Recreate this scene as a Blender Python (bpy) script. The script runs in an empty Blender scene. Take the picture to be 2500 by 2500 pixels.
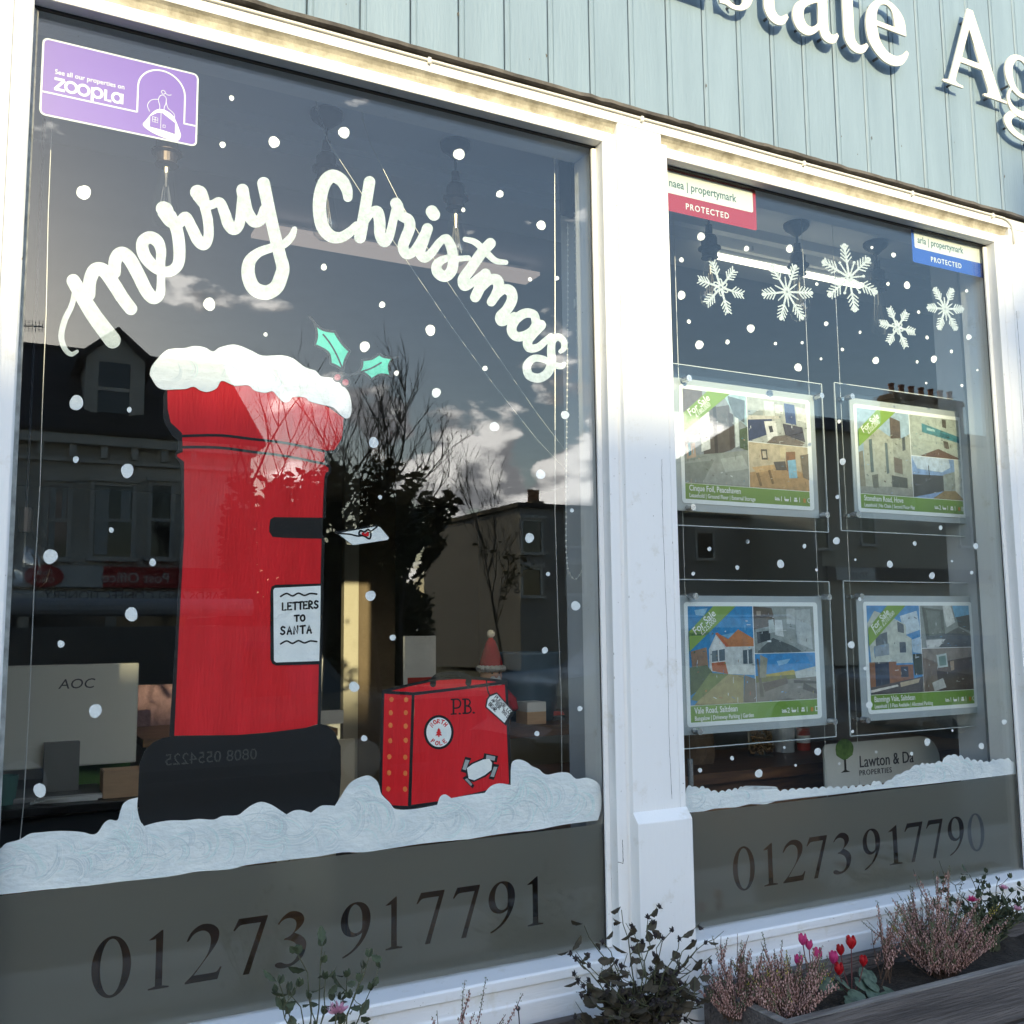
import bpy, bmesh, math, random
from mathutils import Vector, Matrix, noise as mnoise
R = math.radians
scene = bpy.context.scene
COL = scene.collection
random.seed(7)

# ------------------------------------------------------------------ camera
CAM = Vector((0.0, -1.9, 1.55))
FPX = 2434.32                       # focal length in pixels of the 2500 px photograph
YAW, PITCH, ROLL = R(27.7713), R(6.5938), R(-0.5914)
fwd = Vector((math.sin(YAW) * math.cos(PITCH), math.cos(YAW) * math.cos(PITCH), math.sin(PITCH)))
rgt = Vector((math.cos(YAW), -math.sin(YAW), 0))
upv = rgt.cross(fwd)
r_ = rgt * math.cos(ROLL) + upv * math.sin(ROLL)
u_ = -rgt * math.sin(ROLL) + upv * math.cos(ROLL)
cam_data = bpy.data.cameras.new('camera')
cam_data.sensor_width = 36
cam_data.lens = FPX / 2500 * 36
cam_data.clip_start = 0.02
cam_data.clip_end = 2000
cam = bpy.data.objects.new('camera', cam_data)
COL.objects.link(cam)
cam.matrix_world = Matrix(((r_.x, u_.x, -fwd.x, CAM.x), (r_.y, u_.y, -fwd.y, CAM.y), (r_.z, u_.z, -fwd.z, CAM.z), (0, 0, 0, 1)))
scene.camera = cam

# ------------------------------------------------------------------ light
SUN_AZ, SUN_EL = R(-11.0), R(14.6)      # azimuth from the outward facade normal (-Y), positive towards +X
sun_dir = Vector((math.sin(SUN_AZ) * math.cos(SUN_EL), -math.cos(SUN_AZ) * math.cos(SUN_EL), math.sin(SUN_EL)))
sd = bpy.data.lights.new('sun', 'SUN')
sd.energy = 2.0
sd.angle = R(0.53)
sd.color = (1.0, 0.85, 0.50)
sun = bpy.data.objects.new('sun', sd)
COL.objects.link(sun)
sun.rotation_euler = sun_dir.to_track_quat('Z', 'Y').to_euler()
sun.location = (0, -30, 30)
world = bpy.data.worlds.new('World')
scene.world = world
world.use_nodes = True
wn, wl = world.node_tree.nodes, world.node_tree.links
wn.clear()
w_out = wn.new('ShaderNodeOutputWorld')
w_bg = wn.new('ShaderNodeBackground')
w_bg.inputs['Strength'].default_value = 0.15
w_sky = wn.new('ShaderNodeTexSky')
w_sky.sky_type = 'NISHITA'
w_sky.sun_disc = False
w_sky.sun_elevation = SUN_EL
w_sky.sun_rotation = math.atan2(sun_dir.x, sun_dir.y)
w_sky.air_density = 1.15
w_sky.dust_density = 0.9
w_sky.ozone_density = 2.2
# broken cumulus low in the sky, thin streaks above
w_tc = wn.new('ShaderNodeTexCoord')
w_sep = wn.new('ShaderNodeSeparateXYZ')
wl.new(w_tc.outputs['Generated'], w_sep.inputs[0])
w_map = wn.new('ShaderNodeMapping')
w_map.inputs['Location'].default_value = (0.9, 2.3, 0.35)
w_map.inputs['Scale'].default_value = (1.0, 1.0, 1.9)
wl.new(w_tc.outputs['Generated'], w_map.inputs[0])
def wnoise(scale, detail, rough, src):
    n = wn.new('ShaderNodeTexNoise')
    n.inputs['Scale'].default_value = scale
    n.inputs['Detail'].default_value = detail
    n.inputs['Roughness'].default_value = rough
    wl.new(src, n.inputs['Vector'])
    return n
def wmath(op, a, b=None, clamp=False):
    m = wn.new('ShaderNodeMath')
    m.operation = op
    m.use_clamp = clamp
    for i, v in enumerate((a, b)):
        if v is None: continue
        if isinstance(v, (int, float)): m.inputs[i].default_value = v
        else: wl.new(v, m.inputs[i])
    return m.outputs[0]
def wramp(v, a, b):
    m = wn.new('ShaderNodeMapRange')
    m.inputs['From Min'].default_value = a
    m.inputs['From Max'].default_value = b
    wl.new(v, m.inputs['Value'])
    return m.outputs[0]
n_a = wnoise(9.0, 9, 0.55, w_map.outputs[0])
w_map2 = wn.new('ShaderNodeMapping')      # the same field sampled a little towards the sun: lit edges
w_map2.inputs['Location'].default_value = (0.9 - 0.022, 2.3, 0.35 + 0.022)
w_map2.inputs['Scale'].default_value = (1.0, 1.0, 1.9)
wl.new(w_tc.outputs['Generated'], w_map2.inputs[0])
n_b = wnoise(9.0, 9, 0.55, w_map2.outputs[0])
cover = wramp(w_sep.outputs[2], 0.25, 0.02)         # denser near the horizon
thr = wmath('MULTIPLY', cover, 0.10)
dens = wmath('SUBTRACT', wmath('ADD', n_a.outputs['Fac'], thr), 0.64)
# the two cumulus heaps the panes mirror, over the trees and the flat roofs
for az, el, rad in ((21.0, 11.2, 0.055), (24.0, 11.0, 0.065), (26.5, 9.4, 0.065), (23.0, 8.2, 0.07), (31.0, 9.0, 0.06), (33.5, 10.4, 0.08), (36.0, 8.0, 0.10)):
    dist = wn.new('ShaderNodeVectorMath')
    dist.operation = 'DISTANCE'
    wl.new(w_tc.outputs['Generated'], dist.inputs[0])
    dist.inputs[1].default_value = (math.sin(R(az)) * math.cos(R(el)), -math.cos(R(az)) * math.cos(R(el)), math.sin(R(el)))
    heap = wmath('MULTIPLY', wmath('SUBTRACT', 1.0, wmath('DIVIDE', dist.outputs['Value'], rad)), 0.30)
    dens = wmath('MAXIMUM', dens, wmath('ADD', wmath('SUBTRACT', n_a.outputs['Fac'], 0.55), heap))
mask = wramp(dens, 0.0, 0.05)
lit = wramp(wmath('SUBTRACT', n_a.outputs['Fac'], n_b.outputs['Fac']), -0.04, 0.07)
w_ccol = wn.new('ShaderNodeMix')
w_ccol.data_type = 'RGBA'
w_ccol.inputs['A'].default_value = (5.0, 5.1, 5.4, 1)
w_ccol.inputs['B'].default_value = (19.5, 19.0, 18.2, 1)
wl.new(lit, w_ccol.inputs['Factor'])
w_mix = wn.new('ShaderNodeMix')
w_mix.data_type = 'RGBA'
wl.new(mask, w_mix.inputs['Factor'])
wl.new(w_sky.outputs[0], w_mix.inputs['A'])
wl.new(w_ccol.outputs['Result'], w_mix.inputs['B'])
wl.new(w_mix.outputs['Result'], w_bg.inputs['Color'])
wl.new(w_bg.outputs[0], w_out.inputs[0])
vs = scene.view_settings
vs.view_transform = 'Standard'
vs.look = 'None'
vs.exposure = 1.48
vs.gamma = 1.0
scene.render.engine = 'CYCLES'
cy = scene.cycles
cy.max_bounces = 10
cy.transparent_max_bounces = 24
cy.glossy_bounces = 5
cy.transmission_bounces = 8
cy.caustics_reflective = False
cy.caustics_refractive = False
cy.sample_clamp_indirect = 4.0
cy.use_denoising = True

# ------------------------------------------------------------------ helpers
def P(px, py, Y):
    """world point on the plane y = Y that the photograph shows at pixel px, py"""
    d = rgt * 0 + r_ * ((px - 1250) / FPX) + u_ * ((1250 - py) / FPX) + fwd
    return CAM + d * ((Y - CAM.y) / d.y)
ORG = {}
for i, c in enumerate('ABCDEFGHIJKLMNOP'):
    ORG[c] = ((i % 4) * 600, (i // 4) * 600)
def cr(c, pts):
    """coordinates read in an enlarged 700 px crop -> photograph pixels"""
    ox, oy = ORG[c]
    return [(ox + p[0] * 0.36232, oy + p[1] * 0.36232) + tuple(p[2:]) for p in pts]
def catmull(pts, n=6, closed=False):
    out = []
    m = len(pts)
    rng = range(m if closed else m - 1)
    for i in rng:
        if closed: p0, p1, p2, p3 = pts[i - 1], pts[i], pts[(i + 1) % m], pts[(i + 2) % m]
        else: p0, p1, p2, p3 = pts[max(i - 1, 0)], pts[i], pts[i + 1], pts[min(i + 2, m - 1)]
        for k in range(n):
            t = k / n
            out.append(tuple(0.5 * (2 * b + (c - a) * t + (2 * a - 5 * b + 4 * c - d) * t * t + (3 * b - a - 3 * c + d) * t ** 3)
                             for a, b, c, d in zip(p0, p1, p2, p3)))
    if not closed: out.append(tuple(pts[-1]))
    return out
def loop_smooth(pts, n=6):
    """closed outline; a third value marks a sharp corner"""
    m = len(pts)
    cs = [i for i, p in enumerate(pts) if len(p) > 2]
    q = [p[:2] for p in pts]
    if not cs: return catmull(q, n, True)
    out = []
    for a, b in zip(cs, cs[1:] + [cs[0] + m]):
        seg = [q[i % m] for i in range(a, b + 1)]
        out += catmull(seg, n if len(seg) > 2 else 1)[:-1]
    return out
class MB:
    def __init__(s): s.v, s.f, s.m = [], [], []
    def add(s, vs, fs, mi=0):
        o = len(s.v)
        s.v += [tuple(v) for v in vs]
        s.f += [tuple(i + o for i in f) for f in fs]
        s.m += [mi] * len(fs)
        return s
    def box(s, x0, x1, y0, y1, z0, z1, mi=0, M=None):
        vs = [Vector((x, y, z)) for z in (z0, z1) for y in (y0, y1) for x in (x0, x1)]
        if M is not None: vs = [M @ v for v in vs]
        return s.add(vs, [(0, 2, 3, 1), (4, 5, 7, 6), (0, 1, 5, 4), (2, 6, 7, 3), (0, 4, 6, 2), (1, 3, 7, 5)], mi)
    def extrude(s, prof, a, b, axis='x', mi=0, caps=True):
        """profile list of 2D points swept along one axis from a to b"""
        def mk(p, t):
            if axis == 'x': return (t, p[0], p[1])
            if axis == 'y': return (p[0], t, p[1])
            return (p[0], p[1], t)
        n = len(prof)
        vs = [mk(p, a) for p in prof] + [mk(p, b) for p in prof]
        fs = [(i, (i + 1) % n, (i + 1) % n + n, i + n) for i in range(n)]
        if caps: fs += [tuple(range(n))[::-1], tuple(range(n, 2 * n))]
        return s.add(vs, fs, mi)
    def tube(s, pts, r, n=8, mi=0, caps=True):
        pts = [Vector(p) for p in pts]
        rr = r if isinstance(r, (list, tuple)) else [r] * len(pts)
        vs, fs = [], []
        ref = None
        for i, p in enumerate(pts):
            t = (pts[min(i + 1, len(pts) - 1)] - pts[max(i - 1, 0)])
            if t.length < 1e-9: t = Vector((0, 0, 1))
            t.normalize()
            if ref is None: ref = t.orthogonal().normalized()
            ref = (ref - t * ref.dot(t))
            if ref.length < 1e-6: ref = t.orthogonal()
            ref.normalize()
            bi = t.cross(ref)
            for k in range(n):
                a = 2 * math.pi * k / n
                vs.append(p + (ref * math.cos(a) + bi * math.sin(a)) * rr[i])
        for i in range(len(pts) - 1):
            for k in range(n):
                fs.append((i * n + k, i * n + (k + 1) % n, (i + 1) * n + (k + 1) % n, (i + 1) * n + k))
        if caps:
            fs.append(tuple(range(n))[::-1])
            fs.append(tuple(range((len(pts) - 1) * n, len(pts) * n)))
        return s.add(vs, fs, mi)
    def lathe(s, prof, c=(0, 0, 0), n=20, mi=0, M=None):
        """prof: (radius, z) list, turned about the z axis"""
        vs, fs = [], []
        for (r, z) in prof:
            for k in range(n):
                a = 2 * math.pi * k / n
                v = Vector((r * math.cos(a), r * math.sin(a), z))
                if M is not None: v = M @ v
                vs.append(v + Vector(c))
        for i in range(len(prof) - 1):
            for k in range(n):
                fs.append((i * n + k, i * n + (k + 1) % n, (i + 1) * n + (k + 1) % n, (i + 1) * n + k))
        return s.add(vs, fs, mi)
    def ball(s, c, r, n=8, m=6, mi=0, sc=(1, 1, 1)):
        prof = [(max(1e-4, math.sin(math.pi * i / m)) * r, -math.cos(math.pi * i / m) * r) for i in range(m + 1)]
        return s.lathe(prof, c, n, mi, Matrix.Diagonal((sc[0], sc[1], sc[2])))
    def build(s, name, mats, parent=None, smooth=False, bevel=0):
        me = bpy.data.meshes.new(name)
        me.from_pydata(s.v, [], s.f)
        if not isinstance(mats, (list, tuple)): mats = [mats]
        for m in mats: me.materials.append(m)
        if len(mats) > 1: me.polygons.foreach_set('material_index', s.m)
        if smooth: me.polygons.foreach_set('use_smooth', [True] * len(me.polygons))
        me.update()
        o = bpy.data.objects.new(name, me)
        COL.objects.link(o)
        if parent is not None: o.parent = parent
        if bevel:
            b = o.modifiers.new('bevel', 'BEVEL')
            b.width = bevel
            b.segments = 2
            b.limit_method = 'ANGLE'
        return o
def tag(o, label=None, cat=None, group=None, kind=None):
    if label: o['label'] = label
    if cat: o['category'] = cat
    if group: o['group'] = group
    if kind: o['kind'] = kind
    return o
def thing(name, label, cat, group=None, loc=(0, 0, 0)):
    o = bpy.data.objects.new(name, None)
    o.empty_display_size = 0.1
    o.location = loc
    COL.objects.link(o)
    return tag(o, label, cat, group)
def quad(name, mat, parent, x0, x1, z0, z1, y, t=0.0):
    return MB().box(x0, x1, y, y + max(t, 0.0004), z0, z1).build(name, mat, parent)

# ------------------------------------------------------------------ materials
MATS = {}
def mat(name, col, rough=0.6, metal=0.0, var=0.0, vscale=8.0, bump=0.0, bscale=60.0, col2=None, vdetail=6, spec=0.5, stretch=None, emit=None, coat=0.0, lo=0.35, hi=0.65):
    if name in MATS: return MATS[name]
    m = bpy.data.materials.new(name)
    m.use_nodes = True
    nt = m.node_tree
    b = nt.nodes['Principled BSDF']
    b.inputs['Base Color'].default_value = (*col, 1)
    b.inputs['Roughness'].default_value = rough
    b.inputs['Metallic'].default_value = metal
    b.inputs['Specular IOR Level'].default_value = spec
    b.inputs['Coat Weight'].default_value = coat
    tc = nt.nodes.new('ShaderNodeTexCoord')
    src = tc.outputs['Object']
    if stretch:
        mp = nt.nodes.new('ShaderNodeMapping')
        mp.inputs['Scale'].default_value = stretch
        nt.links.new(src, mp.inputs[0])
        src = mp.outputs[0]
    if var or col2:
        n = nt.nodes.new('ShaderNodeTexNoise')
        n.inputs['Scale'].default_value = vscale
        n.inputs['Detail'].default_value = vdetail
        n.inputs['Roughness'].default_value = 0.6
        nt.links.new(src, n.inputs['Vector'])
        mr = nt.nodes.new('ShaderNodeMapRange')
        mr.inputs['From Min'].default_value = lo
        mr.inputs['From Max'].default_value = hi
        nt.links.new(n.outputs['Fac'], mr.inputs['Value'])
        mx = nt.nodes.new('ShaderNodeMix')
        mx.data_type = 'RGBA'
        c2 = col2 or tuple(max(0, c * (1 - var)) for c in col)
        mx.inputs['A'].default_value = (*c2, 1)
        mx.inputs['B'].default_value = (*col, 1)
        nt.links.new(mr.outputs[0], mx.inputs['Factor'])
        nt.links.new(mx.outputs['Result'], b.inputs['Base Color'])
    if bump:
        n2 = nt.nodes.new('ShaderNodeTexNoise')
        n2.inputs['Scale'].default_value = bscale
        n2.inputs['Detail'].default_value = 5
        nt.links.new(src, n2.inputs['Vector'])
        bp = nt.nodes.new('ShaderNodeBump')
        bp.inputs['Strength'].default_value = bump
        bp.inputs['Distance'].default_value = 0.01
        nt.links.new(n2.outputs['Fac'], bp.inputs['Height'])
        nt.links.new(bp.outputs[0], b.inputs['Normal'])
    if emit:
        b.inputs['Emission Color'].default_value = (*emit[0], 1)
        b.inputs['Emission Strength'].default_value = emit[1]
    MATS[name] = m
    return m
def glass_mat(name, tint=(1, 1, 1), ior=1.5, rough=0.0, film=0.0):
    """thin sheet: fresnel mix of a clear transmission and a sharp reflection"""
    if name in MATS: return MATS[name]
    m = bpy.data.materials.new(name)
    m.use_nodes = True
    nt = m.node_tree
    nt.nodes.clear()
    out = nt.nodes.new('ShaderNodeOutputMaterial')
    tr = nt.nodes.new('ShaderNodeBsdfTransparent')
    tr.inputs[0].default_value = (*tint, 1)
    gl = nt.nodes.new('ShaderNodeBsdfGlossy')
    gl.inputs['Color'].default_value = (1, 1, 1, 1)
    gl.inputs['Roughness'].default_value = rough
    fr = nt.nodes.new('ShaderNodeFresnel')
    fr.inputs['IOR'].default_value = ior
    mx = nt.nodes.new('ShaderNodeMixShader')
    # the ray leaves the sheet at the angle it entered: same reflectance on both faces
    ge = nt.nodes.new('ShaderNodeNewGeometry')
    mi = nt.nodes.new('ShaderNodeMapRange')
    mi.inputs['To Min'].default_value = ior
    mi.inputs['To Max'].default_value = 1 / ior
    nt.links.new(ge.outputs['Backfacing'], mi.inputs['Value'])
    nt.links.new(mi.outputs[0], fr.inputs['IOR'])
    nt.links.new(fr.outputs[0], mx.inputs[0])
    nt.links.new(tr.outputs[0], mx.inputs[1])
    nt.links.new(gl.outputs[0], mx.inputs[2])
    last = mx.outputs[0]
    if film:
        df = nt.nodes.new('ShaderNodeBsdfDiffuse')
        df.inputs[0].default_value = (0.8, 0.82, 0.85, 1)
        m2 = nt.nodes.new('ShaderNodeMixShader')
        m2.inputs[0].default_value = film
        nt.links.new(last, m2.inputs[1])
        nt.links.new(df.outputs[0], m2.inputs[2])
        last = m2.outputs[0]
    nt.links.new(last, out.inputs[0])
    MATS[name] = m
    return m
# ------------------------------------------------------------------ shop front
YG = 0.036            # outer face of the glass
YP = 0.0432           # inner face of the glass: the paint sits here
def white_paint(name, stretch, dirt=0.35, col=(0.84, 0.835, 0.83)):
    """old gloss paint: dirt in patches, fine grain along the timber"""
    m = mat(name, col, rough=0.45, bump=0.12, bscale=40, stretch=stretch)
    nt = m.node_tree
    b = nt.nodes['Principled BSDF']
    tc = nt.nodes.new('ShaderNodeTexCoord')
    n1 = nt.nodes.new('ShaderNodeTexNoise')
    n1.inputs['Scale'].default_value = 14
    n1.inputs['Detail'].default_value = 9
    n1.inputs['Roughness'].default_value = 0.72
    nt.links.new(tc.outputs['Object'], n1.inputs['Vector'])
    r1 = nt.nodes.new('ShaderNodeValToRGB')
    r1.color_ramp.elements[0].position = 0.22
    r1.color_ramp.elements[0].color = (0.42 + 0.3 * (1 - dirt), 0.38 + 0.3 * (1 - dirt), 0.30 + 0.3 * (1 - dirt), 1)
    r1.color_ramp.elements[1].position = 0.42
    r1.color_ramp.elements[1].color = (*col, 1)
    nt.links.new(n1.outputs['Fac'], r1.inputs[0])
    n2 = nt.nodes.new('ShaderNodeTexNoise')
    n2.inputs['Scale'].default_value = 160
    n2.inputs['Detail'].default_value = 3
    nt.links.new(tc.outputs['Object'], n2.inputs['Vector'])
    r2 = nt.nodes.new('ShaderNodeValToRGB')
    r2.color_ramp.elements[0].position = 0.235
    r2.color_ramp.elements[0].color = (0.25, 0.22, 0.18, 1)
    r2.color_ramp.elements[1].position = 0.27
    r2.color_ramp.elements[1].color = (1, 1, 1, 1)
    nt.links.new(n2.outputs['Fac'], r2.inputs[0])
    mx = nt.nodes.new('ShaderNodeMix')
    mx.data_type = 'RGBA'
    mx.blend_type = 'MULTIPLY'
    mx.inputs['Factor'].default_value = 1.0
    nt.links.new(r1.outputs[0], mx.inputs['A'])
    nt.links.new(r2.outputs[0], mx.inputs['B'])
    nt.links.new(mx.outputs['Result'], b.inputs['Base Color'])
    return m
WPX = white_paint('white_paint_horizontal', (0.6, 6, 6), 0.28)
WPZ = white_paint('white_paint_vertical', (6, 6, 0.5), 0.2)
WPS = white_paint('white_paint_sill', (0.6, 6, 6), 0.12, (0.84, 0.84, 0.85))
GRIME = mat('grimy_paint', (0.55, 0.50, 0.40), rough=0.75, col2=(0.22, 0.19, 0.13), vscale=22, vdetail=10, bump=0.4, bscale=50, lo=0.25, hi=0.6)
BEADM = mat('putty_bead', (0.50, 0.50, 0.47), rough=0.7, col2=(0.24, 0.24, 0.22), vscale=30, bump=0.3)
LEAD = mat('lead_flashing', (0.13, 0.115, 0.10), rough=0.75, col2=(0.05, 0.042, 0.036), vscale=18, bump=0.6, bscale=45)
SEALM = mat('black_sealant', (0.02, 0.02, 0.022), rough=0.6)
PANE = glass_mat('window_glass', (0.98, 0.99, 0.985), ior=1.5)

X0, X1 = 0.030, 1.2548         # clear opening of the large window at y = 0
X2, X3 = 1.437, 2.672          # opening of the narrower window
ZT, ZB = 2.702, 0.846          # head and sill of both
XL, XR = -1.6, 5.0
XC1, XC2 = 1.2905, 2.727       # outer edge of the cove mould round each window
front = thing('shop_front', 'white painted timber shop front with two display windows under a blue boarded fascia', 'shop front')

# head: rail and cove over each window, fillet and flashing over both
for xa, xb in ((XL, X1 + 0.026), (X2 - 0.0005, X3 + 0.026)):
    MB().extrude([(0.0, ZT), (0.0, ZT + 0.026), (0.13, ZT + 0.026), (0.13, ZT)], xa, xb).build('head_rail', WPX, front, bevel=0.002)
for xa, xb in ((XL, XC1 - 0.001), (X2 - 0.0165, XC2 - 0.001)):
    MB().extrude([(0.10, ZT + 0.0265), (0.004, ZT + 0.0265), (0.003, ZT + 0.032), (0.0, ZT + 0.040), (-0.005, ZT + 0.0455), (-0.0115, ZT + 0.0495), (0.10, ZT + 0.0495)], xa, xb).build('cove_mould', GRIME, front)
MB().extrude([(0.10, ZT + 0.05), (-0.0125, ZT + 0.05), (-0.0125, ZT + 0.079), (0.10, ZT + 0.079)], XL, XR).build('fillet', WPX, front, bevel=0.001)
# dressed flashing with a wavy lower lip
mb = MB()
nseg = 230
prev = None
for i in range(nseg + 1):
    x = XL + (XR - XL) * i / nseg
    w1 = 0.0025 * mnoise.noise((x * 9, 0, 0)) + 0.0025 * mnoise.noise((x * 31, 3, 0))
    w2 = 0.003 * mnoise.noise((x * 11, 7, 0)) + 0.003 * mnoise.noise((x * 40, 5, 0))
    ring = [(x, 0.022, ZT + 0.106 + w2), (x, 0.010, ZT + 0.102 + w2), (x, -0.010, ZT + 0.1005 + w2 * .8), (x, -0.0205, ZT + 0.0975 + w1), (x, -0.0222, ZT + 0.0880 + w1), (x, -0.006, ZT + 0.0876 + w1 * .5), (x, -0.006, ZT + 0.0802), (x, 0.022, ZT + 0.0802)]
    if prev is not None:
        n = len(ring)
        mb.add(prev + ring, [(k, (k + 1) % n, (k + 1) % n + n, k + n) for k in range(n)])
    prev = ring
mb.build('lead_flashing', LEAD, front, smooth=False)

# posts: left stile, middle pilaster, right stile
def post(x0, x1, name, y0=0.0, y1=0.13, z0=0.55, z1=ZT, m=WPZ, bev=0.003):
    return MB().box(x0, x1, y0, y1, z0, z1).build(name, m, front, bevel=bev)
post(XL, -0.003, 'stile', -0.010)
MB().extrude([(-0.0025, -0.004), (0.004, 0.0), (0.026, 0.0), (0.030, 0.004), (0.030, 0.13), (-0.0025, 0.13)], 0.55, ZT - 0.0005, 'z').build('stile_mould', WPZ, front, bevel=0.001)
def jamb(x, xc):
    """frame upright with its reveal, then the cove that runs round the opening"""
    MB().extrude([(x, 0.0), (x + 0.0255, 0.0), (x + 0.0255, 0.13), (x, 0.13)], 0.55, ZT - 0.0005, 'z').build('jamb', WPZ, front, bevel=0.0015)
    MB().extrude([(x + 0.026, 0.006), (x + 0.030, 0.004), (x + 0.034, 0.0), (xc - 0.0005, -0.009), (xc - 0.0005, 0.10), (x + 0.026, 0.10)], 0.55, ZT + 0.026, 'z').build('cove_mould', WPZ, front)
jamb(X1, XC1)
jamb(X3, XC2)
post(XC1, X2 - 0.017, 'pilaster', -0.012, 0.13, 1.135, ZT + 0.0498, WPZ)
MB().extrude([(X2 - 0.0165, -0.0105), (X2, -0.0105), (X2, 0.13), (X2 - 0.0165, 0.13)], 0.55, ZT + 0.026, 'z').build('jamb', WPZ, front, bevel=0.0015)
MB().extrude([(-0.012, 1.140), (-0.032, 1.117), (-0.032, 0.55), (0.13, 0.55), (0.13, 1.134), (-0.0118, 1.134)], XC1 - 0.002, X2 + 0.0005, 'x').build('plinth_block', WPZ, front, bevel=0.002)
post(XC2, XR, 'stile', -0.012, 0.13, 0.55, ZT + 0.0498)
# hairline cracks in the timber joints
CRK = mat('open_joint', (0.03, 0.028, 0.03), rough=0.9)
def crack(pts, y, w=0.0007, name='crack'):
    mb = MB()
    q = []
    for (a, b) in zip(pts, pts[1:]):
        for k in range(14):
            t = k / 14
            q.append((a[0] + (b[0] - a[0]) * t + 0.0016 * mnoise.noise((a[1] * 7 + t * 9, 1, 2)), a[1] + (b[1] - a[1]) * t))
    for i in range(len(q) - 1):
        ww = w * (0.6 + 0.9 * abs(mnoise.noise((i * .37, 4, 4))))
        (xa, za), (xb, zb) = q[i], q[i + 1]
        dx, dz = xb - xa, zb - za
        L = math.hypot(dx, dz) or 1
        nx, nz = -dz / L * ww, dx / L * ww
        mb.add([(xa - nx, y, za - nz), (xa + nx, y, za + nz), (xb + nx, y, zb + nz), (xb - nx, y, zb - nz)], [(0, 1, 2, 3)])
    return mb.build(name, CRK, front)
crack([(1.396, 1.16), (1.393, 1.3), (1.396, 1.52), (1.392, 1.8), (1.394, 1.95)], -0.0124, 0.0006)
crack([(1.2545, 1.035), (1.262, 1.033), (1.268, 1.030)], -0.0004, 0.0008)
crack([(1.2682, 1.030), (1.2676, 1.085)], -0.0004, 0.0009)
crack([(2.738, 2.0), (2.735, 2.2), (2.737, 2.35), (2.735, 2.5)], -0.0124, 0.0008)

# sill with nosing, apron boards below
def sill(x0, x1):
    MB().extrude([(0.13, 0.848), (0.030, ZB), (-0.018, 0.8435), (-0.022, 0.840), (-0.022, 0.822), (-0.012, 0.8195), (0.13, 0.8195)], x0, x1).build('sill', WPS, front, bevel=0.0015)
sill(0.0305, X1 - 0.0005)
sill(X2 + 0.001, X3 - 0.0005)
for x0, x1 in ((XL, XC1 - 0.0025), (X2 + 0.001, XR)):
    MB().extrude([(-0.0135, 0.819), (-0.0150, 0.790), (-0.018, 0.787), (-0.018, 0.40), (0.13, 0.40), (0.13, 0.819)], x0, x1).build('apron_board', WPS, front, bevel=0.002)
MB().box(XL, XR, 0.0, 0.13, 0.0, 0.3995).build('stall_riser', WPS, front)
MB().box(XC1 - .002, X2 + 0.0005, -0.03, 0.13, 0.4, 0.5495).build('plinth_block', WPZ, front)

# glazing beads and the dark gasket line
for xa, xb in ((X0 + .0005, X1 - .0005), (X2 + .0005, X3 - .0005)):
    MB().extrude([(0.030, ZT - 0.0005), (0.030, ZT - 0.004), (YG - 0.0004, ZT - 0.006), (YG - 0.0004, ZT - 0.0005)], xa, xb).build('glazing_bead', SEALM, front)
for x in (X1, X3):
    MB().extrude([(x - 0.0125, YG - 0.0004), (x - 0.0115, 0.0295), (x - 0.0005, 0.0275), (x - 0.0005, YG - 0.0004)], ZB + 0.0025, ZT - 0.0065, 'z').build('glazing_bead', WPZ, front, bevel=0.001)
    MB().box(x - 0.0145, x - 0.0127, 0.0335, YG - 0.0004, ZB + 0.0025, ZT - 0.0065).build('sealant_line', SEALM, front)
MB().extrude([(X0 + 0.0003, YG - 0.0004), (X0 + 0.0003, 0.027), (X0 + 0.008, YG - 0.0004)], ZB + 0.0025, ZT - 0.0065, 'z').build('glazing_bead', BEADM, front)

# fascia: tongue and groove boards, each one its own piece
def board_paint():
    m = mat('blue_board_paint', (0.225, 0.305, 0.385), rough=0.55, col2=(0.19, 0.262, 0.335), vscale=3, vdetail=8, bump=0.2, bscale=30, stretch=(4, 4, 0.5))
    return m
BLUE = board_paint()
GROOVE = mat('groove_backing', (0.16, 0.20, 0.21), rough=0.8)
fas = thing('fascia_boards', 'pale blue vertical tongue and groove boarding above the shop windows', 'fascia')
bw = 0.1157
rnd = random.Random(3)
bz0, bz1 = ZT + 0.1, 4.6
nb = 58
for i in range(nb):
    xa = 0.536 + (i - 19) * bw
    g1, g2 = 0.0016, 0.0016
    yo = rnd.uniform(-0.0010, 0.0010)
    prof = [(xa + g1, 0.024), (xa + g1, 0.0105 + yo), (xa + g1 + 0.0035, 0.008 + yo), (xa + 0.010, 0.008 + yo), (xa + 0.0115, 0.0105 + yo), (xa + 0.0135, 0.0105 + yo), (xa + 0.015, 0.008 + yo),
            (xa + bw - g2 - 0.003, 0.008 + yo), (xa + bw - g2, 0.0105 + yo), (xa + bw - g2, 0.024)]
    MB().extrude(prof, bz0 + rnd.uniform(-.002, .002), bz1, 'z').build('board', BLUE, fas)
MB().box(XL, XR, 0.0245, 0.16, ZT + 0.08, bz1).build('backing', GROOVE, fas)
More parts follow.
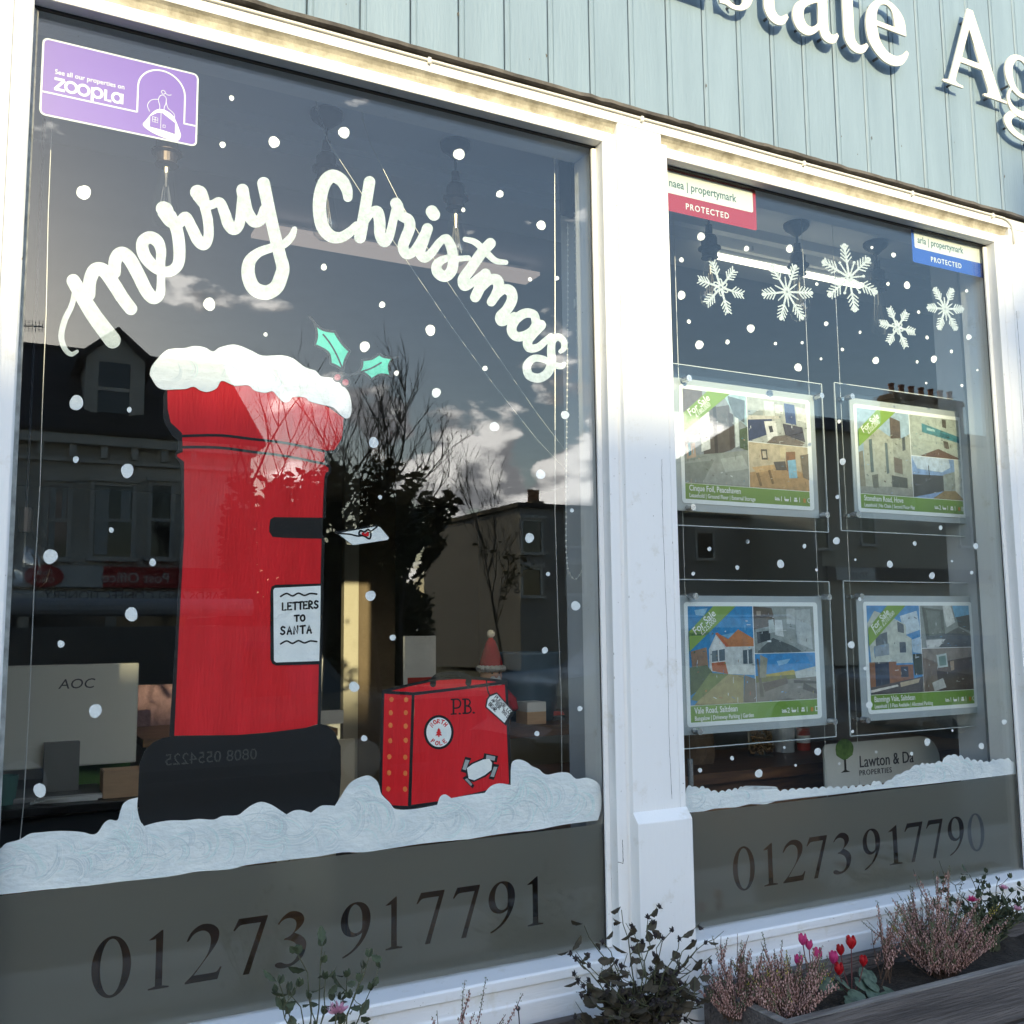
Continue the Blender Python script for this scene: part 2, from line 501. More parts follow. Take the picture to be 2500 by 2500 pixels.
# knots and nail stains on the boards
CHIP = mat('chipped_paint', (0.10, 0.085, 0.07), rough=0.9)
for c, x, y, s in (('B', 1430, 95, 9), ('C', 370, 375, 8), ('C', 1445, 578, 9), ('C', 255, 400, 4), ('D', 905, 930, 8), ('D', 810, 1040, 5), ('D', 700, 920, 5), ('D', 1460, 960, 4), ('D', 1800, 1190, 8), ('D', 1340, 335, 3), ('B', 675, 30, 3), ('D', 1105, 985, 5)):
    (px, py), = cr(c, [(x, y)])
    p = P(px, py, 0.0078)
    q = []
    for k in range(9):
        a = k / 9 * 2 * math.pi
        rr = s * 0.00040 * rnd.uniform(0.5, 1.3)
        q.append((p.x + math.cos(a) * rr * .7, 0.0068, p.z + math.sin(a) * rr * 1.6))
    MB().add(q, [tuple(range(9))]).build('paint_chip', CHIP, fas)

# ------------------------------------------------------------------ raised sign letters
LETM = mat('cream_acrylic', (0.80, 0.76, 0.66), rough=0.25, spec=0.5, var=0.04, vscale=30)
G = {}
G['e'] = (.85, [[(.80, .53, 1), (.78, .78), (.65, .94), (.47, 1.0), (.26, .93), (.10, .74), (.05, .48), (.10, .22), (.27, .04), (.47, -.02), (.66, .03), (.78, .16), (.83, .27, 1), (.79, .30, 1), (.70, .21), (.57, .15), (.42, .18), (.30, .31), (.25, .53, 1)],
                [(.25, .61, 1), (.59, .61, 1), (.575, .77), (.53, .88), (.44, .92), (.33, .87), (.27, .75)]])
G['a'] = (.80, [[(.12, .70), (.10, .80), (.18, .92), (.34, 1.0), (.52, .98), (.62, .88), (.65, .72), (.65, .24), (.68, .14), (.74, .13), (.80, .18, 1), (.83, .14, 1), (.76, .02), (.65, -.02), (.54, .02), (.49, .13, 1), (.38, .03), (.26, -.02), (.12, .02), (.05, .14), (.05, .28), (.12, .42), (.28, .53), (.48, .62, 1), (.48, .75), (.44, .88), (.34, .93), (.27, .88), (.27, .76), (.23, .68), (.16, .66)],
                [(.48, .54, 1), (.34, .46), (.25, .37), (.23, .25), (.27, .15), (.35, .13), (.43, .18), (.48, .24, 1)]])
G['t'] = (.60, [[(.03, .90, 1), (.12, .97), (.21, 1.12), (.26, 1.28, 1), (.34, 1.28, 1), (.34, .97, 1), (.58, .97, 1), (.58, .88, 1), (.34, .88, 1), (.34, .27), (.37, .15), (.44, .12), (.55, .19, 1), (.58, .15, 1), (.50, .03), (.38, -.02), (.25, .02), (.17, .14), (.16, .30), (.16, .88, 1), (.03, .88, 1)]])
G['s'] = (.66, [[(.55, .74, 1), (.50, .88), (.38, .94), (.27, .90), (.24, .80), (.30, .70), (.45, .60), (.57, .48), (.61, .30), (.55, .12), (.42, .01), (.26, -.02), (.14, .01), (.05, .0, 1), (.03, .32, 1), (.07, .32, 1), (.14, .14), (.28, .05), (.39, .08), (.43, .18), (.38, .29), (.22, .40), (.09, .54), (.06, .72), (.13, .90), (.28, 1.0), (.42, .98), (.53, 1.0, 1), (.58, .74, 1)]])
G['A'] = (1.36, [[(.62, 1.5, 1), (.74, 1.5, 1), (1.22, .12), (1.27, .055), (1.37, .04, 1), (1.37, 0, 1), (.86, 0, 1), (.86, .04, 1), (.95, .07), (.965, .15), (.86, .46, 1), (.40, .46, 1), (.28, .14), (.30, .06), (.42, .04, 1), (.42, 0, 1), (.0, 0, 1), (.0, .04, 1), (.10, .07), (.17, .18)],
                 [(.435, .56, 1), (.82, .56, 1), (.635, 1.13, 1)]])
G['E'] = (1.1, [[(.05, 1.45, 1), (1.0, 1.45, 1), (1.02, 1.12, 1), (.97, 1.12, 1), (.88, 1.3), (.70, 1.37, 1), (.42, 1.37, 1), (.42, .80, 1), (.62, .80, 1), (.72, .93, 1), (.76, .93, 1), (.76, .57, 1), (.72, .57, 1), (.62, .72, 1), (.42, .72, 1), (.42, .08, 1), (.72, .08, 1), (.93, .18), (1.05, .38, 1), (1.10, .38, 1), (1.03, 0, 1), (.05, 0, 1), (.05, .04, 1), (.16, .07), (.2, .15), (.2, 1.30), (.16, 1.38), (.05, 1.41, 1)]])
def ell(cx, cz, rx, rz, n=28, rot=0):
    return [(cx + rx * math.cos(a) * math.cos(rot) - rz * math.sin(a) * math.sin(rot), cz + rx * math.cos(a) * math.sin(rot) + rz * math.sin(a) * math.cos(rot)) for a in [2 * math.pi * k / n for k in range(n)]]
def flat_curve(name, loops, material, parent, y, thick, x0=0.0, z0=0.0, s=1.0, sz=None):
    """filled outline (holes by nesting) standing on a plane of constant y, given real thickness"""
    cu = bpy.data.curves.new(name, 'CURVE')
    cu.dimensions = '2D'
    cu.fill_mode = 'BOTH'
    for lp in loops:
        sp = cu.splines.new('POLY')
        sp.points.add(len(lp) - 1)
        for p, q in zip(sp.points, lp): p.co = (x0 + q[0] * s, z0 + q[1] * (sz or s), 0, 1)
        sp.use_cyclic_u = True
    cu.extrude = thick / 2
    tmp = bpy.data.objects.new(name + '_outline', cu)
    COL.objects.link(tmp)
    me = bpy.data.meshes.new_from_object(tmp.evaluated_get(bpy.context.evaluated_depsgraph_get()))
    bpy.data.objects.remove(tmp)
    bpy.data.curves.remove(cu)
    me.transform(Matrix(((1, 0, 0, 0), (0, 0, -1, y + thick / 2), (0, 1, 0, 0), (0, 0, 0, 1))))
    me.materials.clear()
    me.materials.append(material)
    me.name = name
    o = bpy.data.objects.new(name, me)
    COL.objects.link(o)
    if parent is not None: o.parent = parent
    return o
sign = thing('fascia_sign', 'raised cream serif lettering reading estate agents on the blue fascia', 'sign')
YLET, TLET = -0.0245, 0.0055
def letter(ch, x, z, s):
    return flat_curve('letter', [loop_smooth(l) for l in G[ch][1]], LETM, sign, YLET, TLET, x, z, s)
def letter2(ch, x, z, sx, sz):
    return flat_curve('letter', [loop_smooth(l) for l in G[ch][1]], LETM, sign, YLET, TLET, x, z, sx, sz)
letter2('E', 1.372, 3.148, 0.20, 0.188)
letter2('s', 1.600, 3.148, 0.205, 0.195)
letter2('t', 1.728, 3.148, 0.205, 0.195)
letter2('a', 1.853, 3.148, 0.215, 0.195)
letter2('t', 2.016, 3.148, 0.225, 0.195)
letter2('e', 2.130, 3.148, 0.218, 0.195)
letter2('A', 2.452, 3.152, 0.213, 0.180)
# the g is built of its bowl, ear, link and lower bowl in one mesh
gx = 2.745
loops_g = [[(gx + 0.085, 3.338, 1)] ]
gm = MB()
def g_ring(cx, cz, rx, rz, ix, iz, y):
    n = 32
    o, i = ell(cx, cz, rx, rz, n), ell(cx, cz, ix, iz, n)
    vs = [(x, yy, z) for yy in (y, y + TLET) for (x, z) in o] + [(x, yy, z) for yy in (y, y + TLET) for (x, z) in i]
    fs = []
    for k in range(n):
        k2 = (k + 1) % n
        fs += [(k, k2, 2 * n + k2, 2 * n + k), (n + k2, n + k, 3 * n + k, 3 * n + k2), (k2, k, n + k, n + k2), (2 * n + k, 2 * n + k2, 3 * n + k2, 3 * n + k)]
    gm.add(vs, fs)
g_ring(gx + 0.078, 3.262, 0.078, 0.072, 0.042, 0.056, YLET)
g_ring(gx + 0.082, 3.096, 0.102, 0.050, 0.068, 0.032, YLET + 0.0006)
lk = catmull([(gx + 0.030, 3.214), (gx + 0.012, 3.180), (gx + 0.030, 3.152), (gx + 0.080, 3.142), (gx + 0.150, 3.136), (gx + 0.178, 3.100), (gx + 0.150, 3.118), (gx + 0.085, 3.118), (gx + 0.022, 3.130), (gx + 0.000, 3.165), (gx + 0.010, 3.200)], 4, True)
gm.extrude([(x, z) for x, z in lk], YLET - 0.0008, YLET + TLET - 0.0012, 'y')
gm.extrude([(gx + 0.125, 3.318), (gx + 0.150, 3.338), (gx + 0.185, 3.336), (gx + 0.185, 3.312), (gx + 0.155, 3.310), (gx + 0.13, 3.295)], YLET - 0.0012, YLET + TLET - 0.0016, 'y')
gm.build('letter', LETM, sign)
# spacers that hold the letters off the boards
SPC = mat('spacer_steel', (0.15, 0.15, 0.16), rough=0.5, metal=0.6)
for x, z in ((1.45, 3.17), (1.66, 3.165), (1.79, 3.17), (1.90, 3.17), (1.985, 3.165), (2.075, 3.17), (2.09, 3.33), (2.20, 3.165), (2.19, 3.325), (2.51, 3.165), (2.68, 3.165), (2.59, 3.39), (2.765, 3.22), (2.765, 3.09), (2.86, 3.06)):
    mb = MB()
    mb.tube([(x, YLET + TLET, z), (x, 0.009, z)], 0.004, 8)
    mb.build('spacer', SPC, sign)

# thin white cable clipped along the head
CAB = mat('white_cable', (0.78, 0.75, 0.68), rough=0.4)
wire = thing('head_cable', 'thin white cable clipped along the top of the window frames', 'cable')
pts = []
for i in range(60):
    x = XL + (2.70 - XL) * i / 59
    pts.append((x, -0.0162, ZT + 0.0745 + 0.0012 * mnoise.noise((x * 3, 1, 1))))
pts += [(2.72, -0.0165, ZT + 0.070), (2.735, -0.0165, ZT + 0.058), (2.742, -0.0158, ZT + 0.035), (2.742, -0.0155, ZT + 0.0)]
MB().tube(pts, 0.0032, 8).build('cable_run', CAB, wire, smooth=True)
for x in (0.245, 0.80, 1.36, 1.885, 2.30, 2.648):
    mb = MB()
    mb.box(x - 0.0035, x + 0.0035, -0.0205, -0.0126, ZT + 0.066, ZT + 0.079)
    mb.ball((x, -0.0205, ZT + 0.0675), 0.0028)
    mb.build('cable_clip', CAB, wire)

# chips and flecks where the paint has worn along the edges
CHIPF = mat('worn_paint', (0.23, 0.19, 0.14), rough=0.9, col2=(0.10, 0.085, 0.07), vscale=80)
rc = random.Random(19)
def fleck(x, y, z, s, tall):
    n = 7
    q = []
    for k in range(n):
        a = k / n * 6.283
        r = s * rc.uniform(.4, 1.2)
        q.append((x + math.cos(a) * r * (.5 if tall else 1.5), y, z + math.sin(a) * r * (2.2 if tall else .6)))
    MB().add(q, [tuple(range(n))]).build('paint_chip', CHIPF, front)
for _ in range(26):      # uprights
    xx, yy = rc.choice(((X1 + .001, -.0004), (X1 + .0245, -.0004), (XC1 + .002, -.0124), (X2 - .018, -.0124), (X3 + .001, -.0004), (XC2 + .003, -.0124), (X1 + .012, -.0004), (-.004, -.0104), (.028, -.0004)))
    fleck(xx + rc.uniform(-.0005, .0015), yy, rc.uniform(.95, 2.68), rc.uniform(.0006, .0019), True)
for _ in range(22):      # head and fillet
    zz, yy = rc.choice(((ZT + .002, -.0004), (ZT + .024, -.0004), (ZT + .052, -.0129), (ZT + .077, -.0129), (ZT + .012, -.0004)))
    xx = rc.uniform(.1, 2.65)
    if X1 + .03 < xx < X2 and zz < ZT + .04: continue
    fleck(xx, yy, zz, rc.uniform(.0006, .0018), False)
for _ in range(24):      # pilaster face, plinth and aprons
    if rc.random() < .5: fleck(rc.uniform(XC1 + .01, X2 - .03), -.0124, rc.uniform(1.2, 2.6), rc.uniform(.0003, .0009), rc.random() < .5)
    elif rc.random() < .5: fleck(rc.uniform(XC1 + .01, X2 - .02), -.0324, rc.uniform(.8, 1.1), rc.uniform(.0004, .0011), rc.random() < .5)
    else: fleck(rc.choice((rc.uniform(.5, 1.2), rc.uniform(1.5, 2.6))), -.0224, rc.uniform(.824, .838), rc.uniform(.0005, .0013), False)
# ------------------------------------------------------------------ the street in front (seen mirrored in the panes)
def Mir(px, py, d):
    """real point of what the pane mirrors at pixel px, py, d metres behind its surface"""
    q = P(px, py, d)
    return Vector((q.x, 2 * YG - d, q.z))
ASPH = mat('asphalt', (0.06, 0.06, 0.062), rough=0.85, var=0.3, vscale=5, bump=0.3, bscale=150)
PAVE = mat('paving', (0.30, 0.29, 0.27), rough=0.8, var=0.25, vscale=6, bump=0.2, bscale=90)
KERB = mat('kerb_stone', (0.36, 0.35, 0.33), rough=0.8, var=0.2, vscale=9)
g = MB().box(-150, 150, -320, 140, -0.30, -0.16).build('ground', mat('ground_soil', (0.09, 0.10, 0.06), rough=0.95, var=0.4, vscale=0.2))
tag(g, kind='structure')
tag(MB().box(-150, 150, -20.4, -3.3, -0.155, -0.12).build('road', ASPH), kind='structure')
tag(MB().box(-150, 150, -3.0, 0.13, -0.155, 0.0).build('pavement', PAVE), kind='structure')
tag(MB().box(-150, 150, -23.86, -20.7, -0.155, 0.0).build('far_pavement', PAVE), kind='structure')
tag(MB().box(-150, 150, -3.299, -3.001, -0.155, 0.004).build('kerb', KERB, bevel=0.01), kind='structure')
tag(MB().box(-150, 150, -20.699, -20.401, -0.155, 0.004).build('far_kerb', KERB, bevel=0.01), kind='structure')
LINE = mat('road_paint', (0.75, 0.75, 0.72), rough=0.7, var=0.3, vscale=20)
for i in range(-8, 14):
    tag(MB().box(i * 4.0, i * 4.0 + 2.0, -11.9, -11.8, -0.1195, -0.116).build('road_marking', LINE), kind='structure')

STUC = mat('grey_stucco', (0.60, 0.55, 0.48), rough=0.85, var=0.3, vscale=1.2, bump=0.2, bscale=30)
BEIG = mat('beige_render', (0.50, 0.45, 0.36), rough=0.85, var=0.2, vscale=1.0)
TRIMW = mat('house_trim', (0.66, 0.62, 0.56), rough=0.7, var=0.2, vscale=5)
SLATE = mat('roof_slate', (0.045, 0.042, 0.045), rough=0.8, col2=(0.025, 0.024, 0.026), vscale=6, bump=0.6, bscale=18, stretch=(1, 1, 4))
DPANE = mat('house_window_glass', (0.02, 0.022, 0.025), rough=0.06, spec=0.8)
CURT = mat('net_curtain', (0.55, 0.55, 0.52), rough=0.9, var=0.3, vscale=6, stretch=(8, 8, 0.6))
POT = mat('chimney_clay', (0.42, 0.20, 0.11), rough=0.8, var=0.3, vscale=8)
BRIC = mat('stock_brick', (0.30, 0.21, 0.14), rough=0.9, var=0.35, vscale=6, bump=0.3, bscale=40)
POR = mat('post_office_red', (0.42, 0.01, 0.012), rough=0.4)
SGNW = mat('white_sign_board', (0.62, 0.62, 0.60), rough=0.5, var=0.1, vscale=3)
TXTD = mat('dark_sign_text', (0.03, 0.03, 0.04), rough=0.5)
TXTL = mat('light_sign_text', (0.75, 0.72, 0.65), rough=0.5)
def text(body, material, parent, size, loc, name='lettering', rot=None, align='LEFT', sx=1.0, extrude=0.0006, shear=0.0, space=1.0, bold=0.0):
    """flat lettering; by default upright on a wall that faces -Y"""
    cu = bpy.data.curves.new(name, 'FONT')
    cu.body = body
    cu.size = size
    cu.align_x = align
    cu.extrude = extrude
    cu.shear = shear
    cu.space_character = space
    cu.offset = bold * size
    cu.resolution_u = 3
    o = bpy.data.objects.new(name + '_source', cu)
    COL.objects.link(o)
    me = bpy.data.meshes.new_from_object(o.evaluated_get(bpy.context.evaluated_depsgraph_get()))
    bpy.data.objects.remove(o)
    bpy.data.curves.remove(cu)
    me.transform(Matrix.Diagonal((sx, 1, 1, 1)))
    if rot is None: rot = Matrix.Rotation(math.pi / 2, 4, 'X')
    me.transform(Matrix.Translation(loc) @ rot)
    me.materials.clear()
    me.materials.append(material)
    me.name = name
    t = bpy.data.objects.new(name, me)
    COL.objects.link(t)
    if parent is not None: t.parent = parent
    return t
FACEUS = Matrix.Rotation(math.pi, 4, 'Z') @ Matrix.Rotation(math.pi / 2, 4, 'X')     # lettering on walls that face +Y

def house_window(h, x0, x1, z0, z1, y, sash=True, curtain=False):
    """sash window let into a wall that faces +Y at plane y"""
    f = MB()
    w = 0.10
    f.box(x0 - w, x0, y - 0.05, y + 0.07, z0 - w, z1 + w)
    f.box(x1, x1 + w, y - 0.05, y + 0.07, z0 - w, z1 + w)
    f.box(x0, x1, y - 0.05, y + 0.068, z1, z1 + w)
    f.box(x0 - w - .06, x1 + w + .06, y - 0.05, y + 0.16, z0 - w - .07, z0 - w + 0.04)
    f.box(x0 - w - .05, x1 + w + .05, y - 0.05, y + 0.14, z1 + w + .002, z1 + w + .12)
    fr = f.build('window', TRIMW, h)
    MB().box(x0, x1, y + 0.004, y + 0.02, z0 - w + .05, z1).build('pane', DPANE, fr)
    if sash:
        MB().box(x0, x1, y + 0.0205, y + 0.05, (z0 + z1) / 2 - .04, (z0 + z1) / 2 + .04).build('meeting_rail', TRIMW, fr)
    if curtain:
        MB().box(x0 + .03, x0 + (x1 - x0) * .38, y + 0.0205, y + 0.024, z0, z1 - .05).build('net_curtain', CURT, fr)
        MB().box(x0 + (x1 - x0) * .7, x1 - .03, y + 0.0205, y + 0.024, (z0 + z1) / 2, z1 - .05).build('net_curtain', CURT, fr)
def stack(h, x0, x1, y0, y1, z0, z1, pots):
    c = MB().box(x0, x1, y0, y1, z0, z1)
    c.box(x0 - .07, x1 + .07, y0 - .07, y1 + .07, z1 + .001, z1 + .15)
    c.box(x0 - .03, x1 + .03, y0 - .03, y1 + .03, z1 + .151, z1 + .24)
    ch = c.build('chimney', BRIC, h)
    for i in range(pots):
        px = x0 + (x1 - x0) * (i + .5) / pots
        m = MB().lathe([(.001, 0), (.14, 0), (.12, .1), (.115, .42), (.14, .43), (.14, .5), (.09, .5), (.09, .2), (.001, .2)], (px, (y0 + y1) / 2, z1 + .24), 12)
        m.build('chimney_pot', POT, ch, smooth=False)

YH = 2 * YG - 24.0
# -- terrace with the post office, straight across and running out of view
hxr = Mir(612, 1150, 24).x
eav = Mir(200, 1058, 24).z
rid = Mir(40, 842, 28).z
h1 = thing('terraced_house', 'grey stucco house with slate roof, dormer and a post office shop, seen reflected', 'house')
MB().box(-2.0, hxr, YH - 8, YH, 0.0, eav).build('wall', STUC, h1)
yr = 2 * YG - 28.0
hipx = Mir(545, 930, 28).x
rf = MB()
rf.add([(-2.0, YH + .35, eav + .05), (hxr + .3, YH + .35, eav + .05), (hxr + .3, YH - 8.3, eav + .05), (-2.0, YH - 8.3, eav + .05), (-2.0, yr, rid), (hipx, yr, rid), (-2.0, YH - 8.3, eav), (-2.0, YH + .35, eav - .05), (hxr + .3, YH + .35, eav - .05), (hxr + .3, YH - 8.3, eav - .05)],
       [(0, 1, 5, 4), (1, 2, 5), (2, 3, 4, 5), (0, 4, 3), (0, 7, 8, 1), (1, 8, 9, 2)])
roof1 = rf.build('roof', SLATE, h1)
MB().tube([(-2, yr, rid + .03), (hipx, yr, rid + .03)], .09, 6).build('ridge_tile', SLATE, roof1)
c = MB().box(-2.0, hxr + .1, YH + .001, YH + .28, eav - .30, eav - .06)
c.box(-2.0, hxr + .05, YH + .001, YH + .12, eav - .72, eav - .62)
for i in range(9): c.box(-1.2 + i * .7, -1.05 + i * .7, YH + .001, YH + .22, eav - .6, eav - .301)
c.build('cornice', TRIMW, h1)
for (xa, xb, cu) in ((120, 160, 1), (232, 318, 1), (372, 412, 0)):
    a, b = Mir(xa, 1185, 24), Mir(xb, 1355, 24)
    house_window(h1, a.x, b.x, b.z, a.z, YH, True, cu)
# dormer
da, db = Mir(205, 1030, 24.6), Mir(355, 885, 24.6)
yd = 2 * YG - 24.6
ap = Mir(283, 803, 24.6)
dm = MB().box(da.x, db.x, yd - 3.0, yd, da.z, db.z)
dm.extrude([(da.x, db.z + .001), (db.x, db.z + .001), ((da.x + db.x) / 2, ap.z - .12)], yd, yd - 3.6, 'y')
dmo = dm.build('dormer', TRIMW, h1)
wa, wb = Mir(236, 1015, 24.6), Mir(318, 890, 24.6)
MB().box(wa.x, wb.x, yd + .004, yd + .03, wa.z, wb.z).build('pane', DPANE, dmo)
MB().box(wa.x, wb.x, yd + .0305, yd + .06, (wa.z + wb.z) / 2 - .05, (wa.z + wb.z) / 2 + .05).build('meeting_rail', TRIMW, dmo)
MB().box(wa.x - .16, wa.x - .002, yd + .004, yd + .08, wa.z - .1, wb.z + .05).build('pilaster', TRIMW, dmo)
MB().box(wb.x + .002, wb.x + .16, yd + .004, yd + .08, wa.z - .1, wb.z + .05).build('pilaster', TRIMW, dmo)
mx_ = (da.x + db.x) / 2
dr_ = MB()
for sg, ex in ((-1, da.x - .25), (1, db.x + .25)):
    dr_.add([(mx_, yd + .25, ap.z), (ex, yd + .25, db.z - .02), (ex, yd - 3.8, db.z - .02), (mx_, yd - 3.8, ap.z), (mx_, yd + .25, ap.z - .14), (ex, yd + .25, db.z - .16), (ex, yd - 3.8, db.z - .16), (mx_, yd - 3.8, ap.z - .14)], [(0, 1, 2, 3), (4, 7, 6, 5), (0, 4, 5, 1), (1, 5, 6, 2), (2, 6, 7, 3)])
dr_.build('dormer_roof', SLATE, dmo)
# post office shop front
za, zb = Mir(100, 1380, 23.7).z, Mir(100, 1432, 23.7).z
ys = YH + .25
xm = Mir(252, 1400, 23.7).x
MB().box(-1.2, xm, YH + .001, ys, zb, za).build('sign_board', SGNW, h1)
MB().box(xm + .001, hxr - .3, YH + .001, ys, zb, za).build('sign_board', POR, h1)
mo = MB()
mo.lathe([(.001, 0), (.42, 0), (.42, .05), (.001, .05)], (0, 0, 0), 24)
lg = mo.build('oval_emblem', POR, h1)
lg.matrix_basis = Matrix.Translation((Mir(108, 1405, 23.7).x, ys + .002, (za + zb) / 2)) @ Matrix.Rotation(-math.pi / 2, 4, 'X') @ Matrix.Diagonal((1, .62, 1, 1))
text('Post', TXTL, h1, .2, (Mir(108, 1405, 23.7).x, ys + .06, (za + zb) / 2 + .02), rot=FACEUS, align='CENTER')
text('Office', TXTL, h1, .18, (Mir(108, 1405, 23.7).x, ys + .06, (za + zb) / 2 - .15), rot=FACEUS, align='CENTER')
text('Post Office', TXTL, h1, .34, (Mir(415, 1405, 23.7).x, ys + .002, zb + .12), rot=FACEUS, align='LEFT')
zc, zd = Mir(100, 1442, 23.6).z, Mir(100, 1470, 23.6).z
MB().box(-1.6, hxr - .2, YH + .001, ys + .1, zd, zc - .002).build('fascia', SGNW, h1)
text('CARDS AND CONFECTIONERY', TXTD, h1, .30, (Mir(560, 1455, 23.6).x, ys + .102, zd + .06), rot=FACEUS, align='LEFT')
for i in range(5):
    xa = -1.0 + i * 1.9
    if xa + 1.6 > hxr: break
    MB().box(xa, xa + 1.65, YH + .001, YH + .05, .55, zd - .25).build('shop_pane', DPANE, h1)
MB().box(-1.6, hxr - .2, YH + .001, YH + .10, 0.0, .5).build('stall_riser', TRIMW, h1)
# aerial on the ridge
ae = MB()
e0, e1 = Mir(36, 795, 27), Mir(104, 797, 27)
ae.tube([e0, e1], .02, 5)
for k in range(9):
    q = e0.lerp(e1, k / 8)
    ae.tube([q - Vector((0, 0, .16)), q + Vector((0, 0, .16))], .012, 4)
ae.tube([e0, (e0.x, e0.y, rid - .4)], .025, 5)
ae.build('aerial', mat('aerial_metal', (.2, .2, .2), .5, .8), h1)

# -- the next houses of the terrace; their roofs cast the shade on the shop front
SHZ = rid + 0.10
def plain_house(x0, x1, ridge_z, label, wallm, nw=3):
    h = thing('terraced_house', label, 'house')
    MB().box(x0, x1 - .001, YH - 8, YH, 0, eav).build('wall', wallm, h)
    m = MB()
    m.extrude([(YH + .35, eav + .04), (yr, ridge_z), (YH - 8.3, eav + .04), (YH - 8.3, eav - .05), (YH + .35, eav - .05)], x0, x1 - .001)
    m.build('roof', SLATE, h)
    MB().box(x0, x1 - .001, YH + .001, YH + .28, eav - .30, eav - .06).build('cornice', TRIMW, h)
    for i in range(nw):
        xc = x0 + (x1 - x0) * (i + .5) / nw
        house_window(h, xc - .5, xc + .5, 3.9, 5.5, YH)
        house_window(h, xc - .6, xc + .6, 1.0, 2.9, YH)
    return h
h2 = plain_house(-9.5, -2.0, SHZ, 'stucco house with plain slate roof and unseen party wall chimney added for its shade, beside the reflected post office', STUC)
h3 = plain_house(-17, -9.5, SHZ, 'plain stucco house at the far end of the reflected terrace', BEIG)

# -- lower flat fronted block beyond the trees
h4 = thing('flat_roofed_block', 'dark flat roofed block beyond the bare trees, seen reflected', 'building')
a, b = Mir(1268, 1238, 30), Mir(1700, 1160, 30)
yb = 2 * YG - 30
zt = a.z
GREYB = mat('grey_render', (0.33, 0.31, 0.29), rough=0.85, var=0.25, vscale=1.0)
xe = Mir(1975, 1250, 30).x
MB().box(a.x, xe, yb - 9, yb, 0, zt).build('wall', GREYB, h4)
MB().box(a.x - .15, xe, yb - 9, yb + .15, zt + .001, zt + .16).build('parapet', SLATE, h4)
for (u0, v0, u1, v1) in ((1275, 1272, 1320, 1345), (1380, 1255, 1425, 1330), (1275, 1390, 1318, 1450), (1382, 1378, 1425, 1445), (1700, 1300, 1740, 1360), (1860, 1300, 1905, 1365)):
    p, q = Mir(u0, v0, 30), Mir(u1, v1, 30)
    house_window(h4, p.x, q.x, q.z, p.z, yb, False)
text('22 King', TXTD, h4, .62, (Mir(1290, 1420, 30).x + 1.3, yb + .01, 2.9), rot=FACEUS, align='LEFT')
stack(h4, Mir(1308, 1230, 33).x, Mir(1335, 1230, 33).x, yb - 4, yb - 3.3, zt, zt + .5, 2)
# -- pitched house with the row of chimney pots
h5 = thing('gabled_house', 'beige house with a long chimney stack and a row of clay pots, seen reflected', 'house')
p0, p1 = Mir(1985, 1120, 26), Mir(2110, 990, 26)
yc = 2 * YG - 26
xg0, xg1 = Mir(2000, 1200, 26).x, Mir(2230, 1200, 26).x
ge_z = Mir(2000, 1050, 26).z
MB().box(xg0, 62, yc - 9, yc, 0, ge_z).build('wall', BEIG, h5)
gz = Mir(2120, 990, 26).z
xm2 = Mir(2050, 1000, 26).x
m = MB()
m.add([(xg0 - .2, yc + .3, ge_z), (62, yc + .3, ge_z), (62, yc - 9.3, ge_z), (xg0 - .2, yc - 9.3, ge_z), (xm2, yc - 4.5, gz + .6), (62, yc - 4.5, gz + .6)], [(0, 1, 5, 4), (3, 0, 4), (2, 3, 4, 5), (1, 2, 5)])
m.build('roof', SLATE, h5)
s0, s1 = Mir(2170, 975, 28), Mir(2335, 975, 28)
stack(h5, s0.x, s1.x, 2 * YG - 28 - .5, 2 * YG - 28 + .3, gz - 1.2, Mir(2250, 985, 28).z, 7)
for (u0, v0, u1, v1) in ((1990, 1260, 2020, 1335), (2100, 1250, 2135, 1325), (2340, 1260, 2370, 1330), (2440, 1255, 2475, 1330)):
    p, q = Mir(u0, v0, 26), Mir(u1, v1, 26)
    house_window(h5, p.x, q.x, q.z, p.z, yc, False)
za, zb = Mir(2100, 1385, 26).z, Mir(2100, 1420, 26).z
MB().box(xg0, 62, yc + .001, yc + .22, zb, za).build('sign_board', mat('brown_sign_board', (.12, .10, .09), .6), h5)
MB().box(Mir(2030, 1400, 26).x, Mir(2125, 1400, 26).x, yc + .2205, yc + .25, zb + .03, za - .03).build('sign_board', SGNW, h5)
text('TO LET', TXTD, h5, .34, (Mir(2108, 1400, 26).x, yc + .2515, zb + .10), rot=FACEUS, align='LEFT')

# -- added chimney stack, out of view, sized to shade the far end of the fascia
stack(h2, -2.66, -1.42, yr - .5, yr + .5, rid - .8, 9.62, 4)

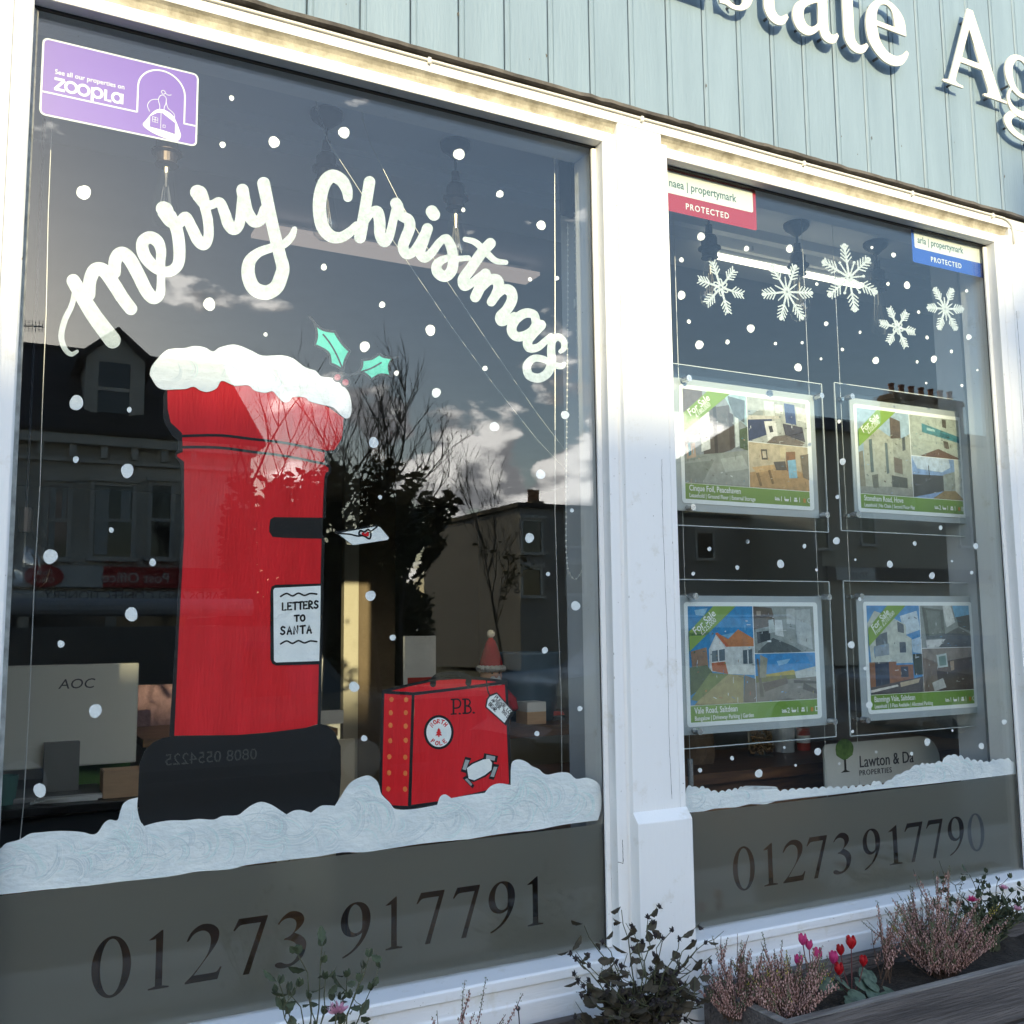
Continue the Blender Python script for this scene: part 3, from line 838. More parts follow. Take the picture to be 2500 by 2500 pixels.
# ------------------------------------------------------------------ trees across the road
BARK = mat('bark', (0.09, 0.075, 0.06), rough=0.95, var=0.4, vscale=12, bump=0.5, bscale=40)
LEAFD = mat('evergreen_leaf', (0.035, 0.05, 0.022), rough=0.6, col2=(0.06, 0.065, 0.025), vscale=3)
LEAFB = mat('autumn_leaf', (0.10, 0.075, 0.03), rough=0.7, col2=(0.06, 0.06, 0.02), vscale=3)
def tree(name, label, x, y, h, seed, leaf, dens, spread, bare_top=True, lowcrown=0.15):
    g = random.Random(seed)
    t = thing(name, label, 'tree', 'trees across the road', (x, y, 0))
    mb = MB()
    lv = MB()
    def leafcard(p, s):
        a, b = g.uniform(0, 6.28), g.uniform(-1, 1)
        u = Vector((math.cos(a), math.sin(a), b * .6)).normalized() * s
        v = u.orthogonal().normalized() * s * .55
        q = Vector((g.uniform(-.3, .3), g.uniform(-.3, .3), g.uniform(-.3, .3))) * s
        p = Vector(p) + q
        lv.add([p - u, p + v, p + u, p - v], [(0, 1, 2, 3)])
    def branch(p, d, L, r, lev):
        n = 5
        pts, rr = [p], [r]
        q, dd = Vector(p), Vector(d)
        for i in range(n):
            dd = (dd + Vector((g.uniform(-.16, .16), g.uniform(-.16, .16), g.uniform(-.02, .13)))).normalized()
            q = q + dd * L / n
            pts.append(q.copy())
            rr.append(r * (1 - .8 * (i + 1) / n))
            if lev < 3 and i >= (1 if lev else 1):
                for _ in range(2 if lev == 0 else g.choice((1, 2))):
                    a = g.uniform(0, 6.28)
                    sd_ = Vector((math.cos(a), math.sin(a), g.uniform(.45, 1.3))).normalized()
                    nd = (dd * .55 + sd_ * spread).normalized()
                    branch(q, nd, L * g.uniform(.38, .6), max(.006, r * .45), lev + 1)
            if lev >= 1:
                fade = 1.0
                if bare_top: fade = max(0.0, min(1.0, 1.6 - 1.9 * q.z / h))
                for _ in range(int(dens * fade * (1 if lev < 3 else 1.6) + g.random())): leafcard(q, g.uniform(.07, .15))
        mb.tube(pts, rr, 5 if lev > 1 else 7, caps=False)
    branch(Vector((0, 0, 0)), Vector((0, 0, 1)), h * .78, h * .012, 0)
    mb.build('trunk', BARK, t)
    if lv.f:
        o = lv.build('crown', leaf, t)
        o['kind'] = 'stuff'
    return t
def tspot(px, py, d):
    q = Mir(px, py, d)
    return q.x, q.y, q.z
for i, (px, py, d, lf, dn, lab) in enumerate(((880, 1030, 17, LEAFB, 4, 'slender half bare street tree beside the reflected pillar box'), (800, 1030, 18.5, LEAFB, 9, 'leafy brown street tree behind the red painted pillar box'), (985, 1090, 19, LEAFB, 4, 'thin bare topped tree next to the cloud'), (935, 1160, 17, LEAFD, 8, 'dark dense low tree behind the painted envelope'), (660, 1040, 18, LEAFB, 11, 'russet tree at the end of the reflected post office'), (1225, 1240, 26, LEAFB, 0.4, 'small bare tree beside the reflected flat roofed block'))):
    x, y, z = tspot(px, py, d)
    tree('street_tree', lab, x, y, z, 40 + i, lf, dn, .75 if lf is LEAFB else .95, True)
# evergreen hedge mass below them
hx0, hx1 = Mir(625, 1300, 20).x, Mir(1150, 1300, 20).x
g = random.Random(5)
hb = MB()
for i in range(24000):
    x = g.uniform(hx0, hx1)
    fx_ = (x - hx0) / (hx1 - hx0)
    top = 5.0 - 2.6 * fx_ + 0.9 * mnoise.noise((x * .8, 0, 0)) + .5 * mnoise.noise((x * 2.3, 4, 0))
    z = g.uniform(0.1, top)
    y = 2 * YG - 20.6 + g.uniform(-.9, .9) - .3
    s = g.uniform(.06, .13)
    a = g.uniform(0, 6.28)
    u = Vector((math.cos(a), math.sin(a), g.uniform(-.6, .6))).normalized() * s
    v = u.orthogonal().normalized() * s * .6
    p = Vector((x, y - 2.2, z))
    hb.add([p - u, p + v, p + u, p - v], [(0, 1, 2, 3)])
hedge = hb.build('hedge', LEAFD)
tag(hedge, 'dark evergreen hedge below the street trees across the road', 'hedge', kind='stuff')

# ------------------------------------------------------------------ parked vehicles
TYRE = mat('tyre_rubber', (0.02, 0.02, 0.02), .8)
RIM = mat('alloy_rim', (0.5, 0.5, 0.52), .35, .9)
CGL = mat('car_glass', (0.012, 0.014, 0.016), .05, spec=0.8)
HLAMP = mat('head_lamp', (0.7, 0.7, 0.7), .1, spec=0.8)
TLAMP = mat('tail_lamp', (0.35, 0.01, 0.01), .2)
PLAS = mat('black_trim', (0.02, 0.02, 0.022), .6)
def vehicle(name, label, cat, x, y, paint, L, H, W, prof, glassrow, rack=False, face=1):
    """prof: side outline (0..L, 0..H); glassrow: list of window quads in the side"""
    v = thing(name, label, cat, 'vehicles parked along the road', (x, y, -0.12))
    n = len(prof)
    mb = MB()
    def wid(z): return W / 2 * (1 - .16 * max(0, (z - .55 * H) / (.45 * H)) - .04 * max(0, (.3 * H - z) / (.3 * H)))
    pr = catmull(prof, 3, True)
    n = len(pr)
    vs = [(p[0] * face, -wid(p[1]), p[1]) for p in pr] + [(p[0] * face, wid(p[1]), p[1]) for p in pr]
    mb.add(vs, [(i, (i + 1) % n, (i + 1) % n + n, i + n) for i in range(n)] + [tuple(range(n)), tuple(range(n, 2 * n))[::-1]])
    mb.build('body', paint, v, bevel=0.03)
    for q in glassrow:
        for sg in (-1, 1):
            mb = MB()
            vs = [(a * face, sg * (wid(b) + .004), b) for a, b in q] + [(a * face, sg * (wid(b) - .01), b) for a, b in q]
            k = len(q)
            mb.add(vs, [tuple(range(k)), tuple(range(k, 2 * k))[::-1]] + [(i, (i + 1) % k, (i + 1) % k + k, i + k) for i in range(k)])
            mb.build('window', CGL, v)
    for wx in (L * .19, L * .81):
        for sg in (-1, 1):
            mb = MB()
            M = Matrix.Rotation(math.pi / 2, 3, 'X')
            mb.lathe([(.001, -.11), (.24, -.11), (.33, -.09), (.34, 0), (.33, .09), (.24, .11), (.001, .11)], (wx * face, sg * (W / 2 - .1), .34), 20, 0, M)
            w_ = mb.build('wheel', TYRE, v)
            mb = MB()
            mb.lathe([(.001, -.02), (.20, -.02), (.22, .0), (.20, .02), (.001, .02)], (wx * face, sg * (W / 2 + .005), .34), 14, 0, M)
            mb.build('rim', RIM, w_)
    for sg in (-1, 1):
        MB().box(min(.02 * face, .12 * face), max(.02 * face, .12 * face), sg * W * .38 - .14, sg * W * .38 + .14, H * .38, H * .47).build('headlight', HLAMP, v)
        MB().box(min((L - .10) * face, (L - .01) * face), max((L - .10) * face, (L - .01) * face), sg * W * .40 - .09, sg * W * .40 + .09, H * .40, H * .58).build('tail_light', TLAMP, v)
        MB().box(min(.05 * L * face, .95 * L * face), max(.05 * L * face, .95 * L * face), sg * (W / 2 - .01) - .02, sg * (W / 2 - .01) + .02, H * .16, H * .22).build('side_trim', PLAS, v)
    if rack:
        for sg in (-1, 1):
            mb = MB()
            mb.tube([((L * .42) * face, sg * W * .36, H + .0), ((L * .44) * face, sg * W * .36, H + .07), ((L * .88) * face, sg * W * .36, H + .07), ((L * .90) * face, sg * W * .36, H)], .022, 6)
            mb.build('roof_rail', RIM, v)
    return v
WHTC = mat('van_paint', (0.07, 0.07, 0.075), .3, coat=.4)
SILC = mat('silver_car_paint', (0.38, 0.39, 0.40), .3, .5, coat=.4)
DARC = mat('dark_car_paint', (0.05, 0.055, 0.07), .25, .3, coat=.5)
suvp = [(0, .45), (.03, .85), (.15, 1.02), (1.15, 1.12), (1.75, 1.66), (2.2, 1.74), (3.9, 1.72), (4.35, 1.55), (4.55, 1.05), (4.58, .45), (4.4, .30), (.15, .30)]
suvg = [[(1.45, 1.16), (1.95, 1.62), (2.45, 1.64), (2.45, 1.14)], [(2.52, 1.14), (2.52, 1.64), (3.25, 1.63), (3.25, 1.13)], [(3.32, 1.13), (3.32, 1.62), (3.95, 1.6), (4.15, 1.13)]]
sx = Mir(1268, 1650, 9.5)
vehicle('parked_people_carrier', 'silver people carrier with roof rails parked at the kerb, reflected beside the middle post', 'car', sx.x, 2 * YG - 9.5, SILC, 4.58, 1.72, 1.8, suvp, suvg, True)
vanp = [(0, .45), (.03, .95), (.25, 1.1), (.95, 1.2), (1.55, 1.95), (1.9, 2.05), (4.85, 2.05), (5.0, 1.95), (5.05, .45), (4.9, .32), (.15, .32)]
vanp = [(a, b * .83) for a, b in vanp]
vang = [[(1.1, 1.24), (1.6, 1.85), (2.15, 1.88), (2.15, 1.22)]]
vang = [[(a, b * .83) for a, b in q] for q in vang]
vx = Mir(1010, 1650, 9.0)
van = vehicle('parked_van', 'dark panel van with a ladder tube on its roof, reflected under the post office', 'van', vx.x, 2 * YG - 9.0, WHTC, 5.05, 1.68, 1.9, vanp, vang, False, -1)
mb = MB()
mb.tube([(-4.6, .5, 1.90), (-2.0, .5, 1.90)], .09, 12)
mb.build('ladder_tube', mat('grey_plastic_pipe', (.35, .35, .36), .5), van)
for q in (-4.2, -2.4):
    mb = MB()
    mb.box(q - .03, q + .03, -.8, .8, 1.72, 1.80)
    mb.build('roof_bar', PLAS, van)
nq = Mir(625, 1852, 8.1)
text('0808 0554225', TXTL, van, .15, (nq.x - vx.x, .957, max(.42, nq.z + .12)), rot=FACEUS, align='LEFT')
hatp = [(0, .42), (.03, .72), (.2, .86), (1.05, .95), (1.7, 1.40), (2.1, 1.46), (3.2, 1.42), (3.85, 1.1), (4.0, .95), (4.02, .42), (3.85, .28), (.15, .28)]
hatg = [[(1.35, .98), (1.85, 1.36), (2.3, 1.38), (2.3, .97)], [(2.37, .97), (2.37, 1.38), (3.05, 1.35), (3.4, 1.0)]]
hx = Mir(2130, 1650, 9.5)
vehicle('parked_hatchback', 'dark hatchback parked along the kerb, reflected below the lower property cards', 'car', hx.x, 2 * YG - 9.4, DARC, 4.02, 1.46, 1.72, hatp, hatg)
# ------------------------------------------------------------------ the two glazed windows and what is painted on them
win_l = thing('display_window', 'large display window painted with a red pillar box and Merry Christmas lettering', 'window')
win_r = thing('display_window', 'narrower display window with painted snowflakes and hanging property cards', 'window')
MB().box(X0 + 0.0005, X1 - 0.0005, YG, YG + 0.006, ZB + 0.002, ZT - 0.0005).build('glass_pane', PANE, win_l)
MB().box(X2 + 0.0005, X3 - 0.0005, YG, YG + 0.006, ZB + 0.002, ZT - 0.0005).build('glass_pane', PANE, win_r)

def brush_paint(name, col, col2, rough=0.55, stretch=(1, 1, 1), sc=35, lo=0.3, hi=0.62):
    return mat(name, col, rough=rough, col2=col2, vscale=sc, vdetail=8, bump=0.3, bscale=90, stretch=stretch, lo=lo, hi=hi, spec=0.3)
PW = brush_paint('white_poster_paint', (0.90, 0.92, 0.91), (0.80, 0.83, 0.83), stretch=(1, 1, 1))
PLET = brush_paint('white_lettering_paint', (0.50, 0.555, 0.58), (0.41, 0.46, 0.48), stretch=(1, 1, 1), sc=95, lo=0.36, hi=0.56)
PSN = brush_paint('snow_poster_paint', (0.92, 0.95, 0.96), (0.70, 0.76, 0.80), stretch=(0.7, 1, 1.3), sc=15, lo=0.28, hi=0.6)
PDOT = brush_paint('snow_dot_paint', (0.91, 0.93, 0.94), (0.82, 0.85, 0.87), sc=80)
PRED = brush_paint('red_poster_paint', (0.74, 0.010, 0.018), (0.60, 0.005, 0.010), sc=16, rough=0.6, stretch=(2.2, 1, 0.35), lo=0.3, hi=0.7)
PBLK = mat('black_poster_paint', (0.006, 0.006, 0.007), rough=0.6, spec=0.3)
PGRN = brush_paint('mint_poster_paint', (0.08, 0.55, 0.44), (0.055, 0.46, 0.36), sc=24)
PBER = brush_paint('berry_poster_paint', (0.35, 0.03, 0.06), (0.28, 0.02, 0.04))
PORG = brush_paint('orange_poster_paint', (0.80, 0.22, 0.06), (0.70, 0.17, 0.04))
PGRY = brush_paint('grey_poster_paint', (0.42, 0.44, 0.44), (0.36, 0.38, 0.38))
LAY = 0.00035
def yl(layer): return YP + layer * LAY
def poly(name, pts, m, parent, layer, smooth=0):
    if smooth: pts = loop_smooth(pts, smooth)
    vs = [P(p[0], p[1], yl(layer)) for p in pts]
    return MB().add(vs, [tuple(range(len(vs)))]).build(name, m, parent)
def stroke_geo(mb, pts, w, layer, n=6, cap=True, rise=0.5, mi=0):
    """brush stroke along a line of pixels; w is its width in pixels, one or one per point"""
    ws = w if isinstance(w, (list, tuple)) else [w] * len(pts)
    q = catmull([(p[0], p[1], ww) for p, ww in zip(pts, ws)], n) if n > 1 and len(pts) > 2 else [(p[0], p[1], ww) for p, ww in zip(pts, ws)]
    m = len(q)
    L, Rr = [], []
    for i in range(m):
        a, b = q[max(i - 1, 0)], q[min(i + 1, m - 1)]
        dx, dy = b[0] - a[0], b[1] - a[1]
        l = math.hypot(dx, dy) or 1
        nx, ny = -dy / l, dx / l
        h = q[i][2] / 2
        yy = yl(layer + rise * i / m)
        L.append(P(q[i][0] + nx * h, q[i][1] + ny * h, yy))
        Rr.append(P(q[i][0] - nx * h, q[i][1] - ny * h, yy))
    vs = []
    for a, b in zip(L, Rr): vs += [a, b]
    mb.add(vs, [(2 * i, 2 * i + 1, 2 * i + 3, 2 * i + 2) for i in range(m - 1)], mi)
    if cap:
        for i, j in ((0, 1), (m - 1, m - 2)):
            dx, dy = q[i][0] - q[j][0], q[i][1] - q[j][1]
            a0 = math.atan2(dy, dx)
            h = q[i][2] / 2
            yy = yl(layer + rise * i / m - 0.06)
            vs = [P(q[i][0] + math.cos(a0 + t) * h, q[i][1] + math.sin(a0 + t) * h, yy) for t in [-math.pi / 2 + math.pi * k / 8 for k in range(9)]]
            mb.add(vs, [tuple(range(9))], mi)
    return mb
def stroke(name, pts, w, m, parent, layer, **k):
    return stroke_geo(MB(), pts, w, layer, **k).build(name, m, parent)

# --- Merry Christmas
S = 0.36232
let = tag(bpy.data.objects.new('painted_lettering', None), 'brushed white script reading Merry Christmas')
COL.objects.link(let)
let.parent = win_l
def ltr(strokes, layer=6):
    mb = MB()
    for k, (c, pts, w) in enumerate(strokes):
        q = []
        for it in pts:
            if isinstance(it[0], str): q += cr(it[0], [it[1:]])
            else: q += cr(c, [it])
        ww = [x * S for x in w] if isinstance(w, (list, tuple)) else w * S
        stroke_geo(mb, q, ww, layer + 0.9 * k, n=7, rise=0.8)
    return mb.build('letter', PLET, let)
# m
ltr([('E', [(494, 236), (620, 450), (758, 636)], [92, 104, 112]),
     ('E', [(600, 330), (606, 235), (640, 163), (700, 168), (765, 255), (825, 350), (882, 425)], [84, 88, 92, 92, 90, 88, 86]),
     ('E', [(772, 180), (778, 95), (815, 52), (870, 85), (930, 190), (985, 300), (1035, 352), (1078, 322), (1085, 230), (1083, 150), ('A', 1082, 1740)], [84, 88, 92, 92, 90, 88, 84, 66, 56, 60, 64]),
     ('E', [(520, 712), (480, 730), (438, 695), (413, 610), (437, 500), (480, 410), (500, 330), (500, 270)], [22, 32, 36, 40, 40, 38, 36, 34])], 6)
# e
ltr([('A', [(1082, 1760), (1085, 1690), (1062, 1628), (1010, 1600), (962, 1632), (968, 1708), (1020, 1780), (1095, 1828), (1160, 1822), (1203, 1770), (1208, 1660), (1190, 1545), (1150, 1455)], [64, 70, 80, 84, 84, 84, 80, 72, 74, 78, 82, 82, 80])], 9)
# r r
ltr([('A', [(1100, 1405), (1112, 1420), (1150, 1490), (1205, 1503), (1250, 1460), (1290, 1530), (1335, 1620), (1378, 1648), (1405, 1590), (1400, 1480), (1375, 1380)], [100, 112, 86, 76, 70, 76, 80, 74, 68, 68, 66])], 11)
ltr([('A', [(1330, 1295), (1345, 1310), (1385, 1375), (1430, 1378), (1480, 1362), (1512, 1430), (1540, 1510), (1580, 1545), (1615, 1500), (1625, 1400), (1632, 1330)], [100, 108, 80, 60, 66, 74, 80, 78, 72, 66, 66])], 13)
# y
ltr([('A', [(1634, 1280), (1645, 1340), (1668, 1430), (1712, 1492), (1758, 1478), (1782, 1410)], [84, 82, 80, 80, 74, 66]),
     ('B', [(120, 1235), (150, 1380), (190, 1560), (230, 1720), (250, 1800), ('F', 240, 200), ('F', 205, 280), ('F', 135, 315), ('F', 55, 285), ('F', 18, 200), ('F', 25, 110), ('F', 80, 50), ('B', 165, 1672), ('B', 250, 1648), ('B', 305, 1598), ('B', 328, 1545)], [86, 84, 82, 84, 88, 92, 96, 98, 96, 92, 84, 66, 60, 58, 52, 38])], 15)
# C
ltr([('B', [(688, 1330), (680, 1275), (645, 1215), (585, 1186), (535, 1225), (505, 1310), (497, 1410), (515, 1520), (568, 1588), (635, 1600), (700, 1565), (745, 1520)], [62, 76, 84, 88, 92, 92, 90, 88, 84, 74, 66, 56])], 6)
# h
ltr([('B', [(834, 1225), (806, 1400), (770, 1600)], [78, 78, 80]),
     ('B', [(800, 1500), (838, 1440), (885, 1425), (902, 1490), (905, 1580), (935, 1632), (968, 1590), (990, 1500), (1008, 1420)], [50, 62, 76, 78, 74, 70, 62, 58, 58])], 8)
# r
ltr([('B', [(1012, 1370), (1022, 1392), (1045, 1450), (1095, 1480), (1105, 1530), (1080, 1600), (1060, 1660), (1080, 1712), (1125, 1700), (1165, 1640), (1195, 1580)], [78, 80, 70, 74, 76, 76, 74, 68, 62, 54, 52])], 10)
# i with its dot
ltr([('B', [(1224, 1540), (1195, 1630), (1175, 1700), (1205, 1738), (1250, 1706), (1300, 1640), (1335, 1605)], [74, 72, 70, 66, 60, 54, 50]),
     ('B', [(1254, 1425), (1268, 1446)], [84, 84])], 12)
# s
ltr([('B', [(1330, 1618), (1352, 1608), (1382, 1660), (1398, 1745), (1386, 1825), (1340, 1862), (1292, 1832), (1292, 1778), (1350, 1742), (1420, 1744), (1500, 1738)], [40, 62, 68, 72, 74, 76, 74, 66, 48, 42, 36])], 14)
# t
ltr([('B', [(1648, 1640), (1585, 1710), (1515, 1810), ('F', 1466, 225), ('F', 1475, 272), ('F', 1530, 245), ('F', 1590, 195)], [74, 74, 74, 74, 66, 56, 50]),
     ('B', [(1478, 1612), (1545, 1632), (1610, 1690), (1680, 1755), (1752, 1768)], [34, 44, 46, 42, 34])], 16)
# m
ltr([('F', [(1615, 190), (1585, 265), (1547, 345)], [74, 74, 72]),
     ('F', [(1585, 290), (1640, 232), (1690, 232), (1705, 275), (1688, 325), (1655, 378)], [52, 68, 78, 74, 68, 62]),
     ('F', [(1690, 335), (1735, 295), (1782, 305), (1795, 360), (1760, 430), (1715, 475), (1722, 512), (1765, 500), (1810, 470)], [52, 66, 74, 72, 70, 66, 60, 54, 48])], 18)
# a
ltr([('G', [(300, 520), (285, 465), (225, 455), (160, 500), (135, 565), (165, 610), (225, 605), (275, 570), (300, 520)], [58, 60, 64, 66, 66, 64, 64, 58, 50]),
     ('G', [(330, 535), (290, 580), (245, 640), (255, 688), (310, 685), (365, 640), (400, 610)], [74, 68, 66, 60, 52, 46, 42])], 20)
# s
ltr([('G', [(465, 712), (488, 690), (485, 642), (448, 615), (410, 642), (402, 710), (405, 790), (375, 860), (315, 892), (252, 870), (240, 805), (285, 760), (350, 765), (415, 800), (468, 812), (488, 798)], [30, 40, 46, 50, 52, 56, 60, 62, 62, 60, 56, 50, 46, 44, 42, 34])], 22)

# --- snow dots
dots = []
F = 2500 / 1932
for x, y, r in ((437, 185, 5), (420, 273, 6), (517, 268, 11), (649, 250, 11), (158, 363, 14), (866, 291, 11), (943, 366, 7), (874, 396, 4), (1021, 425, 9), (611, 504, 6), (1000, 527, 4), (1051, 525, 4),
                (395, 574, 12), (721, 575, 6), (812, 623, 10), (688, 654, 10), (501, 631, 4), (915, 695, 5), (748, 704, 5), (144, 760, 14), (244, 773, 5), (823, 741, 9), (705, 835, 10), (933, 805, 9), (143, 867, 6),
                (240, 888, 13), (1066, 783, 8), (1020, 895, 9), (210, 1000, 5), (717, 938, 4), (95, 1050, 14), (288, 1061, 7), (999, 1015, 9), (1079, 963, 4), (248, 1159, 13), (115, 1215, 7), (699, 1124, 10), (1086, 1143, 9),
                (1034, 1083, 4), (668, 1296, 10), (741, 1203, 6), (1028, 1227, 6), (180, 1341, 13), (687, 1393, 6), (1094, 1337, 5), (1013, 1384, 5), (75, 1491, 13)):
    dots.append((x * F, y * F, r * F, win_l))
for c, lst in (('G', ((1280, 95, 16), (1280, 333, 28), (1330, 511, 14), (1400, 667, 29), (1590, 648, 15), (1747, 557, 27))),
               ('C', ((1412, 1594, 27), (1718, 1675, 18))),
               ('H', ((352, 20, 25), (907, 12, 10), (1053, 62, 16), (536, 258, 11), (1015, 257, 12), (1144, 266, 23), (1546, 304, 11), (599, 525, 15), (827, 583, 10), (257, 659, 11), (437, 653, 10), (708, 699, 11), (564, 762, 9), (410, 820, 26),
                      (933, 773, 23), (1222, 447, 11), (1279, 618, 12), (1560, 615, 19), (1212, 782, 10), (1325, 764, 22), (1443, 712, 11), (1513, 942, 10), (1273, 925, 8), (1618, 838, 8), (686, 1184, 13), (710, 1454, 22), (675, 1692, 14), (1370, 1900, 14))),
               ('L', ((70, 337, 13), (452, 368, 14), (668, 332, 24), (1195, 350, 14), (1607, 368, 19), (292, 488, 26), (796, 459, 8), (1028, 490, 22), (1447, 469, 8), (1579, 546, 12), (1312, 567, 21), (534, 528, 10), (0, 512, 14), (768, 1033, 24), (825, 725, 12),
                      (862, 1192, 13), (890, 1437, 23), (777, 1617, 11), (1280, 1688, 23), (1645, 1715, 20), (1799, 1552, 18), (1450, 1610, 8), (936, 1755, 10), (1175, 1767, 12), (688, 1833, 9), (542, 1752, 24), (317, 1725, 9), (393, 1845, 9), (145, 1900, 27))),
               ('K', ((1726, 337, 13), (1468, 387, 14), (1359, 554, 13))),
               ('O', ((1621, 141, 14), (1405, 222, 15)))):
    for x, y, r in lst:
        (px, py), = cr(c, [(x, y)])
        dots.append((px, py, r * S * 1.05, win_r))
rd = random.Random(11)
for px, py, r, w in dots:
    a0, sq = rd.uniform(0, 3.14), rd.uniform(0.88, 1.0)
    p1, p2 = rd.uniform(0, 6.28), rd.uniform(0, 6.28)
    pts = []
    for k in range(20):
        a = 2 * math.pi * k / 20
        rr = r * (1 + 0.05 * math.sin(2 * a + p1) + 0.035 * math.sin(3 * a + p2) + rd.uniform(-.028, .028))
        # slightly slimmer to the eye where the pane runs away from it
        kx = 0.94 if w is win_l else 0.88
        pts.append((px + rr * math.cos(a) * kx, py + rr * math.sin(a)))
    poly('snow_dot', pts, PDOT, w, 1)

# --- pillar box
def sub(name, label, parent):
    o = bpy.data.objects.new(name, None)
    COL.objects.link(o)
    o.parent = parent
    if label: o['label'] = label
    return o
box = sub('painted_pillar_box', 'red painted pillar box with black base and snowy top', win_l)
poly('snow_cap', cr('E', [(1010, 860), (1030, 800), (1110, 712), (1170, 692), (1240, 690), (1310, 675), (1380, 685), (1435, 712), (1480, 685), (1560, 666), (1620, 675), (1700, 710), (1770, 740), (1900, 738)]) +
     cr('F', [(320, 760), (400, 818), (470, 842), (510, 880), (590, 892), (640, 930), (690, 982), (712, 1060), (708, 1138), (680, 1165), (640, 1140), (590, 1090), (510, 1070), (430, 1048), (400, 1022), (320, 1018), (290, 1050), (250, 1050), (210, 1010), (180, 980), (130, 990), (60, 975), (15, 940)]) +
     cr('E', [(1580, 942), (1495, 910), (1460, 960), (1400, 985), (1350, 975), (1305, 950), (1250, 965), (1180, 968), (1110, 970), (1060, 950), (1020, 890)]), PSN, box, 2, smooth=4)
body_out = cr('E', [(1125, 930), (1125, 1100), (1145, 1190), (1222, 1262), (1228, 1390), (1190, 1402), (1188, 1420), (1236, 1455), (1240, 1932)]) + cr('I', [(1222, 600), (1200, 1000), (1170, 1645), (1600, 1640), (1932, 1612)]) + cr('J', [(400, 1592), (490, 1565), (505, 1000), (512, 620), (518, 300), (520, 176)]) + cr('F', [(524, 1832), (535, 1560), (560, 1525), (558, 1490), (540, 1470), (545, 1390), (600, 1374), (648, 1300), (665, 1165), (560, 1090), (300, 950), (0, 880)])
poly('body', body_out, PRED, box, 10)
OL = 7.5
def oline(name, pts, parent, w=OL, layer=7, m=PBLK, **k): return stroke(name, pts, w, m, parent, layer, **k)
oline('band_line', cr('E', [(1215, 1283), (1330, 1278), (1500, 1278), (1700, 1302), (1932, 1330)]) + cr('F', [(545, 1388)]), box, 6.5, n=4)
oline('band_line', cr('E', [(1215, 1358), (1330, 1356), (1500, 1362), (1700, 1388), (1932, 1418)]) + cr('F', [(535, 1470)]), box, 6.5, n=4)
poly('outline_mass', cr('E', [(1126, 960), (1112, 975), (1100, 1010), (1098, 1150), (1110, 1200), (1160, 1280), (1196, 1310), (1200, 1372), (1182, 1392), (1180, 1428), (1215, 1470), (1222, 1600), (1226, 1932)]) + cr('I', [(1204, 600), (1180, 1000), (1140, 1650), (1174, 1652), (1202, 1000), (1224, 600)]) + cr('E', [(1242, 1932), (1240, 1455), (1192, 1420), (1194, 1404), (1232, 1390), (1226, 1262), (1150, 1190), (1130, 1100)]), PBLK, box, 8)
oline('outline', cr('F', [(668, 1168), (655, 1300), (606, 1380), (545, 1394), (543, 1470), (564, 1490), (564, 1528), (540, 1565), (528, 1832)]) , box, 7)
oline('outline', cr('J', [(522, 310), (514, 620), (506, 1000), (494, 1570)]), box, 7.5)
slot = cr('F', [(520, 1832), (190, 1828), (165, 1845), (158, 1900)]) + cr('J', [(158, 270), (180, 305), (260, 312), (518, 318), (520, 180)])
poly('letter_slot', slot, PBLK, box, 8)
panel = sub('collection_panel', 'white panel reading LETTERS TO SANTA', win_l)
poly('panel_border', cr('J', [(512, 620), (200, 628), (175, 640), (166, 670), (166, 1130), (180, 1160), (205, 1172), (500, 1164), (512, 900)]), PBLK, panel, 6)
poly('panel_face', cr('J', [(505, 635), (195, 650), (186, 665), (190, 1140), (205, 1152), (495, 1142), (502, 900)]), PW, panel, 4)
poly('base', cr('I', [(1165, 1648), (1100, 1660), (1030, 1692), (975, 1745), (940, 1830)]) + cr('M', [(935, 260), (929, 420), (945, 560), (970, 640), (1500, 640), (1932, 560)]) + cr('N', [(300, 560), (605, 470), (632, 400), (642, 250), (640, 60)]) + cr('J', [(632, 1700), (600, 1622), (550, 1578), (505, 1566), (400, 1592), (120, 1628)]) + cr('I', [(1600, 1640)]), PBLK, box, 9)
# handwriting: strokes in a unit box, left-top origin
HW = {'L': [[(0, 0), (0, 1), (.75, .96)]], 'E': [[(.75, .03), (0, 0), (0, 1), (.8, .97)], [(0, .5), (.6, .47)]], 'T': [[(-.05, .05), (.95, 0)], [(.45, 0), (.45, 1)]], 'R': [[(0, 1), (0, 0), (.6, .08), (.65, .35), (.1, .52), (.8, 1)]],
      'S': [[(.8, .12), (.4, 0), (.1, .2), (.3, .45), (.7, .6), (.75, .85), (.35, 1), (.0, .88)]], 'O': [[(.45, 0), (.1, .2), (0, .55), (.2, .92), (.5, 1), (.85, .8), (.9, .4), (.7, .05), (.45, 0)]], 'A': [[(0, 1), (.42, 0), (.85, 1)], [(.15, .65), (.7, .62)]],
      'N': [[(0, 1), (.05, 0), (.75, 1), (.78, 0)]], 'H': [[(0, 0), (0, 1)], [(.75, 0), (.72, 1)], [(0, .5), (.74, .48)]], 'P': [[(0, 1), (0, 0), (.65, .08), (.68, .4), (.05, .55)]], 'F': [[(.75, 0), (0, .02), (0, 1)], [(0, .48), (.6, .45)]],
      'I': [[(.3, 0), (.3, 1)]], 'B': [[(0, 0), (0, 1), (.6, .95), (.7, .7), (.05, .5), (.55, .4), (.6, .1), (0, 0)]], 'K': [[(0, 0), (0, 1)], [(.75, 0), (.05, .55), (.8, 1)]], '.': [[(.2, .97), (.25, 1)]], ' ': [],
      'a': [], }
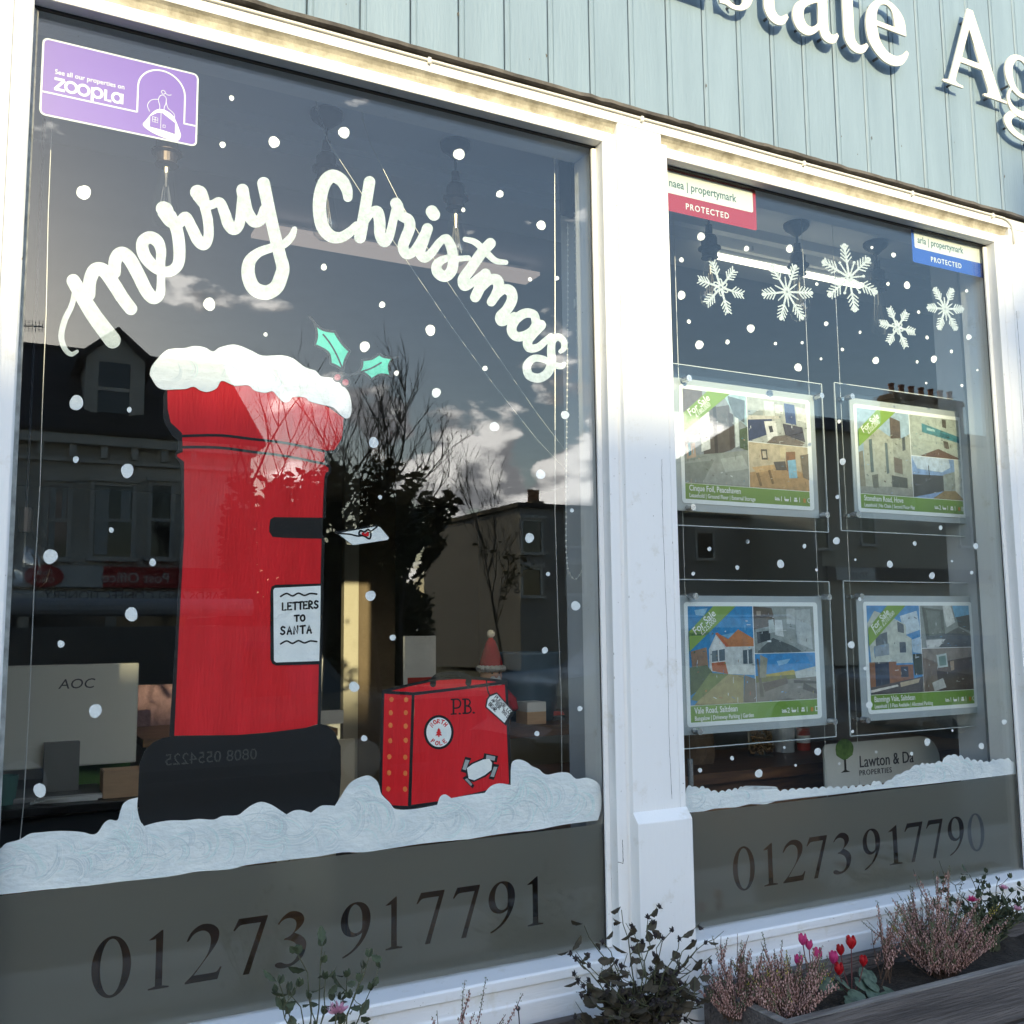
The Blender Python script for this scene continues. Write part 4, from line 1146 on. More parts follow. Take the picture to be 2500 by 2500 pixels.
def hand(text, o, ux, uy, adv, w, m, parent, layer, name='lettering'):
    """o: top-left pixel of the line; ux: one letter width along the line, uy: letter height, both pixel vectors"""
    mb = MB()
    for i, ch in enumerate(text):
        ox, oy = o[0] + ux[0] * adv * i, o[1] + ux[1] * adv * i
        for st in HW[ch]:
            stroke_geo(mb, [(ox + ux[0] * a + uy[0] * b, oy + ux[1] * a + uy[1] * b) for a, b in st], w, layer, n=(5 if len(st) > 5 else 1), rise=0.3)
    return mb.build(name, m, parent)
def jp(x, y): return cr('J', [(x, y)])[0]
hand('LETTERS', jp(248, 752), (10.6, -0.7), (0, 17.5), 1.22, 4.4, PBLK, panel, 2)
hand('TO', jp(330, 835), (11, -0.4), (0, 14), 1.3, 4.4, PBLK, panel, 2)
hand('SANTA', jp(236, 912), (11.8, -0.6), (0, 18.5), 1.36, 4.4, PBLK, panel, 2)
for y0 in (695, 1015):
    stroke('squiggle', cr('J', [(235, y0 + 12), (275, y0 - 8), (315, y0 + 8), (355, y0 - 10), (395, y0 + 5), (435, y0 - 8), (478, y0 - 4)]), 4.2, PBLK, panel, 2)

# --- letter with a heart on its flap
env = sub('painted_envelope', 'white envelope with a red heart', win_l)
poly('paper', cr('J', [(612, 277, 1), (880, 232, 1), (905, 240, 1), (965, 312, 1), (955, 326, 1), (722, 361, 1)]), PW, env, 4)
oline('outline', cr('J', [(606, 276), (760, 250), (882, 228)]), env, 4.5, layer=3)
oline('flap_line', cr('J', [(612, 280), (700, 288), (770, 300), (840, 270), (885, 236)]), env, 4, layer=3)
oline('heart_outline', cr('J', [(800, 300), (765, 290), (772, 264), (800, 272), (825, 256), (842, 280), (835, 318), (800, 300)]), env, 4.5, layer=2)
poly('heart', cr('J', [(800, 298), (780, 286), (790, 274), (806, 284), (820, 268), (830, 285), (826, 302)]), PRED, env, 1, smooth=2)

# --- suitcase
case = sub('painted_suitcase', 'red painted suitcase with studs and travel stickers', win_l)
poly('suitcase_side', cr('J', [(932, 1362), (1118, 1372)]) + cr('N', [(1094, 462), (985, 458), (918, 385), (920, 200)]), PRED, case, 6)
poly('suitcase_front', cr('J', [(1138, 1374), (1745, 1300), (1760, 1600)]) + cr('N', [(1772, 200), (1778, 312), (1600, 362), (1300, 430), (1116, 455)]), PRED, case, 6)
poly('suitcase_lid', cr('J', [(950, 1342), (1120, 1304), (1300, 1268), (1420, 1262), (1600, 1270), (1735, 1284), (1400, 1325), (1130, 1352)]), PRED, case, 6)
mb = MB()
for k, pts in enumerate(([('J', 925, 1352), ('J', 1130, 1364), ('J', 1400, 1332), ('J', 1755, 1284)], [('J', 925, 1350), ('N', 912, 200), ('N', 908, 385), ('N', 985, 466), ('N', 1090, 474), ('N', 1300, 440), ('N', 1600, 372), ('N', 1786, 318)],
                         [('J', 1756, 1284), ('J', 1768, 1600), ('N', 1784, 318)], [('J', 1128, 1366), ('N', 1112, 200), ('N', 1102, 468)], [('J', 930, 1346), ('J', 1120, 1300), ('J', 1300, 1262), ('J', 1430, 1254), ('J', 1600, 1262), ('J', 1756, 1282)])):
    stroke_geo(mb, [cr(c, [(x, y)])[0] for c, x, y in pts], 7, 5 + 0.02 * k, n=1, rise=0.01)
mb.build('outline', PBLK, case)
stroke('handle', cr('J', [(1262, 1298), (1268, 1262), (1310, 1234), (1400, 1224), (1470, 1236), (1500, 1262), (1500, 1290)]), [15, 13, 11, 10, 11, 13, 15], PBLK, case, 4.2)
for i, y in enumerate((1400, 1493, 1577, 1677, 1790, 1897, 2004)):
    for j, x in enumerate((981 - i * 3.2, 1081 - i * 1.0)):
        px, py = jp(x + rd.uniform(-2, 2), y + rd.uniform(-3, 3))
        poly('stud', [(px + 5.2 * math.cos(a) * rd.uniform(.9, 1.1), py + 6.4 * math.sin(a) * rd.uniform(.92, 1.08)) for a in [k * math.pi / 6 for k in range(12)]], PORG, case, 4)
lbl = sub('travel_sticker', 'round white sticker reading NORTH POLE', win_l)
cx, cy_ = jp(1301, 1622)
poly('sticker_border', [(cx + 36.5 * math.cos(a), cy_ + 42 * math.sin(a)) for a in [k * math.pi / 20 for k in range(40)]], PBLK, lbl, 4.5)
poly('sticker_face', [(cx + 30.5 * math.cos(a), cy_ + 36 * math.sin(a)) for a in [k * math.pi / 20 for k in range(40)]], PW, lbl, 3.5)
mb = MB()
for word, ang0, dang, rad, flip in (('NORTH', -140, 24, 23, 1), ('POLE', 128, -25, 23, -1)):
    for i, ch in enumerate(word):
        a = R(ang0 + dang * i)
        ox, oy = cx + rad * math.cos(a), cy_ + rad * 1.18 * math.sin(a)
        tx, ty = -math.sin(a) * flip, math.cos(a) * flip
        nx, ny = -math.cos(a) * flip, -math.sin(a) * flip
        for st in HW[ch]:
            stroke_geo(mb, [(ox + tx * (u - .4) * 7 + nx * (v - .5) * 9.5, oy + ty * (u - .4) * 7 + ny * (v - .5) * 9.5) for u, v in st], 2.4, 2.3, n=1, rise=0.2)
mb.build('sticker_lettering', PRED, lbl)
poly('fir_tree', [(cx + a, cy_ + b) for a, b in ((0, -11), (4.5, -4), (2.5, -4), (7, 2), (3.5, 2), (8.5, 8), (1.5, 8), (1.5, 12), (-1.5, 12), (-1.5, 8), (-8.5, 8), (-3.5, 2), (-7, 2), (-2.5, -4), (-4.5, -4))], PRED, lbl, 2.2)
# initials with slab ends
mb = MB()
for st, w in (([(1400, 1402), (1400, 1498)], 4.6), ([(1385, 1402), (1430, 1400), (1448, 1425), (1436, 1455), (1400, 1460)], 3.8), ([(1384, 1500), (1418, 1498)], 3.4), ([(1440, 1496), (1444, 1497)], 4.6), ([(1478, 1400), (1478, 1494)], 4.6), ([(1462, 1400), (1498, 1400), (1512, 1420), (1500, 1442), (1480, 1444)], 3.8), ([(1480, 1444), (1508, 1450), (1518, 1475), (1502, 1492), (1464, 1494)], 3.8), ([(1534, 1490), (1538, 1491)], 4.6)):
    stroke_geo(mb, cr('J', st), w, 4, n=4, rise=0.3)
mb.build('initials', PBLK, case)
tagp = sub('luggage_tag', 'white luggage tag with handwriting', win_l)
oline('string', cr('J', [(1622, 1272), (1628, 1330), (1640, 1365), (1658, 1392)]), tagp, 3.4, layer=4)
tp = cr('J', [(1640, 1372), (1692, 1352), (1812, 1486), (1752, 1578), (1612, 1452), (1622, 1398)])
poly('tag_border', tp, PBLK, tagp, 4.4)
tcx, tcy = sum(p[0] for p in tp) / 6, sum(p[1] for p in tp) / 6
poly('tag_face', [(tcx + (x - tcx) * .86, tcy + (y - tcy) * .86) for x, y in tp], PW, tagp, 3.4)
tu = (4.15, 4.55)
tv = (-3.9, 5.2)
ox, oy = jp(1690, 1372)
hand('PLEASE LOOK', (ox, oy), tu, (tv[0] * 1.25, tv[1] * 1.25), .98, 1.9, PBLK, tagp, 2.2)
hand('AFTER THIS', (ox - 8.2, oy + 6.8), tu, (tv[0] * 1.25, tv[1] * 1.25), .98, 1.9, PBLK, tagp, 2.2)
hand('BEAR', (ox - 14.5, oy + 17), tu, (tv[0] * 1.25, tv[1] * 1.25), .98, 1.9, PBLK, tagp, 2.2)
lab2 = sub('travel_sticker', 'plain white sticker held by four grey tape strips', win_l)
def grow(pts, k):
    gx_, gy_ = sum(p[0] for p in pts) / len(pts), sum(p[1] for p in pts) / len(pts)
    out = []
    for x, y in pts:
        l = math.hypot(x - gx_, y - gy_)
        out.append((gx_ + (x - gx_) * (l + k) / l, gy_ + (y - gy_) * (l + k) / l))
    return out
tapes = ([(1480, 150), (1508, 155), (1482, 222), (1460, 215)], [(1622, 118), (1682, 130), (1676, 158), (1618, 146)], [(1672, 198), (1696, 200), (1672, 268), (1648, 264)], [(1476, 284), (1492, 276), (1526, 316), (1518, 328)])
for t in tapes:
    q = cr('N', t)
    poly('tape_border', grow(q, 7), PBLK, lab2, 4.6)
    poly('tape_strip', q, PGRY, lab2, 3.2)
q = cr('N', [(1490, 208), (1530, 180), (1600, 150), (1640, 145), (1660, 172), (1655, 220), (1610, 255), (1540, 290), (1502, 278)])
poly('sticker_border', grow(q, 5), PBLK, lab2, 4.0)
poly('sticker_face', q, PW, lab2, 3.0)

# --- holly
hol = sub('painted_holly', 'mint green holly sprig with red berries', win_l)
leaf1 = cr('F', [(465, 525, 1), (520, 565), (600, 580, 1), (640, 645), (700, 712, 1), (670, 770), (655, 840, 1), (610, 810), (572, 795, 1), (555, 720), (465, 668, 1), (480, 600)])
leaf2 = cr('F', [(785, 770, 1), (850, 760), (900, 728, 1), (930, 748), (992, 756, 1), (965, 810), (978, 880, 1), (910, 868), (848, 902, 1), (800, 860), (752, 856, 1), (780, 820)])
poly('leaf', leaf1, PGRN, hol, 5, smooth=4)
poly('leaf', leaf2, PGRN, hol, 5, smooth=4)
mb = MB()
for lf in (leaf1, leaf2):
    lp = loop_smooth(lf, 4)
    stroke_geo(mb, lp + [lp[0]], 6.4, 4.2, n=1, rise=0.05)
stroke_geo(mb, cr('F', [(430, 480), (450, 500), (465, 525)]), 6, 4.1, n=1)
stroke_geo(mb, cr('F', [(992, 756), (1026, 750)]), 5, 4.1, n=1)
stroke_geo(mb, cr('F', [(656, 862), (700, 872), (752, 856)]), 6.4, 4.1, n=3)
stroke_geo(mb, cr('F', [(656, 862), (655, 835)]), 6, 4.05, n=1)
stroke_geo(mb, cr('F', [(522, 598), (570, 660), (615, 740), (652, 828)]), 4.2, 4.0, n=4)
stroke_geo(mb, cr('F', [(752, 856), (840, 828), (912, 788)]), 4.2, 4.0, n=4)
mb.build('outline', PBLK, hol)
for x, y in ((618, 886), (672, 920)):
    px, py = cr('F', [(x, y)])[0]
    poly('berry_outline', [(px + 12.3 * math.cos(k * .314), py + 12.3 * math.sin(k * .314)) for k in range(20)], PBLK, hol, 1.2)
    poly('berry', [(px + 7.6 * math.cos(k * .314), py + 7.6 * math.sin(k * .314)) for k in range(20)], PBER, hol, 0.6)

# --- snow drifts along the foot of the panes, laid on in overlapping brush marks
drift = sub('snow_drift', 'brushed white painted snow', win_l)
dl = cr('M', [(0, 750), (40, 715), (130, 690), (200, 650), (260, 642), (370, 632), (470, 632), (560, 640), (620, 655), (660, 640), (700, 580), (740, 555), (790, 560), (810, 500), (830, 450), (870, 420), (930, 405, 1), (925, 470), (940, 550), (965, 600, 1), (1050, 575), (1150, 560), (1250, 560), (1340, 550), (1440, 555), (1500, 530), (1600, 525), (1650, 490), (1700, 455), (1760, 435), (1830, 455), (1900, 500)]) + \
    cr('N', [(275, 520, 1), (320, 495), (370, 490), (440, 508, 1), (500, 465), (545, 458), (600, 462, 1), (640, 400), (700, 310), (770, 270), (830, 258), (880, 290), (900, 330), (915, 385), (970, 440), (1000, 480), (1060, 488), (1160, 480), (1290, 455, 1), (1310, 400), (1345, 385), (1385, 410, 1), (1500, 390), (1610, 375, 1), (1650, 330), (1710, 310), (1785, 322, 1), (1790, 180), (1830, 150), (1880, 160), (1915, 185)]) + \
    cr('O', [(240, 165), (265, 190), (320, 215), (345, 240), (380, 252), (450, 238), (520, 240), (570, 280), (640, 272), (700, 295), (730, 330), (742, 430), (735, 500), (715, 560, 1), (640, 568), (480, 590), (300, 625), (150, 640), (0, 660)]) + \
    cr('N', [(1500, 688), (1460, 690), (1200, 715), (1000, 745), (800, 775), (650, 775), (480, 805), (250, 830), (0, 862)]) + cr('M', [(1550, 890), (1330, 905), (1130, 940), (800, 975), (600, 1000), (300, 1028), (100, 1050), (-60, 1066, 1), (-60, 740, 1)])
poly('snow_mass', dl, PSN, drift, 3, smooth=3)
def inside(p, lp):
    c = False
    for i in range(len(lp)):
        (x1, y1), (x2, y2) = lp[i - 1][:2], lp[i][:2]
        if (y1 > p[1]) != (y2 > p[1]) and p[0] < (x2 - x1) * (p[1] - y1) / (y2 - y1) + x1: c = not c
    return c
PSN2 = brush_paint('snow_poster_paint_thick', (0.95, 0.97, 0.98), (0.88, 0.92, 0.94), stretch=(0.6, 1, 1.6), sc=60)
PSN4 = brush_paint('snow_poster_paint_thin', (0.72, 0.79, 0.83), (0.64, 0.72, 0.77), stretch=(0.6, 1, 1.6), sc=60)
PSN3 = brush_paint('snow_poster_paint_mint', (0.76, 0.92, 0.92), (0.72, 0.88, 0.90), stretch=(0.4, 1, 2.0), sc=30)
def brushwork(outline, parent, n, wmax, seed, bbox):
    """curved dabs of a stiff brush, each a sheaf of fine bristle lines"""
    lp = loop_smooth(outline, 3)
    g = random.Random(seed)
    mbs = [MB(), MB(), MB()]
    made = tries = 0
    while made < n and tries < n * 40:
        tries += 1
        x, y = g.uniform(bbox[0], bbox[2]), g.uniform(bbox[1], bbox[3])
        L = g.uniform(20, 75) * wmax / 12
        a = g.uniform(-.9, .5)
        cv = g.choice((-1, 1)) * g.uniform(.5, 1.9)
        w = g.uniform(.5, 1.0) * wmax * 1.5
        pts = [(x + math.cos(a + cv * t) * L * t, y + math.sin(a + cv * t) * L * t) for t in (0, .25, .5, .75, 1)]
        if not all(inside((p[0] + e, p[1] + f_), lp) for p in pts for e, f_ in ((0, -w * .6), (0, w * .6), (w * .6, 0), (-w * .6, 0))): continue
        nl = max(3, int(w / 3.4))
        for j in range(nl):
            o = (j / (nl - 1) - .5) * w
            q = []
            for k, t in enumerate((0, .25, .5, .75, 1)):
                an = a + cv * t + 1.5708
                q.append((pts[k][0] + math.cos(an) * o + g.uniform(-.5, .5), pts[k][1] + math.sin(an) * o + g.uniform(-.5, .5)))
            lw = g.uniform(.9, 2.4)
            r_m = g.random()
            stroke_geo(mbs[0 if r_m < .5 else 1 if r_m < .8 else 2], q, [lw * .4, lw, lw, lw * .9, lw * .3], 0.5 + 2.2 * (made / n) + .002 * j, n=3, rise=0.001, cap=False)
        made += 1
    for m_, mm_ in zip(mbs, (PSN2, PSN4, PSN3)):
        if m_.f:
            o = m_.build('brush_marks', mm_, parent)
            o['kind'] = 'stuff'
brushwork(dl, drift, 150, 19, 5, (-40, 1880, 1480, 2190))
drift2 = sub('snow_drift', 'low scalloped painted snow', win_r)
def scallop(top, n_amp, seed):
    g = random.Random(seed)
    out = []
    for (a, b) in zip(top, top[1:]):
        L = math.hypot(b[0] - a[0], b[1] - a[1])
        n = max(1, int(L / g.uniform(11, 17)))
        for k in range(n):
            t0, t1 = k / n, (k + 1) / n
            am = g.uniform(.6, 1.4) * n_amp
            for s_ in (0, .3, .5, .7):
                t = t0 + (t1 - t0) * s_
                out.append((a[0] + (b[0] - a[0]) * t, a[1] + (b[1] - a[1]) * t - am * math.sin(math.pi * s_)))
    return out
top_r = cr('O', [(1306, 400), (1315, 340), (1350, 335), (1400, 345), (1440, 345), (1480, 365), (1530, 375), (1620, 360), (1700, 345), (1800, 352), (1932, 345)]) + cr('P', [(30, 345), (90, 352), (240, 348), (290, 365), (450, 350), (600, 345), (750, 345), (900, 325), (935, 300), (980, 320), (1040, 285), (1100, 250), (1160, 222), (1230, 190), (1330, 180), (1380, 170), (1400, 135), (1440, 122), (1490, 130), (1530, 150), (1620, 165), (1700, 170), (1740, 155), (1800, 150), (1850, 165), (1882, 215)])
bot_r = cr('P', [(1885, 246), (1600, 280), (1200, 325), (900, 355), (640, 388), (250, 430), (100, 452)]) + cr('O', [(1932, 425), (1850, 452), (1740, 450), (1650, 472), (1500, 480), (1430, 500), (1330, 508), (1306, 510)])
dr = [(p[0], p[1]) for p in scallop(top_r, 5, 3)] + bot_r
poly('snow_mass', dr, PSN, drift2, 3)
brushwork(dr, drift2, 34, 8, 9, (1676, 1830, 2485, 1990))
brushwork(cr('E', [(1030, 800), (1170, 700), (1560, 675), (1900, 750)]) + cr('F', [(500, 890), (700, 1060), (560, 1060), (300, 1000), (15, 930)]) + cr('E', [(1400, 960), (1100, 950)]), box, 14, 17, 21, (370, 840, 860, 1000))

# --- snowflakes
def flake(c, x, y, rx, ry, rot, style, seed):
    g = random.Random(seed)
    cx0, cy0 = cr(c, [(x, y)])[0]
    rx *= S
    ry *= S
    mb = MB()
    lay = 2.0
    for k in range(6):
        a = R(rot + 60 * k + g.uniform(-4, 4))
        def pt(r, s_):
            u = (math.cos(a) * r - math.sin(a) * s_) * rx
            v = (math.sin(a) * r + math.cos(a) * s_) * ry
            return (cx0 + u, cy0 + v + u * 0.22)
        stroke_geo(mb, [pt(0, 0), pt(.95, 0)], [5.5, 4.2], lay, n=1)
        for i, r in enumerate((.48, .60, .72, .84)):
            for sg in (-1, 1):
                stroke_geo(mb, [pt(r, 0), pt(r + .17, sg * (.20 - .02 * i))], [3.6, 3.0], lay + .4, n=1)
        if style == 'knot':
            b = a + R(30)
            lp = [pt(.02, 0), pt(.16, .12), pt(.30, .10), pt(.24, -.03), pt(.06, -.02)]
            stroke_geo(mb, lp + [lp[0]], 3.0, lay + .7, n=4)
        elif style == 'star':
            def p2(r): return (cx0 + math.cos(a + R(30)) * r * rx, cy0 + math.sin(a + R(30)) * r * ry + math.cos(a + R(30)) * r * rx * 0.22)
            stroke_geo(mb, [p2(0), p2(.5)], [5, 2.5], lay + .7, n=1)
        if style in ('dots', 'star'):
            e = pt(1.0, 0)
            stroke_geo(mb, [e, (e[0] + .5, e[1] + .5)], 9 if style == 'star' else 13, lay + .2, n=1)
            if style == 'dots':
                f1 = (cx0 + math.cos(a + R(30)) * .55 * rx, cy0 + math.sin(a + R(30)) * .55 * ry + math.cos(a + R(30)) * .55 * rx * .22)
                stroke_geo(mb, [(cx0, cy0), f1], 3.5, lay + .6, n=1)
                stroke_geo(mb, [f1, (f1[0] + .4, f1[1])], 7, lay + .5, n=1)
    return mb.build('snowflake', PLET, win_r)
flake('G', 1545, 280, 155, 178, 8, 'knot', 1)
flake('H', 335, 310, 165, 195, -12, 'star', 2)
flake('H', 755, 215, 180, 210, 18, 'dots', 3)
flake('H', 1080, 550, 118, 140, 4, 'knot', 4)
flake('H', 1402, 425, 115, 150, -10, 'star', 5)

# ------------------------------------------------------------------ frosted film with the telephone numbers cut out
def frost_mat():
    m = bpy.data.materials.new('frosted_film')
    m.use_nodes = True
    nt = m.node_tree
    nt.nodes.clear()
    out = nt.nodes.new('ShaderNodeOutputMaterial')
    rf = nt.nodes.new('ShaderNodeBsdfRefraction')
    rf.inputs['Color'].default_value = (0.86, 0.88, 0.88, 1)
    rf.inputs['Roughness'].default_value = 0.45
    rf.inputs['IOR'].default_value = 1.12
    df = nt.nodes.new('ShaderNodeBsdfDiffuse')
    df.inputs['Color'].default_value = (0.70, 0.68, 0.58, 1)
    tl = nt.nodes.new('ShaderNodeBsdfTranslucent')
    tl.inputs['Color'].default_value = (0.74, 0.72, 0.62, 1)
    m1 = nt.nodes.new('ShaderNodeMixShader')
    m1.inputs[0].default_value = 0.5
    m2 = nt.nodes.new('ShaderNodeMixShader')
    m2.inputs[0].default_value = 0.30
    nt.links.new(df.outputs[0], m1.inputs[1])
    nt.links.new(tl.outputs[0], m1.inputs[2])
    nt.links.new(rf.outputs[0], m2.inputs[1])
    nt.links.new(m1.outputs[0], m2.inputs[2])
    nt.links.new(m2.outputs[0], out.inputs[0])
    return m
FROST = frost_mat()
DG = {}
DG['0'] = [[(.25 + .25 * math.cos(a), .5 + .515 * math.sin(a)) for a in [k * math.pi / 20 for k in range(40)]], [(.25 + .142 * math.cos(a), .5 + .47 * math.sin(a)) for a in [k * math.pi / 20 for k in range(40)]]]
DG['1'] = [[(.09, .85, 1), (.31, 1.0, 1), (.335, 1.0, 1), (.335, .12), (.35, .05), (.45, .025, 1), (.45, 0, 1), (.10, 0, 1), (.10, .025, 1), (.20, .05), (.215, .12), (.215, .80), (.195, .85), (.15, .85)]]
DG['2'] = [[(.03, .73, 1), (.08, .87), (.16, .965), (.25, 1.0), (.36, .965), (.43, .87), (.44, .75), (.41, .63), (.34, .49), (.24, .32), (.13, .125, 1), (.36, .125), (.42, .14), (.46, .21, 1), (.48, .21, 1), (.43, 0, 1), (.02, 0, 1), (.02, .025, 1), (.12, .15), (.22, .31), (.29, .45), (.325, .58), (.335, .70), (.32, .80), (.27, .87), (.20, .885), (.12, .84), (.055, .73, 1)]]
DG['3'] = [[(.05, .80, 1), (.12, .92), (.22, 1.0), (.33, .98), (.40, .9), (.41, .79), (.36, .69), (.28, .605, 1), (.38, .53), (.44, .42), (.44, .29), (.39, .14), (.28, .03), (.15, -.01), (.06, .01), (.02, .06), (.04, .10), (.10, .105), (.17, .06), (.24, .065), (.30, .13), (.33, .22), (.325, .34), (.28, .43), (.20, .485), (.14, .50, 1), (.14, .52, 1), (.22, .56), (.28, .64), (.305, .74), (.29, .83), (.23, .88), (.16, .88), (.10, .84), (.07, .79, 1)]]
DG['7'] = [[(.02, .80, 1), (.09, 1.0, 1), (.46, 1.0, 1), (.46, .975, 1), (.23, -.01, 1), (.15, -.01, 1), (.37, .885, 1), (.15, .885), (.09, .86), (.04, .79, 1)]]
DG['9'] = [[(.235, 1.0), (.35, .97), (.43, .86), (.46, .69), (.44, .5), (.37, .3), (.26, .13), (.12, .015), (.05, -.015, 1), (.045, .01, 1), (.15, .08), (.24, .18), (.31, .31), (.335, .41, 1), (.27, .365), (.19, .355), (.10, .40), (.04, .50), (.02, .66), (.05, .82), (.13, .95)],
           [(.235, .96), (.295, .9), (.33, .78), (.335, .62), (.325, .48), (.28, .43), (.23, .42), (.17, .47), (.135, .57), (.125, .72), (.15, .86), (.19, .935)]]
WID = {'0': (0.0, .5), '1': (.09, .45), '2': (.02, .48), '3': (.02, .44), '7': (.02, .46), '9': (.02, .46)}
def film(win, x0, x1, digits):
    KF = (1.9 + YP + .003) / 1.977       # digit places were read on a plane a little further in
    zt_ = 1.55 + (1.1025 - 1.55) * KF
    loops = [[(x0, ZB + 0.003), (x1, ZB + 0.003), (x1, zt_), (x0, zt_)]]
    for ch, xa, xb in digits:
        a, b = WID[ch]
        sx = (xb - xa) / (b - a)
        for lp in DG[ch]:
            loops.append([((xa + (u - a) * sx) * KF, 1.55 + (0.906 + v * 0.102 - 1.55) * KF) for u, v in loop_smooth(lp, 4)])
    flat_curve('frosted_film', loops, FROST, win, YP + 0.0030, 0.0002)
film(win_l, X0 + 0.002, X1 - 0.002, (('0', .193, .259), ('1', .288, .325), ('2', .353, .419), ('7', .439, .504), ('3', .519, .579), ('9', .649, .711), ('1', .742, .779), ('7', .810, .873), ('7', .892, .955), ('9', .975, 1.039), ('1', 1.068, 1.108)))
film(win_r, X2 + 0.002, X3 - 0.002, (('0', 1.639, 1.708), ('1', 1.735, 1.780), ('2', 1.798, 1.873), ('7', 1.880, 1.952), ('3', 1.968, 2.033), ('9', 2.077, 2.142), ('1', 2.172, 2.222), ('7', 2.235, 2.307), ('7', 2.320, 2.388), ('9', 2.406, 2.473), ('0', 2.487, 2.558)))
# ------------------------------------------------------------------ inside the shop
WALLI = mat('interior_wall', (0.40, 0.41, 0.43), rough=0.9, var=0.1, vscale=2)
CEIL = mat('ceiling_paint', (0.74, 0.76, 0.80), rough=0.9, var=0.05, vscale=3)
CEILD = mat('rear_ceiling_dimmed', (0.50, 0.52, 0.58), rough=0.9, var=0.1, vscale=3)  # darker copy of the ceiling colour: dimness of the deep room put in
FLOOR = mat('interior_floor', (0.15, 0.12, 0.10), rough=0.6, var=0.3, vscale=4, stretch=(1, 6, 1))
WIN_IN = mat('white_interior_board', (0.52, 0.54, 0.57), rough=0.7, var=0.06, vscale=5)
YBM = 0.47
zbm = P(950, 428, YBM).z
ZC = P(860, 290, .35).z
def struct(o): return tag(o, kind='structure')
struct(MB().box(-1.6, 4.4, 0.161, 7.2, 0.05, 0.12).build('shop_floor', FLOOR))
struct(MB().box(-1.6, 4.4, 0.16, YBM, ZC, ZC + .1).build('shop_ceiling', CEIL))
bm = MB()
bm.box(-1.6, 4.4, YBM + .0005, YBM + .2, zbm, ZC + .1)
bm.box(-1.6, 4.4, YBM - .03, YBM, zbm + .035, ZC - .0005)
struct(bm.build('ceiling_beam', CEIL))
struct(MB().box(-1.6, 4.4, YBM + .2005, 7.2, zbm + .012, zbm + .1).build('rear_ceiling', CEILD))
struct(MB().box(-1.6, 4.4, 7.2, 7.3, 0.05, 3.5).build('shop_back_wall', WALLI))
struct(MB().box(-1.7, -1.6, 0.161, 7.3, 0.05, 3.5).build('shop_side_wall_left', WALLI))
struct(MB().box(4.4, 4.5, 0.161, 7.3, 0.05, 3.5).build('shop_side_wall_right', WALLI))
fb = MB()                                           # inner lining of the front wall, round the two openings
fb.box(-1.6, X0 - .01, .135, .16, .12, ZC)
fb.box(X1 + .055, X2 - .02, .135, .16, .12, ZC)
fb.box(X3 + .06, 4.4, .135, .16, .12, ZC)
fb.box(X0 - .0095, X1 + .0545, .135, .16, ZT + .03, ZC)
fb.box(X2 - .0195, X3 + .0595, .135, .16, ZT + .03, ZC)
fb.box(X0 - .0095, X1 + .0545, .135, .16, .12, .80)
fb.box(X2 - .0195, X3 + .0595, .135, .16, .12, .80)
struct(fb.build('front_wall_lining', WIN_IN))
struct(MB().box(X3 + .03, X3 + .07, .161, .26, .12, ZC).build('window_cheek', WIN_IN))
struct(MB().box(X1 + .06, X1 + .10, .161, .30, .12, ZC).build('window_cheek_middle', WIN_IN))
# boards behind the film at the foot of each window
LEDGE = mat('window_board_oak', (0.20, 0.12, 0.065), rough=0.5, var=0.4, vscale=6, stretch=(1, 8, 8))
struct(MB().box(X0, X1 + .05, .161, .42, .78, .815).build('window_board', LEDGE))
struct(MB().box(X2 - .01, X3 + .02, .161, .42, .78, .815).build('window_board_narrow', LEDGE))

# -- battens of light
BATL = mat('batten_diffuser', (0.62, 0.48, 0.40), rough=0.5, emit=((1.0, 0.80, 0.68), 0.10))  # unlit fitting; a faint pink glow is put into its diffuser
BATR = mat('batten_diffuser_lit', (0.8, 0.78, 0.6), rough=0.5, emit=((1.0, 0.95, 0.70), 1.3))
def batten(label, a, b, dep, m):
    t = thing('batten_light', label, 'ceiling light', 'batten lights')
    lo, hi = min(a.z, b.z), max(a.z, b.z)
    z = (a.z + b.z) / 2
    MB().box(a.x, b.x, a.y, a.y + dep, z, z + .012).build('diffuser', m, t)
    MB().box(a.x + .02, b.x - .02, a.y + dep * .25, a.y + dep * .75, z + .0125, z + .03).build('housing', WIN_IN, t)
    for k in (.25, .75):
        x = a.x + (b.x - a.x) * k
        MB().tube([(x, a.y + dep / 2, z + .05), (x, a.y + dep / 2, max(z + .06, zbm + .012))], .004, 6).build('suspension_wire', WIN_IN, t)
batten('pale pink slim ceiling light behind the Christmas lettering', P(632, 566, .87), P(1318, 660, .87), .10, BATL)
batten('cream lit slim ceiling light behind the snowflakes', P(1748, 628, .44), P(2110, 697, .44), .022, BATR)

